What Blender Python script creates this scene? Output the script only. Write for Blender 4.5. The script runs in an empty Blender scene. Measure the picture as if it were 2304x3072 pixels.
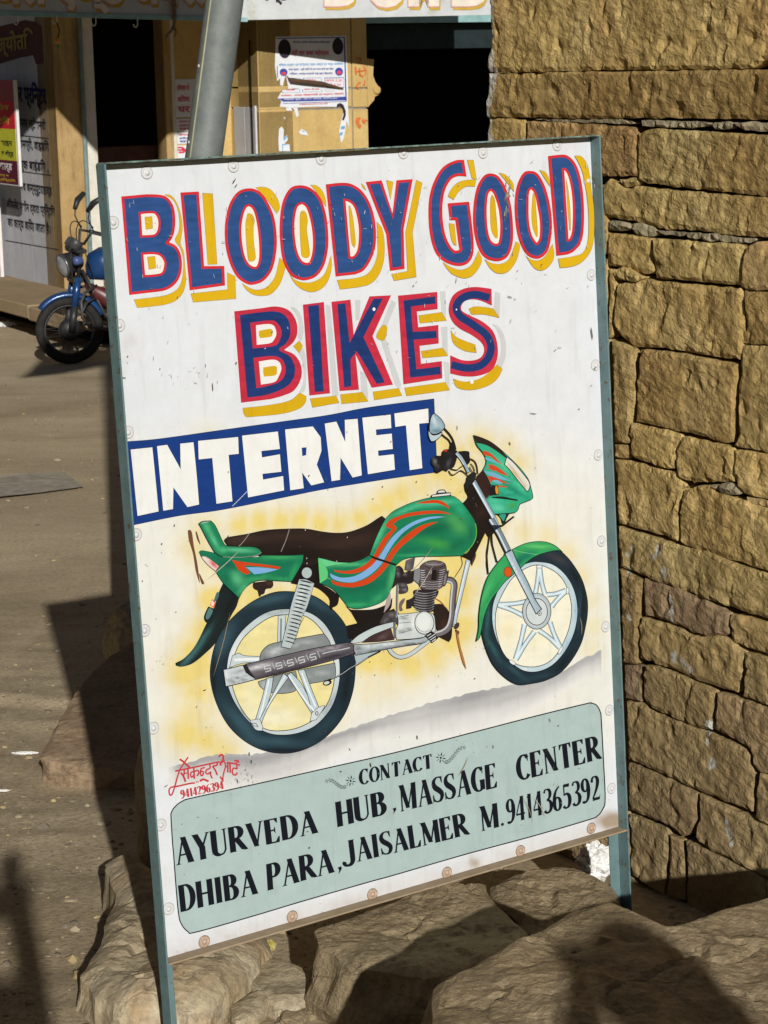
import bpy, math, random
import numpy as np
from mathutils import Vector, Matrix, noise
from mathutils.geometry import tessellate_polygon, delaunay_2d_cdt

random.seed(7)
rng = np.random.default_rng(7)
SC = bpy.context.scene
COL = SC.collection

# ------------------------------------------------------------------ camera
CAMH = 1.5                       # lens height over the ground by the sign
FOC = 6400.0                     # focal length in photograph pixels
PCX, PCY = 1152.0, 1536.0
ROLL = 0.019
PITCH = math.atan((PCY - 170) * math.cos(ROLL) / FOC)
_f = np.array([0, math.cos(PITCH), -math.sin(PITCH)])
_r = np.array([1.0, 0, 0])
_d = np.array([0, -math.sin(PITCH), -math.cos(PITCH)])
_c, _s = math.cos(ROLL), math.sin(ROLL)
IX = _c * _r + _s * _d
IY = -_s * _r + _c * _d
EYE = np.array([0.0, 0.0, CAMH])


def ray(x, y):
    return _f + IX * ((x - PCX) / FOC) + IY * ((y - PCY) / FOC)


cam = bpy.data.objects.new('camera', bpy.data.cameras.new('camera'))
COL.objects.link(cam)
cam.data.sensor_fit = 'VERTICAL'
cam.data.sensor_height = 36.0
cam.data.lens = FOC / 3072 * 36.0
cam.data.clip_start = 0.05
cam.data.clip_end = 400
cam.data.dof.use_dof = True
cam.data.dof.focus_distance = 3.5
cam.data.dof.aperture_fstop = 38.0
_m = Matrix.Identity(4)
for _i in range(3):
    _m[_i][0] = IX[_i]
    _m[_i][1] = -IY[_i]
    _m[_i][2] = -_f[_i]
    _m[_i][3] = EYE[_i]
cam.matrix_world = _m
SC.camera = cam

# ------------------------------------------------------------------ light
SUN_TRAVEL = ray(29, 2665)
SUN_TRAVEL = SUN_TRAVEL / np.linalg.norm(SUN_TRAVEL)
TO_SUN = -SUN_TRAVEL
sun = bpy.data.objects.new('sun', bpy.data.lights.new('sun', 'SUN'))
COL.objects.link(sun)
sun.data.energy = 5.0
sun.data.angle = math.radians(0.53)
sun.data.color = (1.0, 0.965, 0.90)
sun.rotation_euler = Vector(SUN_TRAVEL).to_track_quat('-Z', 'Y').to_euler()
W = bpy.data.worlds.new('World')
SC.world = W
W.use_nodes = True
_n = W.node_tree.nodes
_n.clear()
_sky = _n.new('ShaderNodeTexSky')
_sky.sky_type = 'NISHITA'
_sky.sun_disc = False
_sky.sun_elevation = math.asin(TO_SUN[2])
_sky.sun_rotation = math.atan2(TO_SUN[0], TO_SUN[1])
_sky.air_density = 0.6
_sky.dust_density = 0.2
_bg = _n.new('ShaderNodeBackground')
_bg.inputs['Strength'].default_value = 0.05
_wo = _n.new('ShaderNodeOutputWorld')
W.node_tree.links.new(_sky.outputs[0], _bg.inputs[0])
W.node_tree.links.new(_bg.outputs[0], _wo.inputs[0])
SC.view_settings.view_transform = 'Standard'
SC.view_settings.look = 'None'
SC.view_settings.gamma = 1.0
SC.view_settings.exposure = -0.2
SC.view_settings.use_curve_mapping = False
SC.render.engine = 'CYCLES'
SC.cycles.max_bounces = 6
SC.cycles.diffuse_bounces = 2
SC.cycles.use_denoising = True


# ------------------------------------------------------------------ helpers
def lin(c):
    out = []
    for v in c[:3]:
        v = v / 255.0
        out.append(v / 12.92 if v <= 0.04045 else ((v + 0.055) / 1.055) ** 2.4)
    return out


def at(x, y, Y):
    """the point of the place that lies Y metres ahead in the direction of a pixel"""
    r = ray(x, y)
    return EYE + r * (Y / r[1])


def on_plane(x, y, p0, n):
    r = ray(x, y)
    return EYE + r * (np.dot(np.asarray(p0) - EYE, n) / np.dot(r, n))


def ground_z(X, Y):
    t = max(0.0, min(Y, 60) - 3.0)
    return -0.105 * min(t, 4.6) - 0.0585 * max(0.0, min(t, 14.8) - 4.6) - 0.010 * max(0.0, t - 14.8)


def on_ground(x, y):
    r = ray(x, y)
    Y = 5.0
    for _ in range(60):
        z = ground_z(0, Y)
        Y = 0.5 * Y + 0.5 * (z - CAMH) * r[1] / r[2]
    return EYE + r * (Y / r[1])


def mesh_obj(name, verts, faces, mat, parent=None, smooth=False, cols=None):
    me = bpy.data.meshes.new(name)
    me.from_pydata([tuple(float(c) for c in v) for v in verts], [], [tuple(int(i) for i in f) for f in faces])
    if cols is not None:
        a = me.color_attributes.new('Col', 'FLOAT_COLOR', 'POINT')
        arr = np.ones((len(verts), 4), dtype=np.float32)
        arr[:, :3] = np.asarray(cols, dtype=np.float32)[:, :3]
        a.data.foreach_set('color', arr.ravel())
    if smooth:
        me.polygons.foreach_set('use_smooth', [True] * len(me.polygons))
    me.update()
    if mat is not None:
        me.materials.append(mat)
    o = bpy.data.objects.new(name, me)
    COL.objects.link(o)
    if parent is not None:
        o.parent = parent
    return o


def empty(name, label, cat, loc=(0, 0, 0), group=None):
    o = bpy.data.objects.new(name, None)
    COL.objects.link(o)
    o.location = tuple(float(v) for v in loc)
    tag(o, label, cat, group)
    return o


def tag(o, label=None, cat=None, group=None, kind=None):
    if label:
        o['label'] = label
    if cat:
        o['category'] = cat
    if group:
        o['group'] = group
    if kind:
        o['kind'] = kind
    return o


class MB:
    """collects boxes, tubes, lathes into one mesh"""

    def __init__(s, org=(0, 0, 0)):
        s.v, s.f, s.o = [], [], np.asarray(org, float)

    def add(s, v, f):
        b = len(s.v)
        s.v += [np.asarray(p, float) - s.o for p in v]
        s.f += [tuple(i + b for i in q) for q in f]

    def box(s, c, size, ax=None, bev=0.0):
        ax = np.eye(3) if ax is None else np.asarray(ax, float)
        h = np.asarray(size, float) / 2
        c = np.asarray(c, float)
        b = min(bev, h.min() * 0.9)
        if b <= 0:
            P = [c + ax.T @ (h * np.array(q)) for q in
                 ((-1, -1, -1), (1, -1, -1), (1, 1, -1), (-1, 1, -1), (-1, -1, 1), (1, -1, 1), (1, 1, 1), (-1, 1, 1))]
            s.add(P, [(3, 2, 1, 0), (4, 5, 6, 7), (0, 1, 5, 4), (1, 2, 6, 5), (2, 3, 7, 6), (3, 0, 4, 7)])
            return
        P, F, idx = [], [], {}
        for sx in (-1, 1):
            for sy in (-1, 1):
                for sz in (-1, 1):
                    for a in range(3):
                        q = np.array([sx, sy, sz]) * (h - b)
                        q[a] += (sx, sy, sz)[a] * b
                        idx[(sx, sy, sz, a)] = len(P)
                        P.append(c + ax.T @ q)
        for a in range(3):
            o1, o2 = [k for k in range(3) if k != a]
            for sg in (-1, 1):
                q = []
                for u, w in ((-1, -1), (1, -1), (1, 1), (-1, 1)):
                    t = [0, 0, 0]
                    t[a], t[o1], t[o2] = sg, u, w
                    q.append(idx[(t[0], t[1], t[2], a)])
                F.append(q if (sg > 0) == (a != 1) else q[::-1])
        for a in range(3):
            o1, o2 = [k for k in range(3) if k != a]
            for u in (-1, 1):
                for w in (-1, 1):
                    t0, t1 = [0, 0, 0], [0, 0, 0]
                    t0[a], t0[o1], t0[o2] = -1, u, w
                    t1[a], t1[o1], t1[o2] = 1, u, w
                    F.append([idx[(*t0, o1)], idx[(*t1, o1)], idx[(*t1, o2)], idx[(*t0, o2)]])
        for sx in (-1, 1):
            for sy in (-1, 1):
                for sz in (-1, 1):
                    F.append([idx[(sx, sy, sz, 0)], idx[(sx, sy, sz, 1)], idx[(sx, sy, sz, 2)]])
        s.add(P, F)

    def tube(s, pts, r, n=8, cap=True):
        pts = [np.asarray(p, float) for p in pts]
        rs = r if isinstance(r, (list, tuple)) else [r] * len(pts)
        V, F = [], []
        up = None
        for i, p in enumerate(pts):
            a = pts[max(0, i - 1)]
            b = pts[min(len(pts) - 1, i + 1)]
            t = (b - a) / (np.linalg.norm(b - a) + 1e-12)
            if up is None:
                up = np.array([0, 0, 1.0]) if abs(t[2]) < 0.9 else np.array([1.0, 0, 0])
            u = up - t * np.dot(up, t)
            u /= np.linalg.norm(u) + 1e-12
            up = u
            w = np.cross(t, u)
            for k in range(n):
                an = 2 * math.pi * k / n
                V.append(p + (u * math.cos(an) + w * math.sin(an)) * rs[i])
        for i in range(len(pts) - 1):
            for k in range(n):
                F.append((i * n + k, i * n + (k + 1) % n, (i + 1) * n + (k + 1) % n, (i + 1) * n + k))
        if cap:
            F.append(tuple(range(n))[::-1])
            F.append(tuple((len(pts) - 1) * n + k for k in range(n)))
        s.add(V, F)

    def lathe(s, c, axis, prof, n=24, closed=False):
        """prof: list of (radius, height along axis)"""
        c = np.asarray(c, float)
        ax = np.asarray(axis, float)
        ax = ax / np.linalg.norm(ax)
        u = np.cross(ax, [0, 0, 1.0])
        if np.linalg.norm(u) < 0.1:
            u = np.cross(ax, [1.0, 0, 0])
        u /= np.linalg.norm(u)
        w = np.cross(ax, u)
        V, F = [], []
        for (r, h) in prof:
            for k in range(n):
                a = 2 * math.pi * k / n
                V.append(c + ax * h + (u * math.cos(a) + w * math.sin(a)) * r)
        m = len(prof)
        for i in range(m if closed else m - 1):
            j = (i + 1) % m
            for k in range(n):
                F.append((i * n + k, i * n + (k + 1) % n, j * n + (k + 1) % n, j * n + k))
        s.add(V, F)

    def build(s, name, mat, parent=None, smooth=False, cols=None):
        return mesh_obj(name, s.v, s.f, mat, parent, smooth, cols)


def fbm(p, oct=4, lac=2.1, gain=0.5):
    v, a = 0.0, 1.0
    p = Vector(p)
    for _ in range(oct):
        v += a * noise.noise(p)
        p = p * lac
        a *= gain
    return v


def fbm_np(P, scale, oct=4):
    return np.array([fbm(Vector(p) * scale, oct) for p in P])


# ------------------------------------------------------------------ materials
def material(name, build, rough=0.6, spec=0.3, metal=0.0):
    m = bpy.data.materials.new(name)
    m.use_nodes = True
    nt = m.node_tree
    bs = nt.nodes['Principled BSDF']
    bs.inputs['Roughness'].default_value = rough
    bs.inputs['Specular IOR Level'].default_value = spec
    bs.inputs['Metallic'].default_value = metal
    build(nt, bs)
    return m


def nd(nt, kind, **kw):
    n = nt.nodes.new(kind)
    for k, v in kw.items():
        setattr(n, k, v)
    return n


def ntex(nt, scale, detail=6, rough=0.6, vec=None, dist=0.0):
    n = nd(nt, 'ShaderNodeTexNoise')
    n.inputs['Scale'].default_value = scale
    n.inputs['Detail'].default_value = detail
    n.inputs['Roughness'].default_value = rough
    n.inputs['Distortion'].default_value = dist
    if vec is not None:
        nt.links.new(vec, n.inputs['Vector'])
    return n


def ramp(nt, fac, stops):
    n = nd(nt, 'ShaderNodeValToRGB')
    el = n.color_ramp.elements
    while len(el) < len(stops):
        el.new(0.5)
    for e, (p, c) in zip(el, stops):
        e.position = p
        e.color = (*c, 1) if len(c) == 3 else c
    nt.links.new(fac, n.inputs['Fac'])
    return n


def mixc(nt, fac, a, b, mode='MIX'):
    n = nd(nt, 'ShaderNodeMix', data_type='RGBA', blend_type=mode)
    for sock, v in ((n.inputs[0], fac), (n.inputs[6], a), (n.inputs[7], b)):
        if isinstance(v, bpy.types.NodeSocket):
            nt.links.new(v, sock)
        elif isinstance(v, (int, float)):
            sock.default_value = v
        else:
            sock.default_value = (*v[:3], 1)
    return n.outputs[2]


def mathn(nt, op, a, b=0.5, clamp=False):
    n = nd(nt, 'ShaderNodeMath', operation=op, use_clamp=clamp)
    for sock, v in zip(n.inputs, (a, b)):
        if isinstance(v, bpy.types.NodeSocket):
            nt.links.new(v, sock)
        else:
            sock.default_value = v
    return n.outputs[0]


def bump(nt, bs, height, dist, strength=1.0):
    b = nd(nt, 'ShaderNodeBump')
    b.inputs['Distance'].default_value = dist
    b.inputs['Strength'].default_value = strength
    nt.links.new(height, b.inputs['Height'])
    nt.links.new(b.outputs[0], bs.inputs['Normal'])
    return b


def coords(nt, which='Object', scale=None):
    t = nd(nt, 'ShaderNodeTexCoord')
    if scale is None:
        return t.outputs[which]
    mp = nd(nt, 'ShaderNodeMapping')
    mp.inputs['Scale'].default_value = scale
    nt.links.new(t.outputs[which], mp.inputs[0])
    return mp.outputs[0]


def simple(name, rgb, rough=0.6, spec=0.3, metal=0.0, var=0.25, scale=8.0, bumpd=0.0, dirt=None, dirt_amt=0.5):
    """plain colour with uneven wear"""
    def b(nt, bs):
        v = coords(nt)
        n1 = ntex(nt, scale, 6, 0.65, v)
        c0 = [c * (1 - var) for c in rgb]
        c1 = [min(1, c * (1 + var)) for c in rgb]
        out = ramp(nt, n1.outputs[0], [(0.3, c0), (0.7, c1)]).outputs[0]
        if dirt is not None:
            n2 = ntex(nt, scale * 0.45, 8, 0.75, v, 0.6)
            f = ramp(nt, n2.outputs[0], [(0.62 - dirt_amt * 0.25, (0, 0, 0)), (0.72, (1, 1, 1))]).outputs[0]
            out = mixc(nt, f, out, dirt)
        nt.links.new(out, bs.inputs['Base Color'])
        if bumpd:
            bump(nt, bs, ntex(nt, scale * 5, 6, 0.7, v).outputs[0], bumpd)
    return material(name, b, rough, spec, metal)

# ================================================================== the sign board
_c4 = ((318.5, 493.5), (1798.4, 409.5), (1883, 2494), (506, 2898))
_rr = [ray(*p) for p in _c4]
_sol = np.linalg.solve(np.stack([-_rr[1], _rr[2], -_rr[3]], 1), -_rr[0])
_P = [_rr[0], _rr[1] * _sol[0], _rr[2] * _sol[1], _rr[3] * _sol[2]]
_k = 1.22 / np.linalg.norm(_P[3] - _P[0])
BTL, BTR, BBR, BBL = [EYE + p * _k for p in _P]
BU = BTR - BTL
BWID = np.linalg.norm(BU)
BU = BU / BWID
BV = (BBL - BTL)
BHEI = np.linalg.norm(BV)
BV = BV / BHEI                               # down the board
BN = np.cross(BV, BU)
BN /= np.linalg.norm(BN)                     # out of the board, towards the street
if BN[1] > 0:
    BN = -BN
FLANGE = 0.024
PANEL0 = BTL - BN * FLANGE                   # a point of the painted face

# the paint is laid on the panel in the panel's own plane (u across, v down)


def board_xyz(px, py, lift=0.0):
    px = np.asarray(px, float)
    py = np.asarray(py, float)
    d = _f[None, :] + IX[None, :] * ((px - PCX) / FOC)[:, None] + IY[None, :] * ((py - PCY) / FOC)[:, None]
    p0 = PANEL0 + BN * lift
    t = np.dot(p0 - EYE, BN) / (d @ BN)
    return EYE[None, :] + d * t[:, None]


def spline(txt, closed=True, k=6, corners=None):
    pts, cor = [], []
    for tok in txt.split():
        c = tok.endswith('*')
        tok = tok.rstrip('*')
        a = [float(v) for v in tok.split(',')]
        pts.append(np.array(a))
        cor.append(c)
    n = len(pts)
    out = []
    segs = range(n) if closed else range(n - 1)
    for i in segs:
        p1, p2 = pts[i], pts[(i + 1) % n]
        c1, c2 = cor[i], cor[(i + 1) % n]
        if c1 and c2:
            out.append(p1)
            continue
        if not closed and i == 0 or c1:
            p0 = p1 - (p2 - p1) * 0.5
        else:
            p0 = pts[i - 1]
        if (not closed and i == n - 2) or c2:
            p3 = p2 + (p2 - p1) * 0.5
        else:
            p3 = pts[(i + 2) % n]
        for j in range(k):
            t = j / k
            out.append(0.5 * ((2 * p1) + (-p0 + p2) * t + (2 * p0 - 5 * p1 + 4 * p2 - p3) * t * t +
                              (-p0 + 3 * p1 - 3 * p2 + p3) * t ** 3))
    if not closed:
        out.append(pts[-1])
    res = [out[0]]
    for q in out[1:]:
        if np.linalg.norm(q[:2] - res[-1][:2]) > 1e-3:
            res.append(q)
    if closed and np.linalg.norm(res[0][:2] - res[-1][:2]) < 1e-3:
        res.pop()
    return np.array(res)


def area(P):
    x, y = P[:, 0], P[:, 1]
    return 0.5 * np.sum(x * np.roll(y, -1) - np.roll(x, -1) * y)


def inset(P, w):
    """offset a closed outline inwards by w"""
    a = area(P)
    n = len(P)
    prv, nxt = np.roll(P, 1, 0), np.roll(P, -1, 0)
    e1 = P - prv
    e2 = nxt - P
    e1 /= np.linalg.norm(e1, axis=1)[:, None] + 1e-9
    e2 /= np.linalg.norm(e2, axis=1)[:, None] + 1e-9
    sg = 1 if a > 0 else -1
    n1 = np.stack([-e1[:, 1], e1[:, 0]], 1) * sg
    n2 = np.stack([-e2[:, 1], e2[:, 0]], 1) * sg
    m = n1 + n2
    L = np.linalg.norm(m, axis=1)
    m = m / (L[:, None] + 1e-9)
    sc = 1 / np.maximum(0.45, L / 2)
    return P + m * (w * sc)[:, None]


class Art:
    """flat paint: outlines traced in the plane of the board, one thin coat above the other"""
    STEP = 2.0e-5

    def __init__(s, base=0.0002):
        s.v, s.f, s.c, s.lift = [], [], [], base
        s.nv = 0
        s.crop = (0, 0, 1)

    def use(s, x0, y0, sc):
        s.crop = (x0, y0, sc)

    def nat(s, P):
        x0, y0, sc = s.crop
        P = np.asarray(P, float).copy()
        P[:, 0] = P[:, 0] / sc + x0
        P[:, 1] = P[:, 1] / sc + y0
        return P

    def put(s, P, tris, col, layer=True):
        if layer:
            s.lift += s.STEP
        s.v.append(board_xyz(P[:, 0], P[:, 1], s.lift))
        s.f += [(a + s.nv, b + s.nv, c + s.nv) for a, b, c in tris]
        C = np.asarray(col, float)
        if C.ndim == 1:
            C = np.tile(C, (len(P), 1))
        s.c.append(C)
        s.nv += len(P)

    def poly(s, txt, col, fine=0, blobs=None, grain=0.0, k=6, native=None, closed=True, ins=0):
        P = native if native is not None else s.nat(spline(txt, True, k))
        if ins:
            P = inset(P, ins)
        base = np.array(lin(col))
        if not fine:
            t = tessellate_polygon([[Vector((p[0], p[1], 0)) for p in P]])
            cc = np.tile(base, (len(P), 1))
            s.put(P, t, cc)
            return P
        x0, y0 = P.min(0)
        x1, y1 = P.max(0)
        gx, gy = np.meshgrid(np.arange(x0 + fine / 2, x1, fine), np.arange(y0 + fine / 2, y1, fine))
        G = np.stack([gx.ravel(), gy.ravel()], 1)
        G += rng.uniform(-0.2, 0.2, G.shape) * fine
        n = len(P)
        allp = [Vector(p) for p in P] + [Vector(g) for g in G]
        V, E, F, _, _, _ = delaunay_2d_cdt(allp, [(i, (i + 1) % n) for i in range(n)], [list(range(n))], 1, 1e-4)
        Q = np.array([(v[0], v[1]) for v in V])
        C = np.tile(base, (len(Q), 1))
        if blobs:
            for (bx, by, rx, ry, ang, bc, st) in blobs:
                q = s.nat(np.array([[bx, by]]))[0]
                rx2, ry2 = rx / s.crop[2], ry / s.crop[2]
                ca, sa = math.cos(math.radians(ang)), math.sin(math.radians(ang))
                dx, dy = Q[:, 0] - q[0], Q[:, 1] - q[1]
                u = (dx * ca + dy * sa) / rx2
                w = (-dx * sa + dy * ca) / ry2
                f = st * np.exp(-(u * u + w * w) * 1.2)
                C = C * (1 - f[:, None]) + np.array(lin(bc)) * f[:, None]
        if grain:
            g = np.array([noise.noise(Vector((q[0] * 0.02, q[1] * 0.09, 3))) for q in Q])
            C = C * (1 + grain * g[:, None])
        s.put(Q, [tuple(f) for f in F if len(f) == 3], np.clip(C, 0, 1))
        return P

    def stroke(s, txt, w, col, native=None, smooth=True, col2=None, k=5, taper=False):
        """a brush stroke; points x,y or x,y,w"""
        if native is None:
            raw = spline(txt, False, k if smooth else 1)
        else:
            raw = np.asarray(native, float)
        ws = raw[:, 2] if raw.shape[1] > 2 else np.full(len(raw), float(w))
        P = s.nat(raw[:, :2])
        ws = ws / s.crop[2]
        if taper:
            t = np.linspace(0, 1, len(P))
            ws = ws * np.clip(np.minimum(t, 1 - t) * 4, 0.15, 1)
        T = np.gradient(P, axis=0)
        T /= np.linalg.norm(T, axis=1)[:, None] + 1e-9
        N = np.stack([-T[:, 1], T[:, 0]], 1)
        L = P + N * ws[:, None] / 2
        R = P - N * ws[:, None] / 2
        n = len(P)
        Q = np.concatenate([L, R])
        tr = []
        for i in range(n - 1):
            tr += [(i, i + 1, n + i + 1), (i, n + i + 1, n + i)]
        C = np.tile(np.array(lin(col)), (2 * n, 1))
        s.put(Q, tr, C)

    def ell(s, x, y, rx, ry, col, ang=0, n=28, ins=0):
        a = np.linspace(0, 2 * math.pi, n, endpoint=False)
        ca, sa = math.cos(math.radians(ang)), math.sin(math.radians(ang))
        X = rx * np.cos(a)
        Y = ry * np.sin(a)
        P = s.nat(np.stack([x + X * ca - Y * sa, y + X * sa + Y * ca], 1))
        s.put(P, [(0, i, i + 1) for i in range(1, n - 1)], lin(col))

    def outline(s, P, w, col):
        """a dark line round an outline (native pixels)"""
        n = len(P)
        A = inset(P, -w / 2)
        B = inset(P, w / 2)
        Q = np.concatenate([A, B])
        tr = []
        for i in range(n):
            j = (i + 1) % n
            tr += [(i, j, n + j), (i, n + j, n + i)]
        s.put(Q, tr, lin(col))

    def build(s, name, mat, parent):
        V = np.concatenate(s.v) - SIGN_ORG
        C = np.concatenate(s.c)
        o = mesh_obj(name, V, s.f, mat, parent, False, C)
        return o


# ---- paint materials


def _paint(nt, bs):
    at_ = nd(nt, 'ShaderNodeVertexColor', layer_name='Col')
    v = coords(nt, 'Object')
    n1 = ntex(nt, 26, 6, 0.7, v)
    f1 = ramp(nt, n1.outputs[0], [(0.25, (0.90, 0.895, 0.885)), (0.7, (1, 1, 1))]).outputs[0]
    c = mixc(nt, 1.0, at_.outputs[0], f1, 'MULTIPLY')
    # faint brown water runs, longer down the panel than across it
    mp = nd(nt, 'ShaderNodeMapping')
    mp.inputs['Scale'].default_value = (30, 30, 2.2)
    nt.links.new(v, mp.inputs[0])
    n3 = ntex(nt, 2.2, 4, 0.6, mp.outputs[0])
    f3 = ramp(nt, n3.outputs[0], [(0.55, (0, 0, 0)), (0.8, (0.2, 0.2, 0.2))]).outputs[0]
    c = mixc(nt, f3, c, (0.42, 0.38, 0.31), 'MULTIPLY')
    # tiny chips and specks
    n2 = ntex(nt, 210, 3, 0.6, v)
    n2b = ntex(nt, 14, 3, 0.6, v)
    f2 = ramp(nt, mathn(nt, 'MULTIPLY', n2.outputs[0], n2b.outputs[0]), [(0.43, (0, 0, 0)), (0.45, (0.6, 0.6, 0.6))]).outputs[0]
    c = mixc(nt, f2, c, (0.17, 0.13, 0.09))
    c = mixc(nt, 1.0, c, (0.88, 0.895, 0.925), 'MULTIPLY')
    nt.links.new(c, bs.inputs['Base Color'])
    n4 = ntex(nt, 60, 4, 0.6, v)
    n5 = ntex(nt, 5, 2, 0.5, v)
    bump(nt, bs, mathn(nt, 'ADD', mathn(nt, 'MULTIPLY', n4.outputs[0], 0.1), n5.outputs[0]), 0.006, 0.6)


M_PAINT = material('enamel_paint', _paint, 0.5, 0.25)


def _steel(nt, bs):
    v = coords(nt, 'Object')
    n1 = ntex(nt, 22, 7, 0.7, v)
    c = ramp(nt, n1.outputs[0], [(0.3, (0.085, 0.155, 0.165)), (0.7, (0.15, 0.235, 0.24))]).outputs[0]
    n2 = ntex(nt, 60, 6, 0.75, v)
    f = ramp(nt, n2.outputs[0], [(0.585, (0, 0, 0)), (0.64, (1, 1, 1))]).outputs[0]
    c = mixc(nt, f, c, (0.11, 0.062, 0.035))
    nt.links.new(c, bs.inputs['Base Color'])
    bump(nt, bs, n2.outputs[0], 0.0008, 0.6)


M_STEEL = material('teal_painted_steel', _steel, 0.55, 0.35)


def _steel_worn(nt, bs):
    v = coords(nt, 'Object')
    n1 = ntex(nt, 45, 7, 0.75, v)
    c = ramp(nt, n1.outputs[0], [(0.38, (0.06, 0.045, 0.03)), (0.5, (0.13, 0.2, 0.18)), (0.7, (0.3, 0.42, 0.38))]).outputs[0]
    nt.links.new(c, bs.inputs['Base Color'])
    bump(nt, bs, n1.outputs[0], 0.001, 0.6)


M_STEEL_WORN = material('worn_teal_steel', _steel_worn, 0.6, 0.3)


def _steel_dust(nt, bs):
    v = coords(nt, 'Object')
    n1 = ntex(nt, 30, 7, 0.7, v)
    c = ramp(nt, n1.outputs[0], [(0.3, (0.27, 0.20, 0.13)), (0.66, (0.36, 0.28, 0.19)), (0.74, (0.25, 0.33, 0.30))]).outputs[0]
    nt.links.new(c, bs.inputs['Base Color'])
    bump(nt, bs, n1.outputs[0], 0.001, 0.6)


M_STEEL_DUST = material('dusty_steel', _steel_dust, 0.8, 0.15)
M_WASHER = simple('painted_washer', (0.60, 0.61, 0.62), 0.5, 0.3, var=0.08, scale=120)
M_RUST = simple('rusty_washer', (0.52, 0.42, 0.33), 0.75, 0.2, var=0.3, scale=160, dirt=(0.22, 0.1, 0.045), dirt_amt=0.9)
M_RING = simple('washer_rim_grime', (0.20, 0.15, 0.11), 0.8, 0.1, var=0.3, scale=150)

sign = empty('sign_board', 'white hand painted sign reading bloody good bikes with a green motorcycle, teal steel frame', 'sign',
             BBL + np.array([0, 0, -0.2]))
SIGN_ORG = np.array(sign.location)


def rel(V, org):
    return [np.asarray(p, float) - org for p in V]


# the panel: sheet with colour laid on vertex by vertex (soft airbrushed glow, grime)
GLOW = (232, 206, 92)


def glow_points():
    L = []

    def a(txt, r, st):
        for tok in txt.split():
            x, y = tok.split(',')
            L.append((float(x), float(y), r, st))
    # round the motorcycle, in pixels of the photograph
    a('600,1640 620,1600 660,1650 640,1700', 75, 0.55)
    a('720,1580 780,1570 840,1565 900,1560 960,1568 1020,1575 1080,1560 1130,1530', 50, 0.85)
    a('1160,1505 1210,1475 1260,1450 1310,1420 1350,1440 1380,1480', 60, 0.85)
    a('1340,1330 1370,1370 1400,1400 1440,1330 1480,1400', 60, 0.8)
    a('1460,1320 1520,1340 1560,1390', 50, 0.5)
    a('640,1800 700,1790 760,1790 830,1800 900,1790 960,1800 1010,1830 1050,1870', 55, 1.15)
    a('620,1900 660,1830 700,1860 590,1960 560,2010', 70, 1.0)
    a('720,2150 760,2090 800,2150 850,2190 900,2170 960,2120 800,2020 750,1990 930,2100 780,1900 760,1940', 85, 0.55)
    a('590,2080 580,2140 620,2220 560,2200 660,2260 600,2000', 80, 0.75)
    a('1180,1700 1240,1800 1300,1750 1340,1700 1400,1650 1430,1600 1460,1560 1200,1860 1330,1830 1380,1780', 70, 1.05)
    a('1420,1740 1400,1820 1390,1900', 55, 0.45)
    a('1100,1980 1160,1985 1230,1990 1300,1960 1350,1930 1390,1880', 62, 0.95)
    a('1110,2060 1160,2050 1220,2030', 60, 0.4)
    a('1500,1640 1570,1600 1640,1610 1700,1660 1740,1730', 45, 0.5)
    a('1770,1800 1780,1880 1770,1950', 42, 0.35)
    a('1560,1800 1620,1850 1680,1880 1600,1900 1500,1900 1560,1980 1640,1960', 70, 0.22)
    a('1700,1800 1500,1850', 60, 0.2)
    a('620,1310 1200,1300 900,1560 1260,1260', 60, 0.25)
    return L


def panel_colour(X, Y):
    n = len(X)
    C = np.tile(np.array(lin((226, 229, 232))), (n, 1))
    # slightly creamier paint on the lower two thirds
    f = np.clip((Y - 1250) / 250, 0, 1) * np.clip((2350 - Y) / 200, 0, 1) * 0.55
    C = C * (1 - f[:, None]) + np.array(lin((238, 234, 214))) * f[:, None]
    g = np.zeros(n)
    for (x, y, r, st) in glow_points():
        d2 = ((X - x) ** 2 + ((Y - y) * 0.95) ** 2) / (r * r)
        g = np.maximum(g, st * 1.2 * np.exp(-d2 * 1.25))
    wob = np.array([noise.noise(Vector((x * 0.012, y * 0.012, 0))) + 0.5 * noise.noise(Vector((x * 0.05, y * 0.03, 4))) for x, y in zip(X, Y)])
    g = np.clip(g * (1 + 0.35 * wob), 0, 1) * 0.82
    C = C * (1 - g[:, None]) + np.array(lin(GLOW)) * g[:, None]
    # grime along the bottom and rust in the lower right corner
    yb = 2870 - (X - 504) * 0.288
    d = (yb - Y)
    gr = np.clip(1 - d / 55, 0, 1) * (0.22 + 0.3 * np.clip(wob, 0, 1))
    gr = np.maximum(gr, np.clip(1 - np.hypot((X - 1835) / 75, (Y - 2465) / 42), 0, 1) * (1.0 + 0.9 * wob))
    for (x, y, rx, ry, s_) in ((1424, 2590, 22, 20, .7), (560, 2858, 8, 10, .6), (535, 2858, 4, 6, .5), (700, 2810, 40, 12, .35), (390, 1030, 26, 34, .22), (860, 2770, 60, 20, .2)):
        gr = np.maximum(gr, s_ * np.exp(-(((X - x) / rx) ** 2 + ((Y - y) / ry) ** 2)) * (1 + wob))
    gr = np.clip(gr, 0, 0.85)
    C = C * (1 - gr[:, None]) + np.array(lin((158, 132, 100))) * gr[:, None]
    return np.clip(C, 0, 1)


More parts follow.
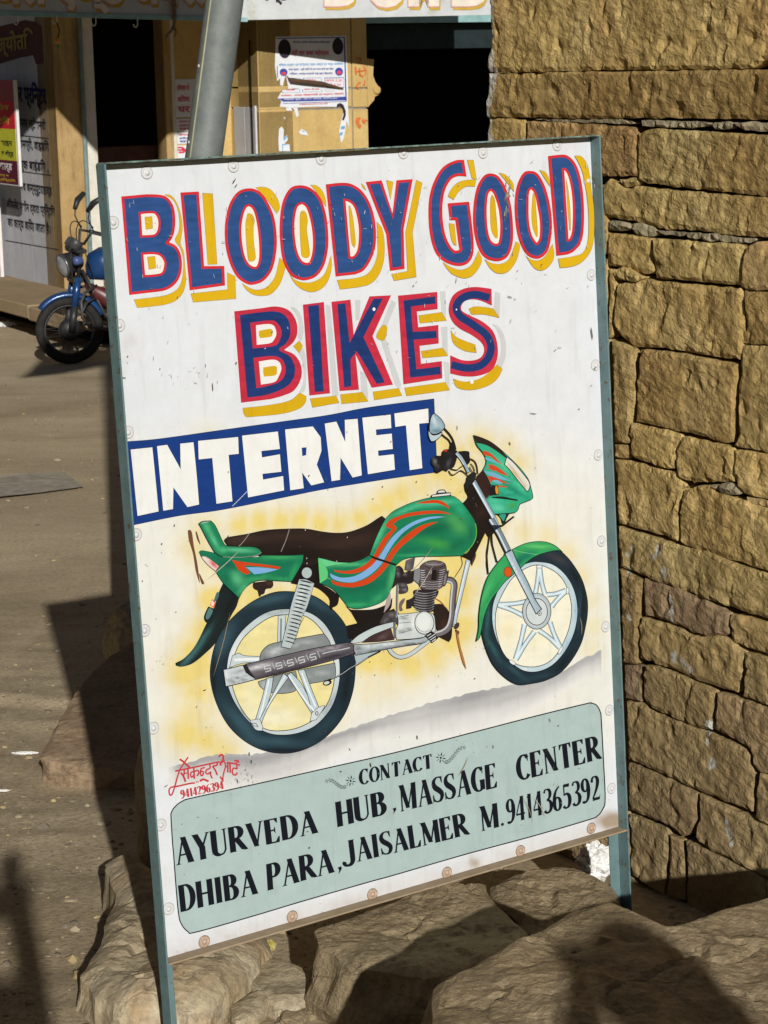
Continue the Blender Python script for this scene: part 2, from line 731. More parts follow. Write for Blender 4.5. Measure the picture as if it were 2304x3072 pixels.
T_ = 0.003
_us = np.linspace(0.0004, BWID - 0.0004, 250)
_vs = np.linspace(0.0004, BHEI - T_ - 0.0005, 330)
_U, _V = np.meshgrid(_us, _vs)
_warp = 0.0006 * np.sin(_U * 9) * np.cos(_V * 7)
_PV = PANEL0[None, :] + BU[None, :] * _U.ravel()[:, None] + BV[None, :] * _V.ravel()[:, None]
_q = _PV - EYE
_z = _q @ _f
_px = PCX + FOC * (_q @ IX) / _z
_py = PCY + FOC * (_q @ IY) / _z
_nx, _ny = len(_us), len(_vs)
_F = [(j * _nx + i, (j + 1) * _nx + i, (j + 1) * _nx + i + 1, j * _nx + i + 1) for j in range(_ny - 1) for i in range(_nx - 1)]
mesh_obj('panel', _PV - SIGN_ORG, _F, M_PAINT, sign, False, panel_colour(_px, _py))


def board_pt(u, v, n):
    return BTL + BU * u + BV * v + BN * n


def bbox_(mb, u0, u1, v0, v1, n0, n1, bev=0.0006):
    c = board_pt((u0 + u1) / 2, (v0 + v1) / 2, (n0 + n1) / 2)
    mb.box(c, (u1 - u0, v1 - v0, n1 - n0), (BU, BV, BN), bev)


T = 0.003
LEGL = 0.255
# side rails: angle steel, the front flange stands forward, the back flange lies behind the sheet; they run on as legs
for side, u0 in (('l', 0.0), ('r', BWID)):
    mb = MB(SIGN_ORG)
    leg = LEGL if side == 'l' else 0.16
    if side == 'l':
        bbox_(mb, -T, 0, -0.001, BHEI + leg, -FLANGE - 0.004, 0)
        bbox_(mb, 0.0004, 0.020, 0.002, BHEI + leg, -FLANGE - 0.0045, -FLANGE - 0.0015)
    else:
        bbox_(mb, BWID, BWID + T, -0.001, BHEI + leg, -FLANGE - 0.004, 0)
        bbox_(mb, BWID - 0.022, BWID - 0.0004, 0.002, BHEI + leg, -FLANGE - 0.0045, -FLANGE - 0.0015)
    mb.build('side_rail', M_STEEL, sign)
mb = MB(SIGN_ORG)
bbox_(mb, -0.0015, BWID + 0.0015, -T, -0.0003, -FLANGE - 0.004, -0.0004)
bbox_(mb, 0.021, BWID - 0.022, 0, 0.022, -FLANGE - 0.0047, -FLANGE - 0.0017)
mb.build('top_rail', M_STEEL_WORN, sign)
mb = MB(SIGN_ORG)
bbox_(mb, 0.0004, BWID - 0.0004, BHEI - T, BHEI, -FLANGE - 0.0012, -0.0006)
mb.build('bottom_rail', M_STEEL_DUST, sign)
# a short iron tie to the stone wall behind holds the frame up
mb = MB(SIGN_ORG)
_a = board_pt(BWID - 0.10, 0.18, -FLANGE - 0.003)
mb.tube([_a, _a + np.array([-0.02, 0.62, 0.0])], 0.006, 8)
mb.build('wall_tie', M_STEEL, sign)

# washers and rivets round the edge
WASH = [(317, 373), (504, 359), (693, 343), (871, 330.5), (1043, 330), (1203, 314),
        (1269.5, 391), (1277, 594), (1286, 789), (1292, 983), (1299, 1169), (1308, 1354), (1316, 1534), (1321, 1703),
        (1277, 1789), (1124, 1838), (965, 1885), (804, 1932), (631, 1980), (441, 2034),
        (244, 481), (257, 703), (276, 934), (294, 1155), (312, 1362), (331, 1573), (347, 1782), (364, 1963)]
for i, (x, y) in enumerate(WASH):
    p = board_xyz([x * 1.38881], [y * 1.38881])[0]
    low = y > 1780 and 400 < x < 1290
    mb = MB(p)
    R = 0.0092
    mb.lathe(p, BN, [(R, -0.0004), (R, 0.0010), (R * 0.93, 0.0014), (R * 0.80, 0.0011), (R * 0.55, 0.0011), (R * 0.42, 0.0011), (R * 0.40, 0.0028),
                     (R * 0.30, 0.0036), (0.0001, 0.0038)], 22)
    w = mesh_obj('washer', mb.v, mb.f, M_RUST if low else M_WASHER, sign, True)
    w.location = tuple(p - SIGN_ORG)
    mb = MB(p)
    ro = R * 1.07
    mb.lathe(p, BN, [(R * 0.99, 0.0003), (ro + 0.0006 * low, 0.0003)], 22)
    if i != 0:
        mb.lathe(p, BN, [(R * 0.405, 0.0013), (R * 0.46, 0.0013)], 16)
    g = mesh_obj('grime_ring', mb.v, mb.f, M_RING, w)

# ------------------------------------------------------------------ painted letters
RED = (214, 44, 52)
CRIM = (198, 46, 68)
BLUE = (44, 80, 136)
BLUE2 = (28, 56, 112)
YEL = (222, 178, 22)
WHT = (240, 236, 226)
OCH = (178, 146, 74)

A_CROP = (300, 400, 2.07375)
B_CROP = (1000, 400, 1.9518)


def letter(art, outer, counters=(), yellow=(), inner=(), red=RED, blue=BLUE, w=8.0, blobs=None):
    """yellow shade first, then the red letter, its blue face, and the counters laid back in"""
    for y in yellow:
        P = art.poly(y, OCH, ins=-0.9)
        art.poly('', YEL, native=inset(P, 1.3), fine=0)
    P = art.poly(outer, red, fine=9, grain=0.2)
    art.poly('', blue, native=inset(P, w), fine=7, grain=0.3)
    for c in counters:
        Q = art.poly(c, red)
        art.poly('', WHT, native=inset(Q, 6.8 if w < 9 else 8.5))
    for y in inner:
        Q = art.poly(y, OCH)
        art.poly('', YEL, native=inset(Q, 1.6))


word = Art()
word.use(*A_CROP)
letter(word, "132,393* 285,379* 370,382 420,400 455,450 468,520 466,590 452,645 430,678* 470,698 500,745 510,820 498,890 460,945 400,978 300,992* 182,1006*",
       ["240,490* 300,484 345,488 370,520 377,560 370,610 345,640 300,647 250,648*", "255,742* 330,738 380,750 410,790 412,830 395,875 350,890 268,896*"],
       ["402,382* 440,387 475,430 500,500 512,580 505,640 500,690 520,740 530,850 533,920 515,990 470,1040 400,1065 300,1078 232,1084* 212,1035* 300,1025 400,1010 470,980 505,930 518,850 518,780 500,715 468,665 490,610 495,540 480,460 450,410"],
       ["277,520* 325,516* 329,592* 285,600*", "293,768* 343,763* 349,840* 303,848*"])
letter(word, "500,368* 615,362* 648,826* 773,825* 778,946* 558,977*", (),
       ["638,372* 700,376* 728,812* 672,815*", "565,998* 795,972* 793,868* 840,890* 845,1028* 580,1050*"])
letter(word, "935,342 860,362 805,440 778,560 780,690 805,800 850,890 910,935 960,940 1020,915 1070,850 1095,750 1100,650 1085,530 1045,430 995,365",
       ["925,440 890,470 868,560 868,660 885,760 915,820 955,843 985,835 1003,780 1003,680 990,560 965,470"],
       ["972,338* 1010,334 1060,350 1100,400 1117,460 1100,498* 1070,455 1030,400", "885,935* 930,962 980,975 1040,955 1090,890 1118,775* 1150,815 1140,880 1110,950 1060,1000 1000,1010 950,1000 910,970"],
       ["918,498* 945,503 962,540 955,590 958,680 968,760 962,790 935,798 920,780 908,660 905,560"])
letter(word, "1240,323 1180,345 1135,430 1118,560 1122,690 1140,800 1185,880 1240,910 1290,912 1350,885 1395,820 1418,720 1420,620 1405,500 1370,400 1310,340",
       ["1250,428 1215,455 1197,540 1198,640 1215,740 1245,800 1285,820 1315,805 1335,740 1338,650 1325,550 1300,465 1275,435"],
       ["1312,322* 1345,325 1380,355 1400,405 1405,455* 1370,400 1340,355", "1175,868* 1210,910 1270,930 1340,920 1400,870 1437,762* 1440,830 1425,900 1390,955 1330,985 1270,975 1215,935"],
       ["1265,480 1245,500 1243,600 1250,740 1262,770 1290,775 1305,750 1295,660 1287,600 1292,540 1282,495"])
word.use(*B_CROP)
letter(word, "-44,299* 40,290 100,295 160,330 210,400 240,490 250,580 245,670 220,740 180,800 130,825* 14,838*",
       ["57,380* 100,392 135,430 158,520 163,600 155,680 135,720 115,735* 88,733*"],
       ["165,295* 180,310 190,332* 172,315*", "255,520* 285,560 298,640 295,740 270,820 230,870 170,895 40,912* 24,860* 120,850 190,830 235,780 260,700 258,600"],
       ["88,422* 100,430 115,490 128,600 130,650 122,672* 105,640 95,540"])
letter(word, "190,285* 283,275* 347,470* 370,275* 465,268* 412,560* 417,793* 332,805* 310,590* 250,440*", (),
       ["312,275* 350,285* 335,385*", "487,275* 520,290* 463,580* 485,840* 357,862* 342,825* 436,808* 424,580*"])
letter(word, "765,155* 710,160 640,200 590,280 562,380 558,500 570,610 600,700 650,750 720,775 780,765 815,720 822,640 808,500 795,400* 670,410* 682,508* 715,508* 735,660* 738,680 710,685 680,650 655,590 640,500 640,410 655,330 690,270 730,250 780,252*", (),
       ["785,157* 820,157* 838,270* 812,262*", "672,368* 690,330 720,295 760,278 835,270* 828,310* 780,310 745,330 720,360 705,388*", "678,528* 708,532* 720,655* 705,648 690,610", "645,757* 690,785 750,800 810,770 850,690* 868,740 850,790 810,835 760,847 700,825 665,790"])
letter(word, "925,235 880,250 840,320 820,440 822,560 845,660 880,720 930,745 980,745 1025,715 1050,640 1052,540 1040,420 1010,320 970,255",
       ["920,325 895,350 885,430 888,540 905,620 935,655 970,655 985,620 990,540 980,440 955,360 940,335"],
       ["972,232* 1010,245 1050,290 1057,340* 1020,290", "890,742* 930,762 980,765 1030,735 1070,635* 1090,655 1080,720 1050,780 1010,815 960,818 920,790"],
       ["928,362 918,400 918,500 925,570 948,612 962,605 960,540 952,450 945,385"])
letter(word, "1150,220 1110,235 1075,310 1062,420 1070,540 1090,630 1125,700 1170,730 1215,728 1255,690 1275,610 1280,510 1265,400 1235,300 1195,235",
       ["1160,315 1135,340 1130,420 1133,520 1150,600 1180,648 1200,650 1220,610 1222,520 1208,430 1190,350"],
       ["1210,216* 1240,228 1262,265 1268,308* 1240,265", "1130,720* 1160,740 1200,745 1240,720 1283,650* 1292,700 1285,745 1255,785 1215,802 1175,785"],
       ["1170,350 1163,400 1160,480 1166,550 1188,605 1197,590 1192,500 1187,430 1182,370"])
letter(word, "1258,133* 1330,125 1370,130 1410,165 1440,230 1460,330 1468,450 1465,570 1450,640 1420,680 1380,705 1307,716*",
       ["1338,205* 1360,205 1385,240 1405,320 1415,430 1412,560 1400,610 1385,632 1365,632*"],
       ["1415,132* 1450,135 1480,170 1495,215 1510,330 1525,450 1525,600 1510,680 1470,740 1410,775 1328,787* 1318,735* 1400,722 1460,700 1490,640 1497,520 1490,400 1470,270 1450,200"],
       ["1360,255* 1376,330 1388,450 1390,560 1382,570* 1372,460"])
# the scuff over the middle O
word.use(1450, 480, 4.1475)
for k in range(46):
    t = random.random()
    x = 300 + random.gauss(0, 22) - 60 * (t - 0.3) * t + 25 * (1 - t)
    y = 150 + 600 * t
    word.stroke(f"{x:.0f},{y:.0f} {x+random.uniform(-16,16):.0f},{y+random.uniform(20,70):.0f}", random.uniform(3, 15) * (1.3 - t), random.choice([(163, 142, 92), (140, 128, 108), (190, 180, 150), (120, 110, 100)]), smooth=False)
word.build('bloody_good_lettering', M_PAINT, sign)

# ---- BIKES
word = Art()
word.use(650, 850, 1.8433)
GREY = (204, 206, 206)
for g in ("410,132* 440,140 470,190 480,260 470,318* 450,300 455,230 440,175", "475,355* 490,400 495,500 488,590 455,605* 480,540 475,440 455,388*",
          "603,118* 628,124* 672,620* 640,624*", "765,95* 795,92* 788,200* 770,205*", "968,92* 992,108* 940,240* 908,240*", "905,305* 935,310* 1020,560* 1012,590* 985,555*",
          "795,490* 825,490* 838,640* 800,600*", "1235,45* 1265,42* 1268,205* 1245,160*", "1240,243* 1275,240* 1278,395* 1250,355*", "1255,432* 1285,440* 1287,585* 1265,545*",
          "1540,45* 1568,55* 1563,185* 1535,140*", "1525,225* 1560,240 1595,310 1598,400 1575,465* 1550,445 1572,380 1570,320 1550,260"):
    word.poly(g, GREY, ins=-0.5)


def letter2(outer, blue, counters=(), yellow=(), inner=()):
    for y in yellow:
        P = word.poly(y, (184, 148, 60), ins=-0.7)
        word.poly('', (214, 171, 20), native=inset(P, 1.2))
    word.poly(outer, CRIM, fine=9, grain=0.25)
    word.poly(blue, BLUE2, fine=7, grain=0.3)
    for cr, wh in counters:
        word.poly(cr, CRIM)
        word.poly(wh, (238, 236, 232))
    for y in inner:
        word.poly(y, (214, 171, 20))


letter2("97,155* 240,138 330,128 400,150 440,210 445,280 420,330 373,368* 430,395 465,450 468,520 430,590 370,620 300,640* 135,660*",
        "128,175* 240,160 320,155 375,175 405,225 405,290 380,335 345,368 400,400 430,450 430,510 400,560 340,595 260,620 170,632*",
        [("185,218* 290,205 330,215 358,260 350,310 320,345 200,360*", "217,232* 290,225 320,240 330,280 315,315 290,332 222,340*"),
         ("203,412* 300,402 355,415 380,460 375,510 345,545 280,568 220,580*", "233,432* 310,422 345,435 358,470 345,510 320,545 245,560*")],
        ["457,318* 475,345* 457,385* 425,348*", "145,690* 280,675 400,650 460,605* 495,625* 490,660 450,695 350,722 165,740* 150,720"],
        ["235,262* 300,252 308,275 300,295 240,303* 233,285", "258,465* 325,457 333,480 325,508 262,516* 257,490"])
letter2("477,118* 593,103* 627,608* 513,620*", "505,125* 565,118* 592,597* 543,601*", (), ["518,638* 660,622* 677,660* 530,686*"])
letter2("635,102* 740,90* 758,285* 845,72* 965,66* 862,292* 975,560* 858,577* 768,392* 787,588* 680,595*",
        "667,115* 712,110* 735,330* 868,85* 918,84* 812,298* 930,548* 885,556* 775,375* 740,420* 745,570* 705,575*", (),
        ["915,235 942,245 928,310 895,308 885,285", "685,615* 805,602* 838,652* 692,666*", "865,600* 1005,580* 1025,620* 872,645*"])
letter2("1003,68* 1220,47* 1222,142* 1107,155* 1115,243* 1226,230* 1228,332* 1122,345* 1130,445* 1245,430* 1248,525* 1033,558*",
        "1033,95* 1208,72* 1210,112* 1075,128* 1085,268* 1215,262* 1217,302* 1090,312* 1105,475* 1235,460* 1240,502* 1070,522*", (),
        ["1118,178* 1245,160* 1270,205* 1125,220*", "1132,375* 1250,357* 1278,400* 1140,412*", "1040,578* 1265,547* 1287,590* 1050,622*"])
for y in ("1395,140* 1440,128 1530,140* 1563,190* 1480,172 1410,172*", "1295,260* 1330,300 1430,340* 1437,383* 1370,372 1310,330", "1308,530* 1380,545 1470,520 1550,450* 1580,475* 1550,530 1490,570 1400,590 1330,575"):
    P = word.poly(y, (184, 148, 60), ins=-0.7)
    word.poly('', (214, 171, 20), native=inset(P, 1.2))
word.poly("1520,30* 1430,20 1360,32 1305,70 1283,140 1300,205 1345,250 1410,285 1462,325 1480,365 1465,405 1425,425 1360,425 1292,398* 1292,498* 1370,514 1450,510 1520,480 1552,415 1552,335 1528,265 1475,215 1410,182 1360,155 1352,130 1370,100 1410,88 1460,95 1522,122*", CRIM, fine=9, grain=0.25)
word.stroke("1508,80 1430,62 1365,78 1325,125 1345,180 1420,230 1490,285 1517,350 1500,415 1450,458 1380,468 1298,450", 42, BLUE2)
for (x, y, r) in ((870, 143, 8), (1412, 545, 9), (1326, 145, 4), (268, 360, 2.5), (805, 55, 2)):
    word.ell(x, y, r, r * 1.2, (246, 246, 240))
word.build('bikes_lettering', M_PAINT, sign)

# ---- INTERNET
word = Art()
word.use(350, 1150, 1.58)
P = word.poly("48,275* 200,262 500,220 800,178 1000,150 1200,112 1505,72* 1510,180* 1520,422* 1300,452 1000,500 800,540 500,600 300,628 82,672*", (20, 38, 84), fine=0)
word.poly('', (20, 58, 128), native=inset(P, 1.6), fine=10, grain=0.16)
for g in ("65,313* 170,302* 185,450 200,608* 98,630*", "190,297* 240,290* 303,405* 300,285* 365,278* 380,430 392,575* 335,588* 270,495* 268,597* 220,605*",
          "385,272* 577,253* 580,335* 532,340* 550,560* 472,572* 452,355* 388,362*",
          "593,247* 765,227* 775,312* 687,322* 690,350* 775,335* 782,420* 692,430* 695,455* 790,438* 795,508* 622,542*",
          "797,218* 930,203* 968,255* 972,320* 950,385* 985,470* 922,485* 880,425* 888,498* 822,508*",
          "985,190* 1042,180* 1083,275* 1080,172* 1143,167* 1163,437* 1118,448* 1062,355* 1060,458* 1018,465*",
          "1163,162* 1300,147* 1303,213* 1230,220* 1232,245* 1305,237* 1310,312* 1240,320* 1242,343* 1315,335* 1320,410* 1190,432*",
          "1315,142* 1478,118* 1480,188* 1435,192* 1450,403* 1388,413* 1370,200* 1320,208*"):
    P = word.poly(g, (18, 34, 80), ins=-0.9)
    n = len(P)
    word.poly('', (238, 238, 234), native=inset(P, 1.6))
word.poly("877,305* 900,303* 898,340* 880,345*", (20, 58, 128))
for k in range(8):
    word.stroke(f"{548+k*9},{582-k*9} {562+k*9},{570-k*9}", 2.2, (214, 218, 226), smooth=False)
word.build('internet_lettering', M_PAINT, sign)

# ------------------------------------------------------------------ painted road smear and text box
word = Art()
top = [(500, 2302), (577, 2286), (602, 2274), (640, 2265), (700, 2262), (753, 2264), (820, 2254), (890, 2242), (948, 2221), (981, 2210), (1042, 2188), (1100, 2168), (1182, 2142),
       (1251, 2123), (1283, 2110), (1375, 2089), (1411, 2078), (1500, 2062), (1600, 2040), (1684, 2016), (1721, 1994), (1747, 1975), (1776, 1965), (1806, 1948)]
xs = np.arange(500, 1812, 8.0)
ty = np.interp(xs, [p[0] for p in top], [p[1] for p in top]) + 2.5 * np.sin(xs * 0.19) * np.sin(xs * 0.031)
rows = 9
Q, C, TR = [], [], []
for j in range(rows):
    f = j / (rows - 1)
    for i, x in enumerate(xs):
        dep = 92 + 30 * math.sin(x * 0.01)
        Q.append((x, ty[i] + f * dep))
        nn = 0.5 + 0.5 * noise.noise(Vector((x * 0.006, f * 4, 2)))
        edge = min(1, (x - 500) / 40)
        a = (1 - f) ** 1.1 * (0.45 + 0.75 * nn) * edge * (1.0 if j else 0.85)
        if j in (1,):
            a *= 1.05
        c0 = np.array(lin((232, 230, 226)))
        c1 = np.array(lin((142, 142, 146)))
        C.append(c0 * (1 - min(a, 1)) + c1 * min(a, 1))
m = len(xs)
for j in range(rows - 1):
    for i in range(m - 1):
        a = j * m + i
        TR += [(a, a + 1, a + m + 1), (a, a + m + 1, a + m)]
word.put(np.array(Q), TR, np.array(C))
box = np.array([(513, 2453), (517, 2520), (522, 2580), (528, 2660), (535, 2736), (543, 2770), (564, 2795), (590, 2796), (760, 2748), (900, 2706), (1100, 2648), (1180, 2626), (1400, 2562), (1600, 2508),
                (1764, 2460), (1792, 2448), (1808, 2428), (1815.5, 2398), (1811, 2290), (1804, 2160), (1801, 2136), (1790, 2116), (1775, 2110), (1755, 2112), (1600, 2150), (1400, 2202), (1180, 2259), (1000, 2300), (800, 2345),
                (585, 2392), (548, 2403), (525, 2420), (514, 2438)], float)
bt = ' '.join(f'{a},{b}' for a, b in box)
P = word.nat(spline(bt, True, 5))
word.poly('', (14, 18, 24), native=inset(P, -1.6))
word.poly('', (174, 194, 191), native=inset(P, 1.8), fine=22, grain=0.06)
word.build('road_and_text_box', M_PAINT, sign)

# ------------------------------------------------------------------ serif capitals drawn with thick and thin strokes
TK, TN = 0.165, 0.05


def S(p, w0=None, w1=None):
    return (p, w0, w1)


def serif(x, y, hw=0.13):
    return ('poly', [(x - hw, y), (x + hw, y), (x + hw * 0.45, y + (0.045 if y < 0.5 else -0.045)), (x - hw * 0.45, y + (0.045 if y < 0.5 else -0.045))])


def arc(cx, cy, rx, ry, a0, a1, wt=TK, wn=TN, n=14):
    """bowl: thick at the sides, thin top and bottom"""
    pts = []
    for k in range(n + 1):
        a = math.radians(a0 + (a1 - a0) * k / n)
        w = wn + (wt - wn) * abs(math.cos(a)) ** 1.3
        pts.append((cx + rx * math.cos(a), cy + ry * math.sin(a), w))
    return ('line', pts)


def ln(*p):
    return ('line', [q if len(q) == 3 else (*q, TK) for q in p])


GL = {
    'A': (0.66, [ln((0.10, 0.02, TN), (0.33, 1.0, TN)), ln((0.33, 1.0, TK * .9), (0.54, 0.02, TK)), ln((0.18, .34, TN), (0.48, .34, TN)), serif(0.10, 0, .10), serif(0.54, 0, .14)]),
    'Y': (0.62, [ln((0.10, 1, TK), (0.32, .46, TK)), ln((0.54, 1, TN), (0.33, .46, TN * 1.3)), ln((0.32, .5, TK), (0.32, 0, TK)), serif(.1, 1), serif(.54, 1, .09), serif(.32, 0, .14)]),
    'U': (0.62, [ln((0.12, 1, TK), (0.12, .25, TK), (.16, .1, TK * .8), (.24, .04, TK * .6), (.32, .03, TN * 1.2), (.42, .06, TN), (.48, .16, TN), (.50, .28, TN), (.50, 1, TN)), serif(.12, 1, .14), serif(.50, 1, .10)]),
    'R': (0.64, [ln((.13, 0), (.13, 1)), serif(.13, 0, .14), serif(.10, 1, .1), ln((.13, .97, TN), (.30, .97, TN)), arc(.28, .74, .17, .22, 90, -90), ln((.13, .51, TN), (.30, .51, TN)), ln((.28, .5, TK), (.54, 0.03, TK)), serif(.58, 0, .09)]),
    'V': (0.62, [ln((0.10, 1, TK), (0.32, .03, TK * .8)), ln((0.53, 1, TN), (0.33, .03, TN)), serif(.1, 1), serif(.53, 1, .10)]),
    'E': (0.56, [ln((.13, 0), (.13, 1)), ln((.05, .975, TN), (.47, .975, TN)), ln((.05, .025, TN), (.48, .025, TN)), ln((.13, .52, TN), (.38, .52, TN)), ('poly', [(.34, 1), (.49, 1), (.48, .80), (.45, .80)]), ('poly', [(.34, 0), (.50, 0), (.52, .24), (.48, .24)]), ('poly', [(.34, .58), (.39, .66), (.39, .38), (.34, .46)])]),
    'D': (0.64, [ln((.13, 0), (.13, 1)), serif(.11, 0, .1), serif(.11, 1, .1), ln((.1, .97, TN), (.28, .97, TN)), ln((.1, .03, TN), (.28, .03, TN)), arc(.26, .5, .26, .465, 90, -90)]),
    'H': (0.66, [ln((.13, 0), (.13, 1)), ln((.53, 0), (.53, 1)), serif(.13, 0), serif(.13, 1), serif(.53, 0), serif(.53, 1), ln((.13, .5, TN * 1.2), (.53, .5, TN * 1.2))]),
    'B': (0.60, [ln((.13, 0), (.13, 1)), ln((.05, .975, TN), (.28, .975, TN)), ln((.05, .025, TN), (.28, .025, TN)), ln((.13, .54, TN), (.28, .54, TN)), arc(.25, .76, .17, .215, 90, -90), arc(.27, .28, .20, .255, 90, -90)]),
    'M': (0.80, [ln((.12, 0, TN), (.12, 1, TN)), ln((.13, 1, TK), (.38, .08, TK * .8)), ln((.63, 1, TN), (.39, .08, TN)), ln((.66, 0, TK), (.66, 1, TK)), serif(.12, 0, .09), serif(.66, 0, .13), serif(.09, 1, .1), serif(.68, 1, .1)]),
    'S': (0.54, [('line', [(.44, .80, TN), (.42, .92, TN), (.33, .975, TN), (.22, .96, TN * 1.2), (.12, .86, .11), (.10, .72, .14), (.17, .58, TK), (.30, .47, TK), (.41, .35, .15), (.44, .22, .13), (.38, .08, .1), (.27, .03, TN), (.15, .06, TN), (.08, .16, TN), (.06, .26, TN)]),
                   ('poly', [(.42, .99), (.47, .99), (.47, .70), (.43, .76)]), ('poly', [(.04, .01), (.09, .06), (.08, .32), (.04, .32)])]),
    'G': (0.62, [arc(.34, .5, .24, .47, 48, 300), ('poly', [(.48, .99), (.53, .99), (.53, .68), (.49, .74)]), ln((.50, .42), (.50, .05)), ln((.38, .43, TN), (.60, .43, TN))]),
    'C': (0.60, [arc(.34, .5, .24, .47, 45, 318), ('poly', [(.48, .99), (.53, .99), (.53, .68), (.49, .74)])]),
    'N': (0.68, [ln((.12, 0, TN), (.12, 1, TN)), ln((.12, 1, TK), (.52, 0.03, TK)), ln((.53, 0.02, TN), (.53, 1, TN)), serif(.12, 0, .09), serif(.09, 1, .08), serif(.53, 1, .10)]),
    'T': (0.60, [ln((.30, 0), (.30, 1)), ln((.06, .975, TN), (.54, .975, TN)), serif(.30, 0, .14), ('poly', [(.05, 1), (.17, 1), (.08, .78), (.05, .78)]), ('poly', [(.55, 1), (.43, 1), (.52, .78), (.55, .78)])]),
    'P': (0.58, [ln((.13, 0), (.13, 1)), serif(.13, 0, .14), ln((.05, .975, TN), (.28, .975, TN)), ln((.13, .47, TN), (.28, .47, TN)), arc(.26, .72, .19, .25, 90, -90)]),
    'J': (0.60, [('line', [(.44, 1, TK), (.44, .25, TK), (.42, .08, TK * .9), (.34, -.02, .12), (.22, -.05, .08), (.12, -.01, .10), (.08, .08, .14), (.10, .14, .1)]), serif(.44, 1, .15)]),
    'I': (0.34, [ln((.17, 0), (.17, 1)), serif(.17, 0, .14), serif(.17, 1, .14)]),
    'L': (0.54, [ln((.13, 0), (.13, 1)), serif(.13, 1, .14), ln((.03, .025, TN), (.46, .025, TN)), ('poly', [(.32, 0), (.48, 0), (.51, .28), (.47, .28)])]),
    'O': (0.62, [arc(.31, .5, .23, .47, 0, 359, .15)]),
    '9': (0.52, [arc(.25, .72, .15, .25, 0, 359, .13, .05), ('line', [(.40, .74, .15), (.42, .5, .15), (.38, .22, .12), (.28, .06, .08), (.14, .03, .08), (.10, .09, .11)])]),
    '4': (0.56, [ln((.36, 0, .14), (.36, 1, .14)), ln((.34, 1, .05), (.05, .27, .05)), ln((.04, .27, .06), (.50, .27, .06)), serif(.36, 0, .11)]),
    '1': (0.36, [ln((.20, 0, .14), (.20, 1, .14)), ('poly', [(.04, .84), (.20, 1.0), (.20, .9)]), serif(.20, 0, .12)]),
    '3': (0.50, [('line', [(.08, .84, .09), (.13, .95, .06), (.24, .98, .06), (.36, .90, .11), (.39, .75, .13), (.33, .60, .09), (.20, .53, .05)]),
                  ('line', [(.20, .53, .05), (.34, .48, .09), (.42, .32, .15), (.38, .12, .12), (.25, .02, .07), (.12, .04, .08), (.07, .12, .12)])]),
    '6': (0.52, [arc(.26, .28, .16, .26, 0, 359, .14, .05), ('line', [(.10, .28, .15), (.12, .58, .13), (.22, .83, .08), (.40, .98, .05)])]),
    '5': (0.50, [ln((.12, .95, .05), (.12, .54, .05)), ('poly', [(.10, 1.0), (.42, 1.0), (.40, .86), (.10, .88)]), ('line', [(.12, .54, .05), (.24, .60, .07), (.37, .50, .13), (.40, .30, .15), (.34, .10, .11), (.22, .02, .06), (.11, .05, .08), (.07, .12, .12)])]),
    '2': (0.52, [('line', [(.08, .76, .11), (.12, .92, .08), (.24, .98, .06), (.36, .90, .12), (.39, .74, .14), (.32, .50, .11), (.18, .24, .07), (.08, .08, .06)]), ('poly', [(.06, 0), (.44, 0), (.48, .22), (.43, .12), (.10, .12)])]),
    ' ': (0.4, []),
    ',': (0.2, [('poly', [(.02, .12), (.14, .14), (.15, .02), (.03, -.16), (.06, .0)])]),
    '.': (0.26, [('poly', [(.06, .06), (.10, .12), (.16, .12), (.20, .06), (.16, 0), (.10, 0)])]),
}


def set_word(art, txt, bl, br, tl, tr, col=(18, 22, 32), bold=1.28, track=0.0):
    """letters between the four native corners of the word"""
    bl, br, tl, tr = [np.asarray(p, float) for p in (bl, br, tl, tr)]
    tot = sum(GL[c][0] + track for c in txt) - track
    x = 0.0

    def mp(u, v):
        u = np.asarray(u) / tot
        v = np.asarray(v)
        b = bl[None, :] * (1 - u[:, None]) + br[None, :] * u[:, None]
        t = tl[None, :] * (1 - u[:, None]) + tr[None, :] * u[:, None]
        return b * (1 - v[:, None]) + t * v[:, None]
    for ch in txt:
        w, parts = GL[ch]
        jx, jy = random.uniform(-.008, .008), random.uniform(-.008, .008)
        for kind, pts in parts:
            if kind == 'poly':
                P = np.array(pts)
                if area(P) < 0:
                    P = P[::-1]
                Q = mp(x + jx + P[:, 0], P[:, 1] + jy)
                t = tessellate_polygon([[Vector((p[0], p[1], 0)) for p in Q]])
                art.put(Q, t, lin(col))
            else:
                raw = np.array(pts, float)
                if len(raw) > 2:
                    raw = spline(' '.join(f'{a},{b},{c}' for a, b, c in raw), False, 4)
                T_ = np.gradient(raw[:, :2], axis=0)
                T_ /= np.linalg.norm(T_, axis=1)[:, None] + 1e-9
                N_ = np.stack([-T_[:, 1], T_[:, 0]], 1)
                if len(pts) == 2 and abs(T_[0, 0]) > 0.12 and abs(T_[0, 1]) > 0.12:
                    N_ = np.tile(np.array([-1.0, 0]) * np.sign(T_[0, 1]), (len(raw), 1))   # diagonals end level
                h = raw[:, 2:3] * 0.5 * bold
                L, R = raw[:, :2] + N_ * h, raw[:, :2] - N_ * h
                L[:, 1] = np.clip(L[:, 1], -0.2, 1.0)
                R[:, 1] = np.clip(R[:, 1], -0.2, 1.0)
                PQ = np.concatenate([L, R])
                Q = mp(x + jx + PQ[:, 0], PQ[:, 1] + jy)
                n = len(raw)
                tr_ = []
                for i in range(n - 1):
                    tr_ += [(i, i + 1, n + i + 1), (i, n + i + 1, n + i)]
                art.put(Q, tr_, lin(col))
        x += w + track


def c1(x, y):
    return (480 + x / 2.37, 2200 + y / 2.37)


def c2(x, y):
    return (1100 + x / 2.1829, 2080 + y / 2.1829)


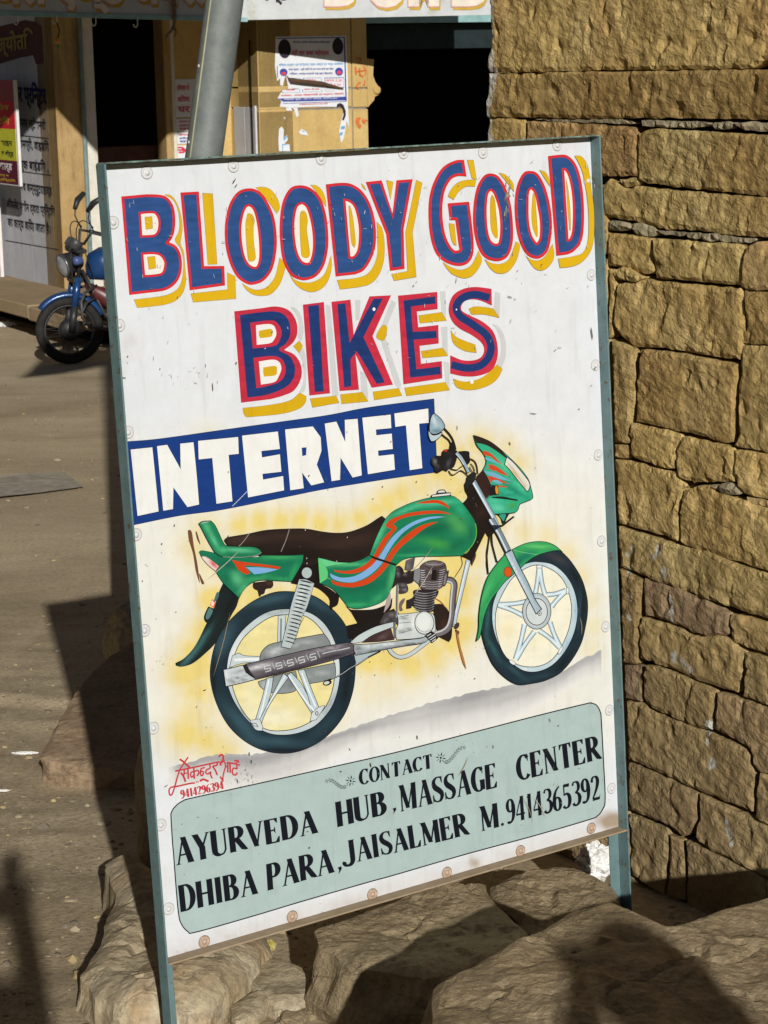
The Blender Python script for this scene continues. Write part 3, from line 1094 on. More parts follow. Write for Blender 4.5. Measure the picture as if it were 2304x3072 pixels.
word = Art(0.0008)
word.STEP = 6e-6
WORDS = []
set_word(word, 'AYURVEDA', c1(112, 942), c1(1128, 705), c1(92, 752), c1(1108, 540))
word.build('lettering', M_PAINT, sign)
word = Art(0.0008)
word.STEP = 6e-6
set_word(word, 'HUB', c1(1258, 668), c2(142, 788), c1(1240, 490), c2(126, 636))
word.build('lettering', M_PAINT, sign)
word = Art(0.0008)
word.STEP = 6e-6
set_word(word, ',', c2(168, 772), c2(205, 762), c2(158, 640), c2(195, 630))
set_word(word, 'MASSAGE', c2(218, 778), c2(862, 612), c2(206, 606), c2(850, 452))
word.build('lettering', M_PAINT, sign)
word = Art(0.0008)
word.STEP = 6e-6
set_word(word, 'CENTER', c2(985, 578), c2(1540, 428), c2(970, 412), c2(1522, 272))
word.build('lettering', M_PAINT, sign)
word = Art(0.0008)
word.STEP = 6e-6
set_word(word, 'DHIBA', c1(142, 1275), c1(700, 1137), c1(122, 1085), c1(682, 962))
word.build('lettering', M_PAINT, sign)
word = Art(0.0008)
word.STEP = 6e-6
set_word(word, 'PARA', c1(760, 1120), c1(1245, 985), c1(748, 932), c1(1225, 815))
word.build('lettering', M_PAINT, sign)
word = Art(0.0008)
word.STEP = 6e-6
set_word(word, ',', c1(1262, 975), c1(1305, 963), c1(1248, 800), c1(1290, 790))
set_word(word, 'JAISALMER', (1028, 2597), (1410, 2503), (1020, 2527), (1400, 2436))
word.build('lettering', M_PAINT, sign)
word = Art(0.0008)
word.STEP = 6e-6
set_word(word, 'M.', c2(745, 905), c2(912, 862), c2(733, 743), c2(898, 705))
word.build('lettering', M_PAINT, sign)
word = Art(0.0008)
word.STEP = 6e-6
set_word(word, '9414365392', c2(915, 858), c2(1536, 692), c2(905, 700), c2(1524, 533))
word.build('lettering', M_PAINT, sign)
word = Art(0.0008)
word.STEP = 6e-6
set_word(word, 'CONTACT', (1078, 2357), (1300, 2303), (1076, 2310), (1297, 2261))
word.build('lettering', M_PAINT, sign)
word = Art(0.0008)
word.STEP = 6e-6
# flowers and sprigs
word.use(1050, 2200, 4.1475)
for (cx, cy, fl) in ((1130, 305, 1), (8, 592, -1)):
    for k in range(8):
        a = math.radians(k * 45 + 10)
        word.stroke(f"{cx+22*math.cos(a):.0f},{cy+22*math.sin(a):.0f} {cx+40*math.cos(a):.0f},{cy+40*math.sin(a):.0f} {cx+66*math.cos(a):.0f},{cy+70*math.sin(a):.0f}", 17 if k % 2 == 0 else 9, (18, 22, 32), smooth=False, taper=True)
    word.ell(cx, cy, 11, 15, (18, 22, 32))
stem = [(1155, 345), (1180, 360), (1215, 358), (1255, 325), (1290, 280), (1330, 225), (1375, 182), (1445, 172)]
for fl, ox, oy in ((1, 0, 0), (-1, 0, 0)):
    pts = stem if fl == 1 else [(-25 - (x - 1155) * 1.0 + 0, 592 + (y - 305) + (x - 1155) * 0.50) for x, y in stem]
    word.stroke(' '.join(f'{x:.0f},{y:.0f}' for x, y in pts), 5, (18, 22, 32))
    for i in range(1, len(pts) - 1):
        for sg in (-1, 1):
            for q in (0.0, 0.5):
                x = pts[i][0] * (1 - q) + pts[i + 1][0] * q
                y = pts[i][1] * (1 - q) + pts[i + 1][1] * q
                dx, dy = pts[i + 1][0] - pts[i][0], pts[i + 1][1] - pts[i][1]
                L = math.hypot(dx, dy)
                nx, ny = -dy / L * sg, dx / L * sg
                word.stroke(f"{x+nx*9-dx/L*4:.0f},{y+ny*9-dy/L*4:.0f} {x+nx*15+dx/L*10:.0f},{y+ny*15+dy/L*10:.0f} {x+nx*22+dx/L*24:.0f},{y+ny*22+dy/L*24:.0f}", 8, (18, 22, 32), smooth=False, taper=True)
word.build('flower_ornament', M_PAINT, sign)

# the painter's red signature
word = Art(0.0008)
word.STEP = 6e-6
word.use(480, 2220, 5.925)
RD = (196, 62, 70)
for t, w in (("270,552 540,498 1060,385", 20), ("350,340 420,390 530,490", 24), ("500,305 400,450 340,560 270,800 240,900 210,970 175,975 160,900 185,850 240,830", 18),
             ("240,830 300,825 450,790 560,768 620,765", 20), ("365,580 410,630 440,700 450,745", 24), ("430,530 430,600 400,640", 20), ("440,590 500,590", 14), ("495,490 505,690", 20), ("515,500 520,600 510,680", 0.1),
             ("600,490 612,690", 20), ("615,570 560,570 545,630 570,660 605,620", 18), ("612,560 670,540 690,590 655,640", 18), ("800,490 730,515 720,600 745,635 770,600 765,560 720,560", 18),
             ("885,430 890,500 830,530 815,580 850,605 900,570 900,620 930,685", 18), ("1020,400 1010,450 940,470 980,530 1020,625", 20),
             ("1045,300 1090,260 1125,290 1115,360 1075,410 1085,455", 24), ("1075,420 1130,380 1160,420 1165,470 1140,560 1120,650 1120,740", 16), ("1070,650 1115,720", 20), ("1165,470 1210,480", 14),
             ("1185,400 1320,420 1420,450", 20), ("1205,410 1205,575", 20), ("1245,415 1250,585", 20), ("1320,380 1350,365 1400,372", 20), ("1330,430 1370,395 1415,390", 14),
             ("1360,450 1370,510 1310,500 1285,550 1300,610 1350,620 1375,575", 18), ("640,735 655,760", 10), ("665,730 685,755", 10), ("705,730 770,700 840,725 860,740", 26)):
    if w > 1:
        word.stroke(t, w * 1.25 + 4, RD)
set_word(word, '9414296394', (543, 2396), (673, 2366), (540, 2371), (669, 2342), RD, 1.7)
word.build('painter_signature', M_PAINT, sign)

# ------------------------------------------------------------------ the painted motorcycle
bk = Art()
INK = (24, 24, 28)
BLK = (34, 26, 24)
GRN = (22, 128, 88)
GLT = (70, 186, 120)
GDK = (12, 96, 72)
ORG = (206, 66, 22)
SKY_B = (124, 174, 222)
SIL = (196, 208, 210)
SILD = (140, 150, 154)
TYR = (28, 46, 56)
TYL = (58, 88, 100)
PALE = (232, 220, 156)


def ring_dark(P, w=2.2, c=INK):
    bk.outline(P, w, c)


# mudflap
bk.use(500, 1700, 2.765)
P = bk.poly("470,130* 600,265* 580,330 540,400 480,520 400,640 320,720 220,800 130,830 75,822* 72,800* 150,755 240,650 330,470 395,330 430,220", (24, 34, 34), fine=8, grain=.2,
            blobs=[(200, 740, 150, 24, -48, (70, 116, 116), .9), (300, 600, 130, 20, -55, (60, 110, 108), .9), (540, 300, 120, 30, -60, (14, 20, 20), .8)])
bk.poly("345,330* 318,385 308,425 318,455 335,468* 380,440* 400,350*", (22, 34, 36))
bk.poly("350,345 372,350 382,372 352,428 330,436 325,408", (84, 122, 120))
bk.poly("415,215 435,220 425,262 400,292 392,280", (70, 108, 108))
bk.poly("378,268* 408,300* 395,345* 358,318*", (214, 84, 66))
bk.poly("376,276* 398,302* 386,332* 364,314*", (238, 214, 196))

# ---- rear wheel
P = bk.poly("1000,205 1200,235 1350,330 1480,480 1550,680 1565,850 1540,1050 1460,1250 1300,1430 1100,1530 900,1545 700,1480 530,1340 420,1150 365,950 370,780 420,600 520,450 680,310 850,225",
            TYR, fine=8, grain=.12,
            blobs=[(470, 620, 60, 190, 28, TYL, .8), (850, 275, 230, 40, -12, TYL, .8), (1250, 300, 160, 40, 30, TYL, .6), (620, 1300, 60, 240, -42, TYL, .8), (900, 1450, 260, 42, 5, TYL, .75),
                   (1300, 1330, 50, 200, 48, (44, 66, 76), .7), (1490, 1000, 34, 240, 8, (20, 24, 28), .8), (390, 900, 24, 260, 0, (18, 22, 26), .8), (1000, 1525, 300, 20, 0, (16, 18, 22), .8)])
ring_dark(P, 2.0, (20, 22, 26))
P = bk.poly("1000,350 1120,362 1230,405 1330,500 1405,650 1437,820 1425,1000 1365,1170 1245,1310 1100,1378 950,1397 820,1372 680,1285 565,1130 500,960 498,850 525,700 610,550 740,430 860,368",
            SIL, fine=10, blobs=[(560, 700, 30, 200, 25, (236, 240, 240), .7), (900, 380, 200, 20, -8, SILD, .8), (640, 1220, 30, 120, -38, SILD, .8), (1350, 1150, 24, 160, 30, (120, 128, 134), .6), (1400, 760, 20, 160, -6, (240, 242, 242), .7)])
ring_dark(P)
P = bk.poly("1000,398 1110,398 1220,455 1320,580 1370,720 1393,850 1380,1000 1325,1150 1210,1275 1060,1345 900,1362 800,1338 690,1270 600,1140 545,990 536,850 560,740 630,600 760,480 880,412", PALE, fine=12, grain=.12,
            blobs=[(900, 1250, 300, 100, 0, (238, 234, 208), .8), (700, 1100, 100, 200, 0, (238, 232, 198), .6), (1280, 600, 120, 120, 0, (236, 228, 178), .6)])
ring_dark(P, 2.2)
for t in ("925,405* 990,398* 972,645* 918,655*", "545,738* 600,715* 650,738 775,745* 770,795* 640,800 520,838*"):
    P = bk.poly(t, SIL)
    ring_dark(P, 1.6)
bk.stroke("950,430 945,640", 14, (120, 132, 140), smooth=False)
bk.stroke("560,775 640,770 765,768", 22, (236, 240, 240))
# drum and chain case
P = bk.poly("772,800* 780,722 830,660 900,632 1100,592 1305,556* 1345,610 1362,655* 1140,700 900,750", (132, 138, 138), fine=10, grain=.2,
            blobs=[(900, 700, 90, 26, -25, (206, 212, 212), .8), (1100, 640, 200, 14, -10, (176, 182, 182), .8), (820, 760, 40, 30, 0, (90, 94, 98), .7)])
ring_dark(P, 2.0)
P = bk.poly("1135,850* 1395,798* 1402,860 1398,915* 1300,950 1160,975*", (134, 142, 142), fine=12, grain=.15, blobs=[(1260, 890, 110, 12, -12, (200, 206, 206), .6)])
ring_dark(P, 1.8)
P = bk.poly("758,955* 780,1000 850,1040 950,1053 1050,1038 1092,1000* 1072,868* 900,905*", (138, 146, 146), fine=10, grain=.2, blobs=[(820, 985, 40, 40, 20, (214, 220, 220), .7), (1040, 940, 40, 60, 0, (90, 96, 100), .7)])
ring_dark(P, 1.8)
for t in ("830,925* 885,915* 862,1060 792,1285* 735,1275* 800,1060*", "968,885* 1012,918* 870,1120 800,1260 785,1330* 770,1270*", "1000,900* 1032,878* 1110,960 1172,1070* 1262,1165* 1205,1222*", "1088,860* 1142,850* 1200,1010 1262,1165* 1210,1212* 1168,1060*"):
    P = bk.poly(t, (190, 206, 212), fine=8, grain=.15)
    ring_dark(P, 1.8)
for t, w in (("848,940 800,1150 765,1270", 12), ("985,905 830,1170", 8), ("1015,905 1130,1080 1225,1200", 14), ("1120,880 1170,1010 1235,1160", 12)):
    bk.stroke(t, w, (232, 240, 242))
P = bk.poly("690,1275* 770,1262* 798,1325* 792,1362* 735,1350", (206, 214, 216))
ring_dark(P, 1.4)
bk.poly("705,1295* 740,1300 762,1330* 725,1322", (60, 64, 68))
bk.poly("712,1300* 738,1305 752,1325* 728,1318", (214, 220, 220))
P = bk.poly("1205,1212* 1262,1165* 1310,1158 1240,1270* 1188,1282*", (206, 214, 216))
ring_dark(P, 1.4)
bk.ell(1245, 1217, 14, 18, INK)
bk.ell(1245, 1217, 9, 12, (196, 204, 206))

# ---- black frame pieces
bk.use(0, 0, 1)
bk.poly("905,1663* 958,1672* 962,1752* 990,1766 1018,1788* 1012,1815 990,1822 988,1800 975,1782 945,1762 905,1757* 872,1750*", (26, 18, 16), fine=8, grain=.2)
bk.poly("975,1782* 1012,1790* 1002,1815 994,1832* 988,1822 992,1800*", (26, 20, 18))
bk.use(900, 1650, 3.1904)
bk.poly("430,530* 470,560 520,572 700,566 835,520* 885,455* 870,560 800,620 780,700 640,770 500,865* 460,800 445,725* 548,700* 490,600*", (26, 20, 18), fine=9, grain=.25)
bk.poly("445,725* 548,700* 900,560* 940,640* 780,720 640,760 500,840 460,850*", (24, 20, 18), fine=9, grain=.2)
# right hand dark mass behind the engine
bk.poly("1270,520* 1360,520 1425,590 1455,720 1450,835 1424,882* 1330,835* 1290,700", (40, 28, 24), fine=8, grain=.25, blobs=[(1380, 720, 40, 60, 0, (86, 58, 40), .5)])
# swing arm, engine
bk.poly("590,888* 700,810 870,742* 905,860* 760,880*", (64, 46, 46), fine=8, grain=.3, blobs=[(790, 830, 60, 20, -30, (120, 100, 98), .6)])
P = bk.poly("478,888* 560,815 700,742 800,710 892,688* 900,735 870,745* 700,812 600,878* 520,895*", (194, 206, 206), fine=10, grain=.1)
ring_dark(P, 1.6)
P = bk.poly("760,700* 820,600 930,590 950,640 940,720 890,690 800,712*", (64, 58, 60), fine=7, grain=.35, blobs=[(880, 620, 30, 20, 0, (150, 144, 146), .6), (820, 670, 30, 12, -40, (140, 136, 138), .6)])
P = bk.poly("930,615* 1060,605 1180,588 1240,598 1272,615 1290,650 1300,770* 1262,820 1180,835 1100,848 925,860* 915,780 940,700", (200, 208, 206), fine=8, grain=.1,
            blobs=[(1000, 650, 70, 10, -10, (110, 114, 118), .8), (1000, 770, 90, 12, -15, (60, 60, 66), .85), (1090, 700, 26, 90, 0, (244, 246, 244), .8), (960, 720, 30, 50, 0, (236, 240, 238), .6)])
ring_dark(P, 1.8)
bk.ell(1190, 698, 95, 112, INK)
bk.ell(1190, 697, 88, 105, (214, 220, 216))
bk.ell(1180, 690, 66, 80, (226, 230, 226))
bk.stroke("1120,730 1150,770 1200,785 1250,760", 6, (150, 158, 158))
for t in ("960,640 1040,622", "950,700 1060,690", "945,800 1070,765"):
    bk.stroke(t, 5, (90, 92, 98), smooth=False)
# cooling fins
P = bk.poly("1085,400 1120,382 1300,385 1325,400 1310,440 1285,480 1290,540 1282,575 1250,590 1170,580 1110,560 1075,535 1060,555 1018,562* 1020,482* 1060,468 1090,440", (44, 40, 42), fine=8, grain=.2)
ring_dark(P, 1.4)
for k in range(8):
    y = 398 + k * 24
    bk.stroke(f"{1100 + (k>3)*-12 + abs(k-3)*2},{y} 1170,{y+16} 1240,{y+14} {1308 - k*4},{y-4}", 6, (150, 152, 156))
    bk.stroke(f"{1110},{y+9} 1180,{y+24} {1290 - k*4},{y+6}", 5, (92, 90, 94))
P = bk.poly("1142,190 1165,140 1230,106 1310,102 1380,125 1400,170 1402,240 1385,310 1345,365 1260,385 1175,378 1140,340 1128,270", (86, 74, 76), fine=7, grain=.2,
            blobs=[(1270, 130, 80, 16, 0, (160, 152, 154), .6), (1300, 240, 60, 70, 0, (36, 28, 28), .9), (1180, 250, 18, 90, 0, (50, 42, 44), .7), (1370, 240, 14, 80, 0, (48, 40, 42), .7)])
ring_dark(P, 2.0)
bk.stroke("1195,150 1240,172 1330,170 1385,148", 5, (40, 34, 36))
bk.stroke("1205,120 1230,140 1330,142 1370,120", 4, (176, 170, 172))
for k in range(8):
    y = 185 + k * 22
    bk.stroke(f"{1142 + k*2},{y} {1170 + k*2},{y+12} {1200 + k},{y+4}", 7, (196, 196, 198), taper=True)
    bk.stroke(f"{1330 - k*3},{y+8} {1360 - k*3},{y+8} {1395 - k*4},{y-6}", 6, (176, 174, 178), taper=True)
for k in range(5):
    bk.stroke(f"{1245 + k*14},195 {1243 + k*14},{232 - k*3}", 4, (190, 190, 192), smooth=False)
for y in (300, 322, 344, 364):
    bk.stroke(f"1200,{y} 1270,{y+8} 1345,{y-3}", 5, (158, 156, 160))
bk.poly("1270,190* 1305,190* 1300,290* 1255,285*", (26, 18, 18))
# carburettor and hoses
P = bk.poly("912,175 950,150 985,180 1000,215 1040,200 1095,200* 1092,285 1065,318 1000,325 940,318* 905,350 880,372* 895,280", (40, 32, 34), fine=7, grain=.4,
            blobs=[(940, 230, 14, 24, 0, (130, 124, 128), .8), (1010, 235, 14, 14, 0, (150, 146, 150), .8), (1050, 260, 16, 10, 0, (90, 84, 88), .7), (930, 180, 14, 10, 0, (120, 114, 118), .7)])
P = bk.poly("1092,192* 1150,172* 1155,250 1135,328* 1085,285*", (132, 134, 138), fine=8)
ring_dark(P, 1.4)
P = bk.poly("1015,100* 1060,82 1102,72* 1085,180* 1045,200 1000,188*", (92, 84, 88), fine=7, blobs=[(1040, 130, 8, 40, 10, (170, 168, 172), .8), (1080, 120, 8, 50, 10, (40, 34, 36), .8)])
P = bk.poly("935,318* 1010,315 1035,360 1030,400 990,418 945,415 950,370", (64, 56, 58), fine=6, grain=.5, blobs=[(985, 345, 20, 8, -10, (170, 168, 170), .8), (1000, 385, 20, 8, 20, (150, 148, 150), .7)])
bk.stroke("935,330 930,480 928,600 905,700 912,845", 22, (104, 106, 110))
bk.stroke("940,340 936,480 932,600 912,700", 7, (168, 170, 172))
bk.ell(908, 668, 24, 26, (70, 70, 74))
bk.poly("955,500 1000,460 1000,490 975,540 985,575 955,580", (110, 96, 94))
bk.poly("850,400* 868,420 862,520 800,605* 820,520", (176, 160, 156))
bk.stroke("1540,60 1552,110 1545,160 1480,262", 6, (60, 48, 30))
bk.stroke("1275,455 1340,490 1400,555", 9, (168, 96, 50), taper=True)
# exhaust pipe round the front of the engine
bk.stroke("1400,282 1450,290 1478,330 1470,420 1462,520 1455,640 1425,740 1370,790 1290,812 1230,838", 62, (44, 40, 44))
bk.stroke("1400,284 1450,294 1476,332 1468,420 1460,520 1453,640 1424,736 1370,784 1290,806 1230,832", 52, (116, 110, 114))
bk.stroke("1398,300 1440,308 1458,340 1450,430 1442,520 1436,640 1410,726 1360,770 1290,792", 16, (196, 196, 200))
bk.stroke("1410,262 1465,275 1494,320 1488,420 1478,520 1472,640 1444,742", 7, (64, 58, 62))
bk.poly("1375,260* 1410,200 1425,210 1395,335 1362,345*", (60, 54, 58))
bk.poly("1380,262* 1404,222 1390,325 1372,330*", (130, 126, 130))
# crash bar loops
bk.stroke("845,930 880,985 940,1022 1010,1018 1100,970 1240,862", 42, (60, 64, 68))
bk.stroke("845,930 880,985 940,1022 1010,1018 1100,970 1240,862", 32, (192, 204, 206))
bk.poly("520,1000* 640,975 780,965* 650,1035 545,1105* 530,1050", (172, 188, 192))
# silencer
bk.use(500, 1700, 2.765)
P = bk.poly("655,808* 800,775 1200,682 1500,628* 1545,645 1562,700* 1545,722 1400,770 1100,850 740,936* 690,895", (98, 92, 98), fine=7, grain=.2,
            blobs=[(760, 830, 110, 20, -14, (232, 234, 236), .8), (1000, 800, 260, 14, -13, (170, 168, 174), .6), (1000, 865, 380, 22, -14, (38, 30, 44), .9), (1400, 740, 220, 18, -14, (36, 30, 44), .9),
                   (1350, 680, 180, 12, -12, (176, 174, 180), .8), (1500, 650, 60, 18, -8, (60, 54, 60), .7)])
ring_dark(P, 2.0)
P = bk.poly("470,855* 560,835 632,815* 665,880 742,934* 620,965 490,995*", (196, 206, 208), fine=7,
            blobs=[(570, 925, 100, 8, -12, (30, 28, 34), .95), (600, 950, 110, 8, -12, (90, 92, 98), .8), (600, 870, 60, 12, -10, (120, 116, 122), .7), (500, 900, 16, 60, 0, (240, 244, 244), .6)])
ring_dark(P, 2.4)
bk.poly("632,815* 662,808* 690,860 742,934* 700,905 655,880*", (40, 36, 40))
for gx in range(5):
    x = 808 + gx * 94
    y = 828 - gx * 24
    for t in (f"{x+2},{y} {x+52},{y-12}", f"{x+6},{y+24} {x+54},{y+12}", f"{x+10},{y+46} {x+58},{y+32}", f"{x+6},{y+2} {x+4},{y+24}", f"{x+50},{y+14} {x+58},{y+34}"):
        bk.stroke(t, 7, (206, 210, 212), smooth=False)
    bk.stroke(f"{x+66},{y-28} {x+88},{y+20}", 6, (190, 192, 196), smooth=False)
bk.stroke("1290,722 1380,700 1440,690 1520,672", 8, (190, 196, 200))
bk.use(900, 1650, 3.1904)
P = bk.poly("515,905* 700,895 1000,862 1150,845 1215,822* 1232,845 1180,890 1000,920 850,945 690,978 535,1008* 515,960*", (170, 180, 184), fine=7, grain=.15,
            blobs=[(750, 965, 260, 14, -8, (40, 36, 46), .95), (1050, 905, 180, 14, -8, (56, 50, 60), .9), (800, 905, 260, 8, -5, (232, 238, 240), .8), (560, 940, 40, 30, 0, (80, 76, 84), .7)])
ring_dark(P, 2.0)
bk.stroke("235,1275 300,1235 400,1190 480,1135 560,1090 650,1030 770,968", 15, INK)
bk.stroke("300,1232 400,1186 480,1131 560,1086 650,1028", 4, (200, 206, 208))
bk.ell(262, 1270, 42, 26, INK, -15)
bk.ell(255, 1272, 28, 15, (206, 210, 196), -15)
P = bk.poly("1190,822* 1262,775* 1325,842* 1265,892*", INK)
for a in ("1215,825 1255,800", "1230,845 1290,806", "1245,862 1300,826", "1262,878 1300,850"):
    bk.stroke(a, 8, (206, 210, 210), smooth=False)
# ---- front down tube
bk.stroke("1615,95,46 1560,330,42 1500,600,34 1478,735,26", 40, (52, 62, 76))
bk.stroke("1613,97,38 1558,330,34 1498,600,27 1477,732,20", 34, (188, 204, 214))
bk.stroke("1606,120,9 1549,340,9 1490,600,8", 8, (236, 242, 244))
bk.poly("1478,712* 1500,700 1510,692 1525,705 1520,735 1500,755 1475,750*", (70, 50, 48))

# ---- seat
bk.use(0, 0, 1)
P = bk.poly("672,1621* 680,1613 693,1610 741,1602 801,1590 877,1586 922,1587 967,1595 1010,1599 1050,1595 1099,1577 1135,1554 1146,1548* 1156,1556* 1135,1600 1117,1650 1108,1668* 1045,1692* 972,1684* 952,1690* 930,1700 900,1690* 786,1670* 711,1642 681,1634*", (36, 25, 22), fine=8, grain=.25,
            blobs=[(1040, 1625, 120, 24, -8, (58, 42, 36), .8), (850, 1610, 140, 18, -4, (54, 40, 34), .8), (720, 1620, 40, 14, -10, (70, 52, 44), .8), (900, 1660, 110, 20, 0, (20, 14, 12), .8)])
ring_dark(P, 1.2, (20, 14, 12))
for t in ("748,1600 730,1625 715,1640", "868,1588 858,1620 843,1655"):
    bk.stroke(t, 2.2, (150, 138, 128))
for (x, y) in ((916, 1590), (1042, 1612), (920, 1675), (921, 1690), (1010, 1684)):
    bk.ell(x, y, 1.3, 2.4, (196, 190, 182))
# ---- tail cowl
bk.use(500, 1500, 3.318)
bk.poly("862,822* 1055,798* 1062,845 1042,875 990,885 972,930 940,942 938,958* 920,958* 905,900 880,888 860,862", (44, 30, 28), fine=7, grain=.3, blobs=[(1020, 830, 30, 20, 0, (94, 64, 52), .6)])
P = bk.poly("325,515* 350,503 420,515 480,530 560,565 880,570 950,550* 1200,552 1362,545* 1352,620 1310,700 1242,812* 1080,803 950,798 870,815 800,860 755,915 722,976* 640,900 560,820 488,710* 530,655* 450,605 390,568 345,562*", (16, 116, 82), fine=8, grain=.12,
            blobs=[(1120, 572, 220, 20, 0, (64, 170, 96), .9), (900, 780, 160, 26, -10, (52, 160, 96), .9), (1150, 790, 120, 14, 3, (60, 170, 100), .8), (700, 780, 90, 60, 60, (92, 186, 132), .85),
                   (760, 880, 30, 80, 40, (80, 180, 120), .8), (600, 640, 120, 40, 20, (10, 92, 70), .8), (1260, 720, 30, 110, 20, (50, 156, 96), .9), (400, 530, 60, 14, 10, (30, 130, 96), .6), (590, 780, 50, 40, 45, (12, 108, 78), .7)])
ring_dark(P, 1.4, (10, 60, 48))
P = bk.poly("345,562* 400,568 520,655* 488,708* 420,655 370,600", (226, 212, 202), fine=5, blobs=[(470, 640, 60, 22, 45, (214, 40, 34), 1.0), (380, 585, 30, 14, 40, (236, 232, 224), .8)])
ring_dark(P, 1.0, (120, 60, 50))
bk.poly("650,598* 800,622 1000,645 1132,665* 1120,688* 950,665 770,648* 832,730* 790,742* 720,700 680,640", ORG)
bk.poly("788,668* 950,672 1112,692* 980,725 872,740*", SKY_B)
P = bk.poly("318,235* 360,212 440,207* 480,250 520,330 565,425 600,455 700,462 850,465 920,488 946,523* 900,550 800,565 650,570 560,563 490,530 440,460 390,370 350,290", (24, 126, 84), fine=6,
            blobs=[(400, 270, 30, 70, -28, (84, 188, 132), .85), (470, 400, 24, 100, -28, (96, 200, 146), .85), (560, 500, 40, 30, 30, (70, 184, 120), .8), (720, 500, 160, 20, 3, (108, 204, 152), .8), (700, 548, 180, 12, 0, (14, 100, 70), .7), (380, 360, 12, 110, -28, (12, 96, 70), .8)])
ring_dark(P, 2.0, (16, 34, 30))
bk.stroke("944,521 900,548 800,566 650,571 560,564", 4, (170, 176, 160))
bk.poly("342,238* 365,222 430,214 352,236", (170, 190, 180))
# rear shock absorber
bk.ell(1395, 725, 53, 57, (60, 66, 68))
bk.ell(1395, 725, 49, 53, (178, 192, 194))
P = bk.poly("1318,788* 1390,792 1470,830* 1400,1060 1345,1170 1300,1328 1235,1480* 1140,1460* 1180,1300 1235,1060 1290,880", (184, 196, 196), fine=8, blobs=[(1320, 1000, 200, 20, 108, (226, 234, 234), .7)])
ring_dark(P, 1.2, (50, 54, 58))
for k in range(17):
    t = k / 16
    x0 = 1322 - t * 148
    y0 = 800 + t * 600
    w_ = 132 - 28 * t
    bk.stroke(f"{x0:.0f},{y0:.0f} {x0+w_*.5:.0f},{y0+12:.0f} {x0+w_:.0f},{y0+30:.0f}", 15 - 4 * t, (40, 42, 46), taper=True)
bk.use(500, 1700, 2.765)
bk.stroke("1140,420 1100,500 1068,598", 3, (30, 34, 38))

# ---- side cover and tank
bk.use(900, 1400, 2.765)
P = bk.poly("150,755* 200,765 300,790 400,797 500,775 577,735* 800,812* 790,900 770,980 740,1050 700,1110 600,1155 480,1178 400,1165* 350,1100 300,1040 250,1000 165,965*", (20, 120, 84), fine=8, grain=.1,
            blobs=[(400, 812, 230, 16, -3, (90, 196, 128), .8), (500, 1000, 240, 60, -10, (12, 96, 70), .8), (450, 1150, 130, 20, -6, (60, 176, 110), .8), (760, 930, 26, 150, 12, (88, 190, 120), .7), (650, 1090, 80, 30, -40, (56, 170, 106), .7), (300, 960, 90, 40, 30, (14, 104, 76), .6)])
ring_dark(P, 1.3, (12, 74, 54))
P = bk.poly("577,735* 600,670 640,570 700,450 760,380 850,330 950,290 1090,255 1250,243 1300,262 1350,305 1400,370 1450,450 1468,520 1460,600 1420,670 1350,737* 1200,742 1000,745 870,765 805,812*", (20, 124, 84), fine=7, grain=.1,
            blobs=[(1150, 300, 260, 30, -6, (74, 196, 150), .85), (1330, 350, 40, 110, -36, (44, 170, 124), .8), (1300, 480, 100, 60, 40, (96, 190, 96), .75), (1140, 640, 150, 44, 12, (66, 160, 66), .8),
                   (1100, 520, 220, 50, -12, (10, 92, 66), .9), (900, 690, 160, 40, -10, (16, 108, 78), .8), (1300, 650, 110, 50, -30, (12, 96, 70), .7), (660, 560, 30, 160, 26, (88, 200, 142), .85),
                   (880, 360, 160, 20, -22, (84, 198, 146), .8), (1420, 560, 24, 100, 0, (10, 92, 70), .6), (1000, 735, 240, 10, 0, (64, 176, 110), .6)])
ring_dark(P, 1.5, (14, 56, 44))
bk.stroke("1455,470 1464,530 1455,600 1415,670 1360,720", 5, (120, 200, 70))
bk.poly("150,758* 205,820 230,870 228,920* 165,962*", (96, 200, 122))
bk.poly("152,758* 200,768 300,792 400,799 300,812 215,830*", (104, 204, 140))
bk.stroke("165,965 228,925 250,935", 4, (120, 210, 140))
bk.poly("960,305* 1040,284 1130,276 1190,292 1225,320 1240,350* 1190,322 1130,303 1040,305", ORG)
bk.poly("1260,395* 1160,367 1050,366 920,381 820,410 750,440 707,488* 730,508 765,515* 700,585 650,665 600,755 530,818 450,853 370,865 280,857* 295,872 360,885 450,885 550,852 620,795 680,695 740,595 802,515* 792,492 768,480* 830,436 940,406 1060,392 1160,388", ORG)
bk.poly("1212,415* 1100,414 980,440 880,490 790,560 730,630 680,710 620,795 540,862 450,908 350,920 290,905 247,883* 265,925 330,952 430,960 525,930 610,875 680,800 730,710 790,620 860,545 950,483 1060,440 1130,428", SKY_B)
bk.poly("1150,458* 1080,465 980,500 890,560 810,635 750,705 700,785 640,862 560,922 450,960 330,962 255,935* 280,975 370,997 470,997 570,968 650,912 720,835 780,738 840,665 930,592 1030,515 1100,478", ORG)
bk.poly("565,730* 620,748 700,775 805,812* 790,822* 700,793 615,765", (16, 22, 20))
P = bk.poly("1085,258* 1090,235 1130,224 1145,196 1195,190 1218,213 1248,214 1256,240*", (26, 30, 30))
bk.poly("1098,250* 1106,237 1240,222 1244,235*", (222, 226, 222))
bk.poly("1142,217* 1152,201 1192,198 1206,212*", (214, 220, 216))

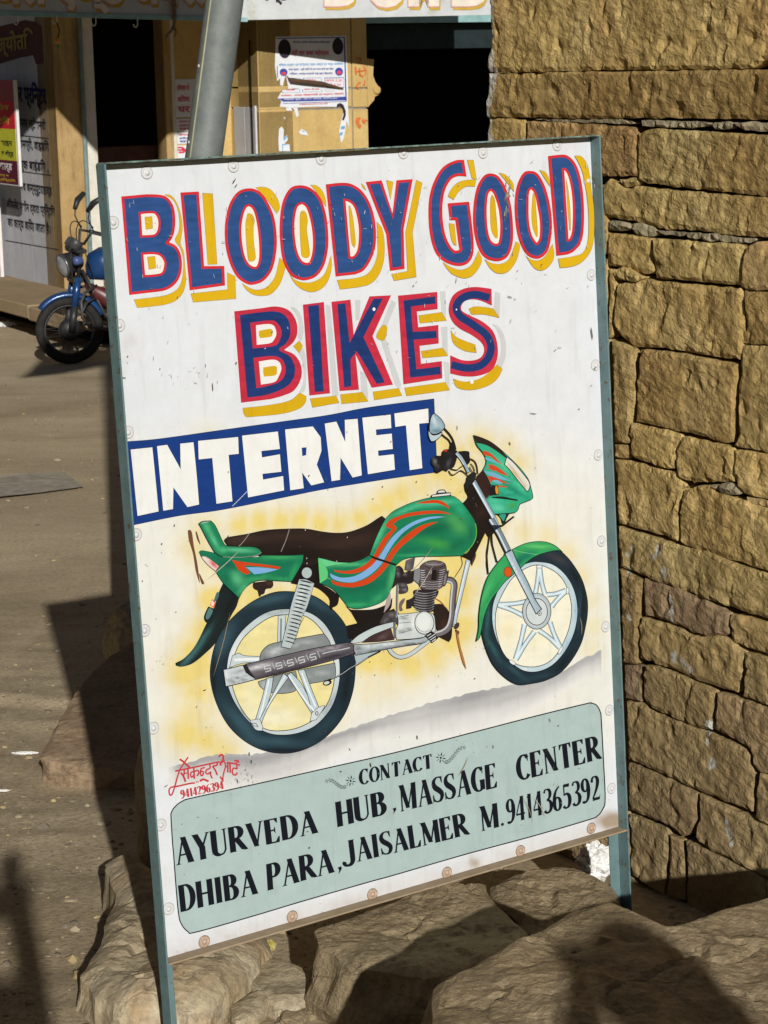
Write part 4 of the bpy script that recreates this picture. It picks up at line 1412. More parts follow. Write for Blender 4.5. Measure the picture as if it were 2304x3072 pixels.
# ---- neck, front forks, fairing
bk.poly("1378,120* 1400,120 1462,100* 1560,310 1645,480* 1600,562 1560,580* 1540,545* 1465,700* 1440,760 1430,822* 1400,770 1335,742* 1400,700 1462,605 1470,520 1440,430 1380,340 1352,300* 1392,250 1370,200 1362,150*", (30, 22, 20), fine=9, grain=.25, blobs=[(1500, 380, 60, 80, 40, (52, 34, 28), .6)])
bk.poly("1428,770* 1462,715* 1455,760 1425,822*", (72, 48, 42))
for t in ("1572,560 1560,680 1548,800 1560,890", "1592,560 1600,660 1625,760 1645,800"):
    bk.stroke(t, 8, INK)
bk.use(1240, 1200, 4.1475)
bk.poly("795,940* 862,870* 930,985 965,1062* 958,1180* 895,1232* 770,1010*", (52, 32, 28), fine=8, grain=.25)
P = bk.poly("750,438* 850,470 960,520 1080,610 1200,720 1330,850 1430,985 1460,1080 1487,1190 1475,1232 1420,1257 1330,1297 1300,1370 1250,1402 1150,1412 990,1422* 940,1330 900,1240* 960,1190 1055,1180* 1052,1068* 965,1062* 930,980 865,870* 900,800 905,740 870,660 790,560", (48, 170, 132), fine=8, grain=.16,
            blobs=[(1000, 720, 130, 60, 40, (70, 190, 140), .6), (1100, 1000, 170, 30, 35, (20, 120, 90), .7), (1250, 1130, 160, 24, 30, (14, 108, 88), .8), (1300, 1060, 180, 20, 42, (90, 205, 160), .7), (1100, 1170, 160, 18, 8, (16, 92, 76), .8),
                   (1230, 1310, 60, 50, 0, (70, 160, 60), .8), (1050, 1340, 110, 50, 10, (110, 214, 180), .7), (1000, 1260, 90, 24, 0, (96, 206, 170), .6), (1420, 1200, 50, 50, 0, (30, 150, 120), .7), (1130, 820, 40, 120, -40, (110, 210, 150), .5)])
ring_dark(P, 2.0, (14, 40, 36))
bk.poly("750,438* 850,470 960,520 1080,610 1165,705* 1150,720 1050,645 930,572 840,542 785,535*", (44, 32, 28))
for t in ("865,640* 880,632 940,650 1010,705 1070,770 1118,812* 1030,762 960,705 878,682", "925,800* 1000,812 1080,858 1190,945* 1100,922 1020,882 990,882* 960,862 890,853* 945,845", "920,950* 1000,950 1080,990 1195,1042* 1060,1022 985,1000 972,1042*", "1052,1060* 1160,1075 1155,1086 1060,1082*"):
    bk.poly(t, (204, 74, 42))
for t in ("893,712* 980,738 1040,770 1080,802* 990,772 905,742", "880,880* 1000,900 1120,958 1225,1012* 1080,985 960,942 900,912", "990,1002 1050,998 1110,1040 1060,1042 1000,1022"):
    bk.poly(t, (110, 176, 196))
bk.poly("972,1203* 1100,1200 1200,1218 1302,1240* 1298,1256* 1150,1236 980,1216*", (18, 30, 28))
P = bk.poly("1165,708* 1250,780 1350,900 1430,1000 1452,1065 1436,1120 1418,1142* 1300,1000 1200,870 1135,805* 1150,750", (226, 226, 218), fine=7, blobs=[(1270, 920, 36, 150, -40, (208, 170, 106), .75), (1380, 1070, 30, 60, -30, (214, 180, 120), .6)])
ring_dark(P, 2.4, (20, 34, 32))
for k in range(15):
    t = k / 14
    x = 1180 + 210 * t
    y = 770 + 290 * t
    bk.stroke(f"{x:.0f},{y:.0f} {x+6:.0f},{y+38:.0f}", 4, (176, 160, 128), smooth=False)
bk.poly("948,1082* 1030,1060* 1046,1170* 962,1188*", (30, 26, 26))
bk.ell(1036, 1120, 24, 64, (40, 30, 20), -6)
bk.ell(1038, 1120, 17, 54, (236, 142, 30), -6)
bk.poly("1035,1418* 1110,1412 1200,1410* 1160,1480 1140,1530 1112,1535 1085,1460", (22, 40, 38))
bk.poly("1070,1432 1150,1424 1128,1500 1110,1495", (50, 150, 130))
bk.stroke("1005,1612 1060,1572 1110,1560 1180,1505 1252,1450", 24, (26, 34, 38))
# forks
bk.stroke("740,1000 860,1215 1000,1465 1062,1618", 66, INK, smooth=False)
bk.stroke("742,1000 862,1213 1002,1463 1064,1616", 52, (162, 184, 198), smooth=False)
bk.stroke("736,1010 852,1220 992,1470 1048,1600", 14, (226, 236, 240), smooth=False)
bk.stroke("764,1010 884,1213 1024,1460", 8, (96, 118, 138), smooth=False)
# handlebar, grips, cables
for t, w in (("440,878 470,925 505,930 550,900 590,878 640,905 690,955", 13), ("465,858 540,870 575,845 612,822", 12), ("710,730 760,760 790,820 803,920", 14), ("712,790 745,830 765,890", 12), ("700,830 720,870 740,900", 11)):
    bk.stroke(t, w, INK)
bk.poly("560,650 600,636 650,633 695,645 700,700 708,740 700,780 660,806 625,740", (28, 26, 28), fine=9, grain=.4)
P = bk.poly("220,750 238,712 285,692 345,690 360,640 400,612 470,615 530,625 560,660 545,720 520,800 495,842 440,862 415,888 372,872 310,905 270,897 255,840 225,800", (28, 26, 28), fine=8, grain=.4,
            blobs=[(265, 760, 14, 50, -20, (130, 132, 136), .8), (440, 790, 20, 60, 20, (86, 88, 92), .8), (300, 830, 20, 20, 0, (80, 82, 86), .6), (450, 660, 12, 8, 0, (170, 170, 174), .8)])
bk.poly("382,632 408,612 426,618 408,646", (196, 44, 50))
bk.stroke("535,655 590,715 640,800 690,905", 42, INK)
bk.stroke("537,657 592,715 642,800 688,900", 32, (150, 176, 192))
bk.stroke("528,668 580,728 628,806", 8, (220, 232, 238))
bk.poly("665,960 700,920 750,895 782,915 772,985 735,1040 690,1060 668,1092 640,1080 636,1045 655,1010", (32, 34, 34), fine=8, grain=.4)
# mirror
bk.stroke("385,352 430,400 462,440 495,498 515,560 528,612", 20, INK)
bk.stroke("352,425 400,462 440,495 462,535 474,600", 16, INK)
bk.poly("455,560 480,520 505,520 532,590 528,622 456,622", (26, 26, 28))
P = bk.poly("188,300 183,350 205,400 240,435 300,430 356,404 340,450 285,498 232,516 206,488 188,420", (186, 204, 208), fine=8)
ring_dark(P, 2.0)
P = bk.poly("265,172 232,190 208,260 200,360 212,408 265,426 335,402 388,345 385,300 335,225", (140, 168, 182), fine=6, grain=.15, blobs=[(260, 260, 30, 90, -20, (214, 228, 234), .8), (300, 380, 70, 26, -10, (84, 116, 132), .8), (330, 310, 24, 50, -30, (190, 208, 216), .6)])
ring_dark(P, 2.2)

# ---- front wheel
bk.use(1400, 1560, 4.1475)
P = bk.poly("930,380 1130,376 1250,460 1370,620 1450,780 1500,980 1505,1150 1480,1320 1430,1520 1330,1710 1180,1890 1000,1990 820,2032 640,2047 480,1960 330,1800 240,1600 192,1420 187,1250 215,1060 300,850 430,650 600,490 760,410", TYR, fine=6, grain=.12,
            blobs=[(1130, 480, 180, 50, 25, (70, 66, 70), .6), (1350, 700, 40, 180, -25, (20, 22, 26), .8), (1450, 1050, 30, 280, 0, (22, 24, 28), .8), (1400, 1150, 16, 240, 4, (62, 84, 96), .6), (260, 1250, 24, 240, 4, (52, 104, 104), .8), (330, 1600, 30, 200, -28, (52, 100, 100), .7),
                   (600, 1880, 180, 30, 38, (50, 84, 92), .7), (900, 1950, 240, 26, -12, (44, 70, 80), .6), (1200, 1780, 40, 200, 38, (18, 20, 24), .7), (200, 1480, 14, 200, -12, (16, 20, 24), .8)])
ring_dark(P, 1.8, (18, 20, 24))
P = bk.poly("890,520 1050,545 1180,630 1285,760 1352,920 1380,1100 1367,1280 1312,1470 1205,1660 1060,1810 900,1882 740,1884 600,1812 470,1680 370,1480 320,1280 323,1080 370,920 450,760 560,640 700,560 800,525", (188, 208, 216), fine=8,
            blobs=[(1100, 600, 160, 22, 35, (226, 238, 242), .7), (1360, 1100, 16, 200, 0, (150, 186, 210), .8), (345, 1200, 14, 200, 0, (230, 240, 242), .8), (1100, 1750, 120, 20, -45, (226, 236, 240), .7), (1250, 1560, 20, 120, 24, (140, 176, 204), .8), (700, 1860, 160, 14, 8, (232, 238, 240), .7)])
ring_dark(P, 2.0)
P = bk.poly("880,560 980,582 1120,660 1225,790 1290,980 1305,1150 1272,1350 1195,1545 1105,1690 1000,1780 860,1825 720,1822 620,1792 500,1715 420,1580 365,1380 358,1200 385,1060 445,920 540,760 650,655 770,585", (240, 236, 214), fine=10, grain=.06,
            blobs=[(520, 1350, 110, 160, 0, (236, 222, 166), .6), (850, 1500, 160, 120, 0, (238, 230, 190), .5), (620, 850, 120, 120, 0, (238, 230, 190), .5)])
ring_dark(P, 2.0)
legs = [((905, 600), (850, 940)), ((905, 600), (975, 930)), ((1235, 880), (1000, 930)), ((1235, 880), (1055, 1080)), ((1160, 1585), (1035, 1270)), ((1160, 1585), (900, 1375)), ((610, 1735), (720, 1300)), ((610, 1735), (845, 1385)), ((395, 1055), (745, 1015)), ((395, 1055), (705, 1190))]
CX, CY = 872, 1135
for pss in ((INK, 12), ((178, 202, 216), 0), ((222, 236, 240), -28)):
    for (a, b) in legs:
        mx, my = (a[0] + b[0]) / 2, (a[1] + b[1]) / 2
        # spokes bow towards their neighbour
        k = 0.06
        mx, my = mx + (CX - mx) * k, my + (CY - my) * k
        w0 = 46 + pss[1]
        bk.stroke(f"{a[0]},{a[1]},{w0+14} {mx:.0f},{my:.0f},{w0} {b[0]},{b[1]},{w0+8}", w0, pss[0])
bk.ell(CX, CY, 182, 228, INK)
bk.ell(CX, CY, 174, 220, (178, 192, 198))
bk.ell(CX - 4, CY + 4, 150, 192, (198, 208, 212))
bk.ell(CX, 1142, 138, 172, INK)
bk.ell(CX, 1142, 129, 162, (208, 216, 216))
for (x, y, rx, ry, a) in ((905, 580, 36, 16, 0), (1256, 880, 14, 40, 0), (1168, 1622, 16, 50, 30), (570, 1772, 42, 20, 35)):
    bk.ell(x, y, rx + 5, ry + 5, INK, a)
    bk.ell(x, y, rx, ry, (228, 234, 234), a)
# mudguard
P = bk.poly("120,1508* 150,1350 155,1180 188,950 250,740 350,580 480,430 600,350 740,290 880,268 1000,278 1100,320 1192,397* 1130,378 1000,402 870,445 760,515 620,645 480,765 380,893 300,1003 230,1163 190,1333 165,1455", (52, 160, 92), fine=6, grain=.08,
            blobs=[(640, 520, 160, 60, -38, (6, 104, 84), .95), (760, 440, 120, 40, -20, (4, 112, 96), .8), (240, 900, 24, 200, 26, (90, 200, 116), .6), (900, 330, 170, 24, 3, (110, 206, 116), .8), (330, 900, 16, 200, 34, (22, 120, 70), .8), (175, 1300, 12, 140, 6, (20, 110, 72), .7), (400, 620, 60, 120, 40, (60, 174, 96), .6), (1060, 370, 80, 12, 12, (40, 140, 70), .6)])
ring_dark(P, 2.2, (14, 50, 40))
bk.stroke("570,372 700,402 880,432", 4, (150, 214, 150))
bk.ell(514, 646, 54, 66, (60, 24, 16))
bk.ell(514, 646, 48, 60, (212, 84, 26))
# lower fork leg
bk.stroke("300,-10 410,170 520,395", 84, INK, smooth=False)
bk.stroke("302,-10 412,170 522,395", 66, (122, 138, 152), smooth=False)
bk.stroke("286,-10 396,170 500,385", 18, (214, 226, 232), smooth=False)
P = bk.poly("478,425* 500,405 566,370* 640,540 760,770 850,980 932,1108* 905,1130 880,1160 862,1168* 740,930 600,660", (166, 186, 198), fine=6, blobs=[(620, 660, 16, 400, -28, (226, 236, 240), .8), (700, 900, 12, 200, -28, (222, 232, 236), .6), (760, 800, 14, 320, -28, (120, 146, 166), .7)])
ring_dark(P, 2.6)
bk.ell(908, 1162, 24, 30, INK)
bk.ell(908, 1162, 17, 23, (214, 222, 222))
bk.ell(906, 1162, 6, 12, INK)
bk.stroke("540,372 500,402 470,425", 10, INK)
for t in ("285,185 275,280 255,400 258,520 270,672", "312,185 312,260 335,360 378,522"):
    bk.stroke(t, 15, (34, 30, 32))
bk.poly("310,60* 420,70 400,100 350,132* 330,110", (30, 42, 52))
bk.build('painted_motorcycle', M_PAINT, sign)

# chips and scratches over the paint
word = Art(0.0055)
word.STEP = 4e-6
word.use(0, 0, 1)
BRN = (116, 74, 52)
word.poly("564,1590* 575,1595 582,1640 592,1690 600,1750* 588,1710 580,1660 568,1620", BRN)
word.poly("587,1592* 592,1600 602,1634* 592,1615", BRN)
word.poly("598,1720 606,1735 613,1750 605,1748", BRN)
word.poly("1368,1892* 1375,1905 1382,1940 1392,1975 1400,2010* 1388,1985 1380,1955 1372,1920", (176, 120, 66))
word.poly("1366,1888 1378,1895 1374,1905", BRN)
for (x, y, L, a) in ((704, 540, 16, -60), (708, 556, 14, -50), (700, 545, 8, -60), (480, 1106, 4, 0), (383, 1068, 5, 0), (372, 1132, 14, 10), (638, 1160, 26, 85), (1655, 700, 4, 0), (1530, 890, 16, 20), (1545, 897, 8, 30),
                     (1776, 1000, 40, 82), (1666, 1050, 8, -50), (1785, 1105, 6, 90), (1112, 2295, 14, 80), (1252, 2212, 14, 85), (748, 2262, 12, 88), (754, 2285, 12, 88), (712, 2342, 12, 85), (498, 2358, 14, -35), (1050, 2248, 10, 60),
                     (1110, 1985, 4, 0), (1175, 1990, 3, 0), (1125, 2025, 4, 90), (1372, 1283, 16, 85), (1620, 1700, 10, 20), (590, 2120, 8, -60), (614, 2070, 10, -20), (1700, 1880, 20, 15), (1650, 2160, 14, 80), (1480, 2240, 12, 85),
                     (900, 1470, 6, 80), (1148, 1460, 5, 85), (1250, 1445, 5, 80), (1600, 1240, 22, 8), (1530, 1330, 12, 70)):
    c, s_ = math.cos(math.radians(a)), math.sin(math.radians(a))
    word.stroke(f"{x-c*L/2:.1f},{y-s_*L/2:.1f} {x:.1f},{y+0.6:.1f} {x+c*L/2:.1f},{y+s_*L/2:.1f}", random.uniform(1.5, 3.0), random.choice([(96, 74, 58), (120, 96, 74), (70, 62, 56)]), taper=True)
for k in range(90):
    x = random.uniform(380, 1780)
    y = random.uniform(560, 2700)
    if y > 2870 - (x - 504) * 0.288 - 40 or x < 325 + (y - 500) * 0.08:
        continue
    r = random.uniform(0.8, 2.2)
    word.ell(x, y, r, r * random.uniform(.7, 1.8), random.choice([(110, 92, 74), (84, 76, 70), (140, 122, 104)]), random.uniform(0, 90), 8)
for k in range(150):
    x = random.uniform(380, 1790)
    y = random.uniform(600, 1180) - (x - 400) * 0.1
    L = random.uniform(4, 16)
    a = random.choice([1.4, 1.5, 1.6, 2.3, 0.2]) + random.uniform(-.3, .3)
    dx, dy = math.cos(a) * L / 2, math.sin(a) * L / 2
    word.stroke(f"{x-dx:.1f},{y-dy:.1f} {x:.1f},{y+.4:.1f} {x+dx:.1f},{y+dy:.1f}", random.uniform(.7, 1.7), random.choice([(216, 216, 212), (190, 190, 186), (150, 150, 150)]), taper=True)
for (x0, y0, x1, y1) in ((690, 1838, 640, 2030), (1300, 1640, 1230, 1720), (1570, 2390, 1600, 2470), (1600, 2390, 1640, 2455), (1405, 2270, 1375, 2330), (620, 1740, 720, 1650), (1740, 1850, 1745, 1905), (1240, 1790, 1300, 1695)):
    word.stroke(f"{x0},{y0} {(x0+x1)/2+3},{(y0+y1)/2} {x1},{y1}", 1.6, random.choice([(206, 200, 186), (170, 150, 120)]), taper=True)
tag(word.build('paint_chips', M_PAINT, sign), kind='stuff')

# ================================================================== the stone wall on the right
WD = np.array([-0.485, 0.8745, 0.0])       # along the wall, away from the viewer
WD /= np.linalg.norm(WD)
WN = np.array([-WD[1], WD[0], 0.0])        # out of the wall
WP = at(1780, 2560, 4.08)
WP[2] = 0.0
WUP = np.array([0, 0, 1.0])


def wall_st(x, y):
    p = on_plane(x, y, WP, WN)
    d = p - WP
    return np.array([np.dot(d, WD), d[2]])


def _wallstone(tint, purple=False, grey=0.0):
    def b(nt, bs):
        v = coords(nt, 'Object')
        oi = nd(nt, 'ShaderNodeObjectInfo')
        n0 = ntex(nt, 5.5, 5, 0.6, v)
        c = ramp(nt, n0.outputs[0], [(0.3, (0.42, 0.295, 0.12)), (0.5, (0.57, 0.425, 0.185)), (0.7, (0.69, 0.54, 0.265))]).outputs[0]
        nb = ntex(nt, 2.6, 4, 0.6, v, 0.4)
        fb = ramp(nt, nb.outputs[0], [(0.50, (0, 0, 0)), (0.68, (1, 1, 1))]).outputs[0]
        c = mixc(nt, mathn(nt, 'MULTIPLY', fb, 0.5), c, (0.40, 0.215, 0.08))
        n1 = ntex(nt, 60, 6, 0.7, v)
        c = mixc(nt, 0.75, c, ramp(nt, n1.outputs[0], [(0.3, (0.62, 0.6, 0.55)), (0.65, (1.1, 1.08, 1.05))]).outputs[0], 'MULTIPLY')
        # each block a little different
        rv = ramp(nt, oi.outputs['Random'], [(0.0, (0.74, 0.68, 0.62)), (0.3, (1.0, 0.97, 0.92)), (0.55, (1.12, 1.08, 1.0)), (0.8, (0.94, 0.98, 0.96)), (1.0, (0.88, 0.80, 0.84))]).outputs[0]
        c = mixc(nt, 1.0, c, rv, 'MULTIPLY')
        # grey brown dust towards the foot of the wall, soft ragged limit
        if purple:
            c = mixc(nt, 0.6, c, (0.24, 0.15, 0.13))
        if grey:
            c = mixc(nt, grey, c, (0.36, 0.33, 0.24))
        # splashes of lime
        at_ = nd(nt, 'ShaderNodeVertexColor', layer_name='Col')
        sp = nd(nt, 'ShaderNodeSeparateColor')
        nt.links.new(at_.outputs[0], sp.inputs[0])
        n3 = ntex(nt, 95, 5, 0.75, v)
        th = mathn(nt, 'ADD', sp.outputs[0], mathn(nt, 'MULTIPLY', n3.outputs[0], 0.9))
        fl = ramp(nt, th, [(0.84, (0, 0, 0)), (0.99, (0.85, 0.85, 0.85))]).outputs[0]
        c = mixc(nt, mathn(nt, 'MULTIPLY', sp.outputs[1], 0.62), c, (0.25, 0.195, 0.125))
        c = mixc(nt, fl, c, (0.66, 0.66, 0.60))
        nt.links.new(c, bs.inputs['Base Color'])
        # chisel strokes: short, slanting, plus grit
        mp = nd(nt, 'ShaderNodeMapping')
        mp.inputs['Rotation'].default_value = (0, 0, -math.atan2(WD[1], WD[0]))
        nt.links.new(v, mp.inputs[0])
        mp2 = nd(nt, 'ShaderNodeMapping')
        mp2.inputs['Rotation'].default_value = (0, math.radians(16), 0)
        nt.links.new(mp.outputs[0], mp2.inputs[0])
        mp3 = nd(nt, 'ShaderNodeMapping')
        mp3.inputs['Scale'].default_value = (0.55, 1, 0.85)
        nt.links.new(mp2.outputs[0], mp3.inputs[0])
        ch = ntex(nt, 78, 5, 0.66, mp3.outputs[0], 0.25)
        cp = ramp(nt, ch.outputs[0], [(0.28, (0, 0, 0)), (0.60, (1, 1, 1))])
        gr = ntex(nt, 260, 5, 0.7, v)
        h = mathn(nt, 'ADD', mathn(nt, 'MULTIPLY', cp.outputs[0], 1.0), mathn(nt, 'MULTIPLY', gr.outputs[0], 0.28))
        pm = ntex(nt, 9, 3, 0.6, v)
        h = mathn(nt, 'MULTIPLY', h, ramp(nt, pm.outputs[0], [(0.36, (0.25, 0.25, 0.25)), (0.55, (1, 1, 1))]).outputs[0])
        bump(nt, bs, h, 0.0046, 1.0)
    return material(tint, b, 0.92, 0.1)


M_WST = _wallstone('yellow_sandstone')
M_WSTP = _wallstone('purple_sandstone', purple=True)
M_WSTG = _wallstone('grey_chip_stone', grey=0.75)
M_MORTAR = simple('earth_mortar', (0.13, 0.095, 0.055), 0.95, 0.05, var=0.4, scale=30, bumpd=0.006)

LIME = [(1975, 1652, 26), (1960, 1672, 16), (1893, 1652, 22), (1876, 1665, 14), (1992, 1722, 22), (1995, 1708, 14), (2010, 1800, 20), (2014, 1835, 22), (2016, 1862, 14), (1890, 1790, 18), (1880, 1715, 20), (1885, 1738, 16), (1890, 1855, 18),
        (2022, 1970, 26), (2050, 1990, 24), (2070, 2010, 22), (2125, 2180, 30), (2118, 2190, 20), (2120, 2225, 16), (2138, 2288, 24), (2130, 2300, 14), (2180, 2470, 18), (2188, 2500, 20), (2195, 2530, 16), (1865, 1780, 14)]
LIMEST = [(wall_st(x, y), r / 1750.0) for x, y, r in LIME]

wall = empty('stone_wall', 'rough yellow sandstone block wall behind and right of the painted sign', 'wall', WP)
RELN = [0]


def wall_stone(P, mat=None, proud=0.0, name='stone_block', res=0.0075, rough=1.0, whitewash=False):
    """P: outline in wall coordinates (s along, t up)"""
    RELN[0] += 1
    seed = RELN[0] * 3.17
    if area(P) < 0:
        P = P[::-1]
    # resample the outline
    Q = []
    n = len(P)
    for i in range(n):
        a, b = P[i], P[(i + 1) % n]
        L = np.linalg.norm(b - a)
        m = max(1, int(round(L / 0.011)))
        for k in range(m):
            Q.append(a + (b - a) * k / m)
    Q = np.array(Q)
    jit = np.array([[noise.noise(Vector((q[0] * 45, q[1] * 45, seed))), noise.noise(Vector((q[0] * 45, q[1] * 45, seed + 9)))] for q in Q])
    Q = Q + jit * 0.0030
    Q = inset(Q, -0.0004)
    n = len(Q)
    x0, y0 = Q.min(0)
    x1, y1 = Q.max(0)
    gx, gy = np.meshgrid(np.arange(x0 + res / 2, x1, res), np.arange(y0 + res / 2, y1, res))
    G = np.stack([gx.ravel(), gy.ravel()], 1)
    G = G + rng.uniform(-0.25, 0.25, G.shape) * res
    if res > 0.02:
        G = G[::1]
    # distance to the outline
    A, B = Q, np.roll(Q, -1, 0)
    AB = B - A

    def dist(X):
        out = np.full(len(X), 1e9)
        for s0 in range(0, len(X), 4000):
            x = X[s0:s0 + 4000]
            d = x[:, None, :] - A[None]
            t = np.clip((d * AB[None]).sum(2) / ((AB ** 2).sum(1)[None] + 1e-12), 0, 1)
            e = d - AB[None] * t[..., None]
            out[s0:s0 + 4000] = np.sqrt((e ** 2).sum(2)).min(1)
        return out
    G = G[dist(G) > 0.0035]
    allp = [Vector(q) for q in Q] + [Vector(g) for g in G]
    V, E, F, _, _, _ = delaunay_2d_cdt(allp, [(i, (i + 1) % n) for i in range(n)], [list(range(n))], 1, 1e-6)
    X = np.array([(v[0], v[1]) for v in V])
    d = dist(X)
    h = np.zeros(len(X))
    for i, (s, t) in enumerate(X):
        big = noise.noise(Vector((s * 9, t * 9, seed))) * 0.0035 + noise.noise(Vector((s * 26, t * 24, seed + 3))) * 0.0028 - max(0.0, noise.noise(Vector((s * 34 + t * 9, t * 26, seed + 11))) - 0.25) * 0.014
        ch = noise.noise(Vector((s * 34 + t * 16, t * 52 - s * 8, seed + 5)))
        ch2 = noise.noise(Vector((s * 62 + t * 20, t * 96, seed + 7)))
        h[i] = (big + ch * 0.0024 + ch2 * 0.0017) * rough
    edge = np.clip(d / 0.0045, 0, 1)
    h = h * (0.8 + 0.2 * edge) - 0.004 * (1 - edge) ** 2 + proud
    V3 = [(WD * x[0] + WUP * x[1] + WN * hh) for x, hh in zip(X, h)]
    faces = [tuple(f) for f in F]
    cols = np.zeros((len(X), 3))
    for (c, r) in LIMEST:
        dd = np.hypot(X[:, 0] - c[0], (X[:, 1] - c[1]) * 0.8)
        cols[:, 0] = np.maximum(cols[:, 0], np.clip(1.35 - dd / (r * 1.05), 0, 1) * 0.66)
    cols[:, 1] = np.clip((0.75 - X[:, 1]) / 0.55, 0, 1)
    if whitewash:
        e = wall_st(1490, 200)[0]
        w_ = np.array([noise.noise(Vector((x[1] * 12, x[0] * 6, 1))) for x in X])
        cols[:, 0] = np.maximum(cols[:, 0], np.clip((X[:, 0] - e) / 0.012 + w_ * 1.6, 0, 1) * 0.55)
    # skirt to the back
    bnd = [i for i in range(n)]
    base = len(V3)
    # boundary order as in the outline: cdt keeps input vertices first
    k0 = [i for i in range(min(n, len(V)))]
    for i in k0:
        V3.append(WD * X[i][0] + WUP * X[i][1] + WN * (-0.065))
    m = len(k0)
    for j in range(m):
        a, b = k0[j], k0[(j + 1) % m]
        faces.append((b, a, base + j, base + (j + 1) % m))
    cols = np.concatenate([cols, np.zeros((m, 3)) + [[0, 0.2, 0]]])
    o = mesh_obj(name, V3, faces, mat or M_WST, wall, False, cols)
    return o


def stone_px(txt, **kw):
    P = spline(txt, True, 4)
    S_ = np.array([wall_st(x, y) for x, y in P])
    return wall_stone(S_, **kw)


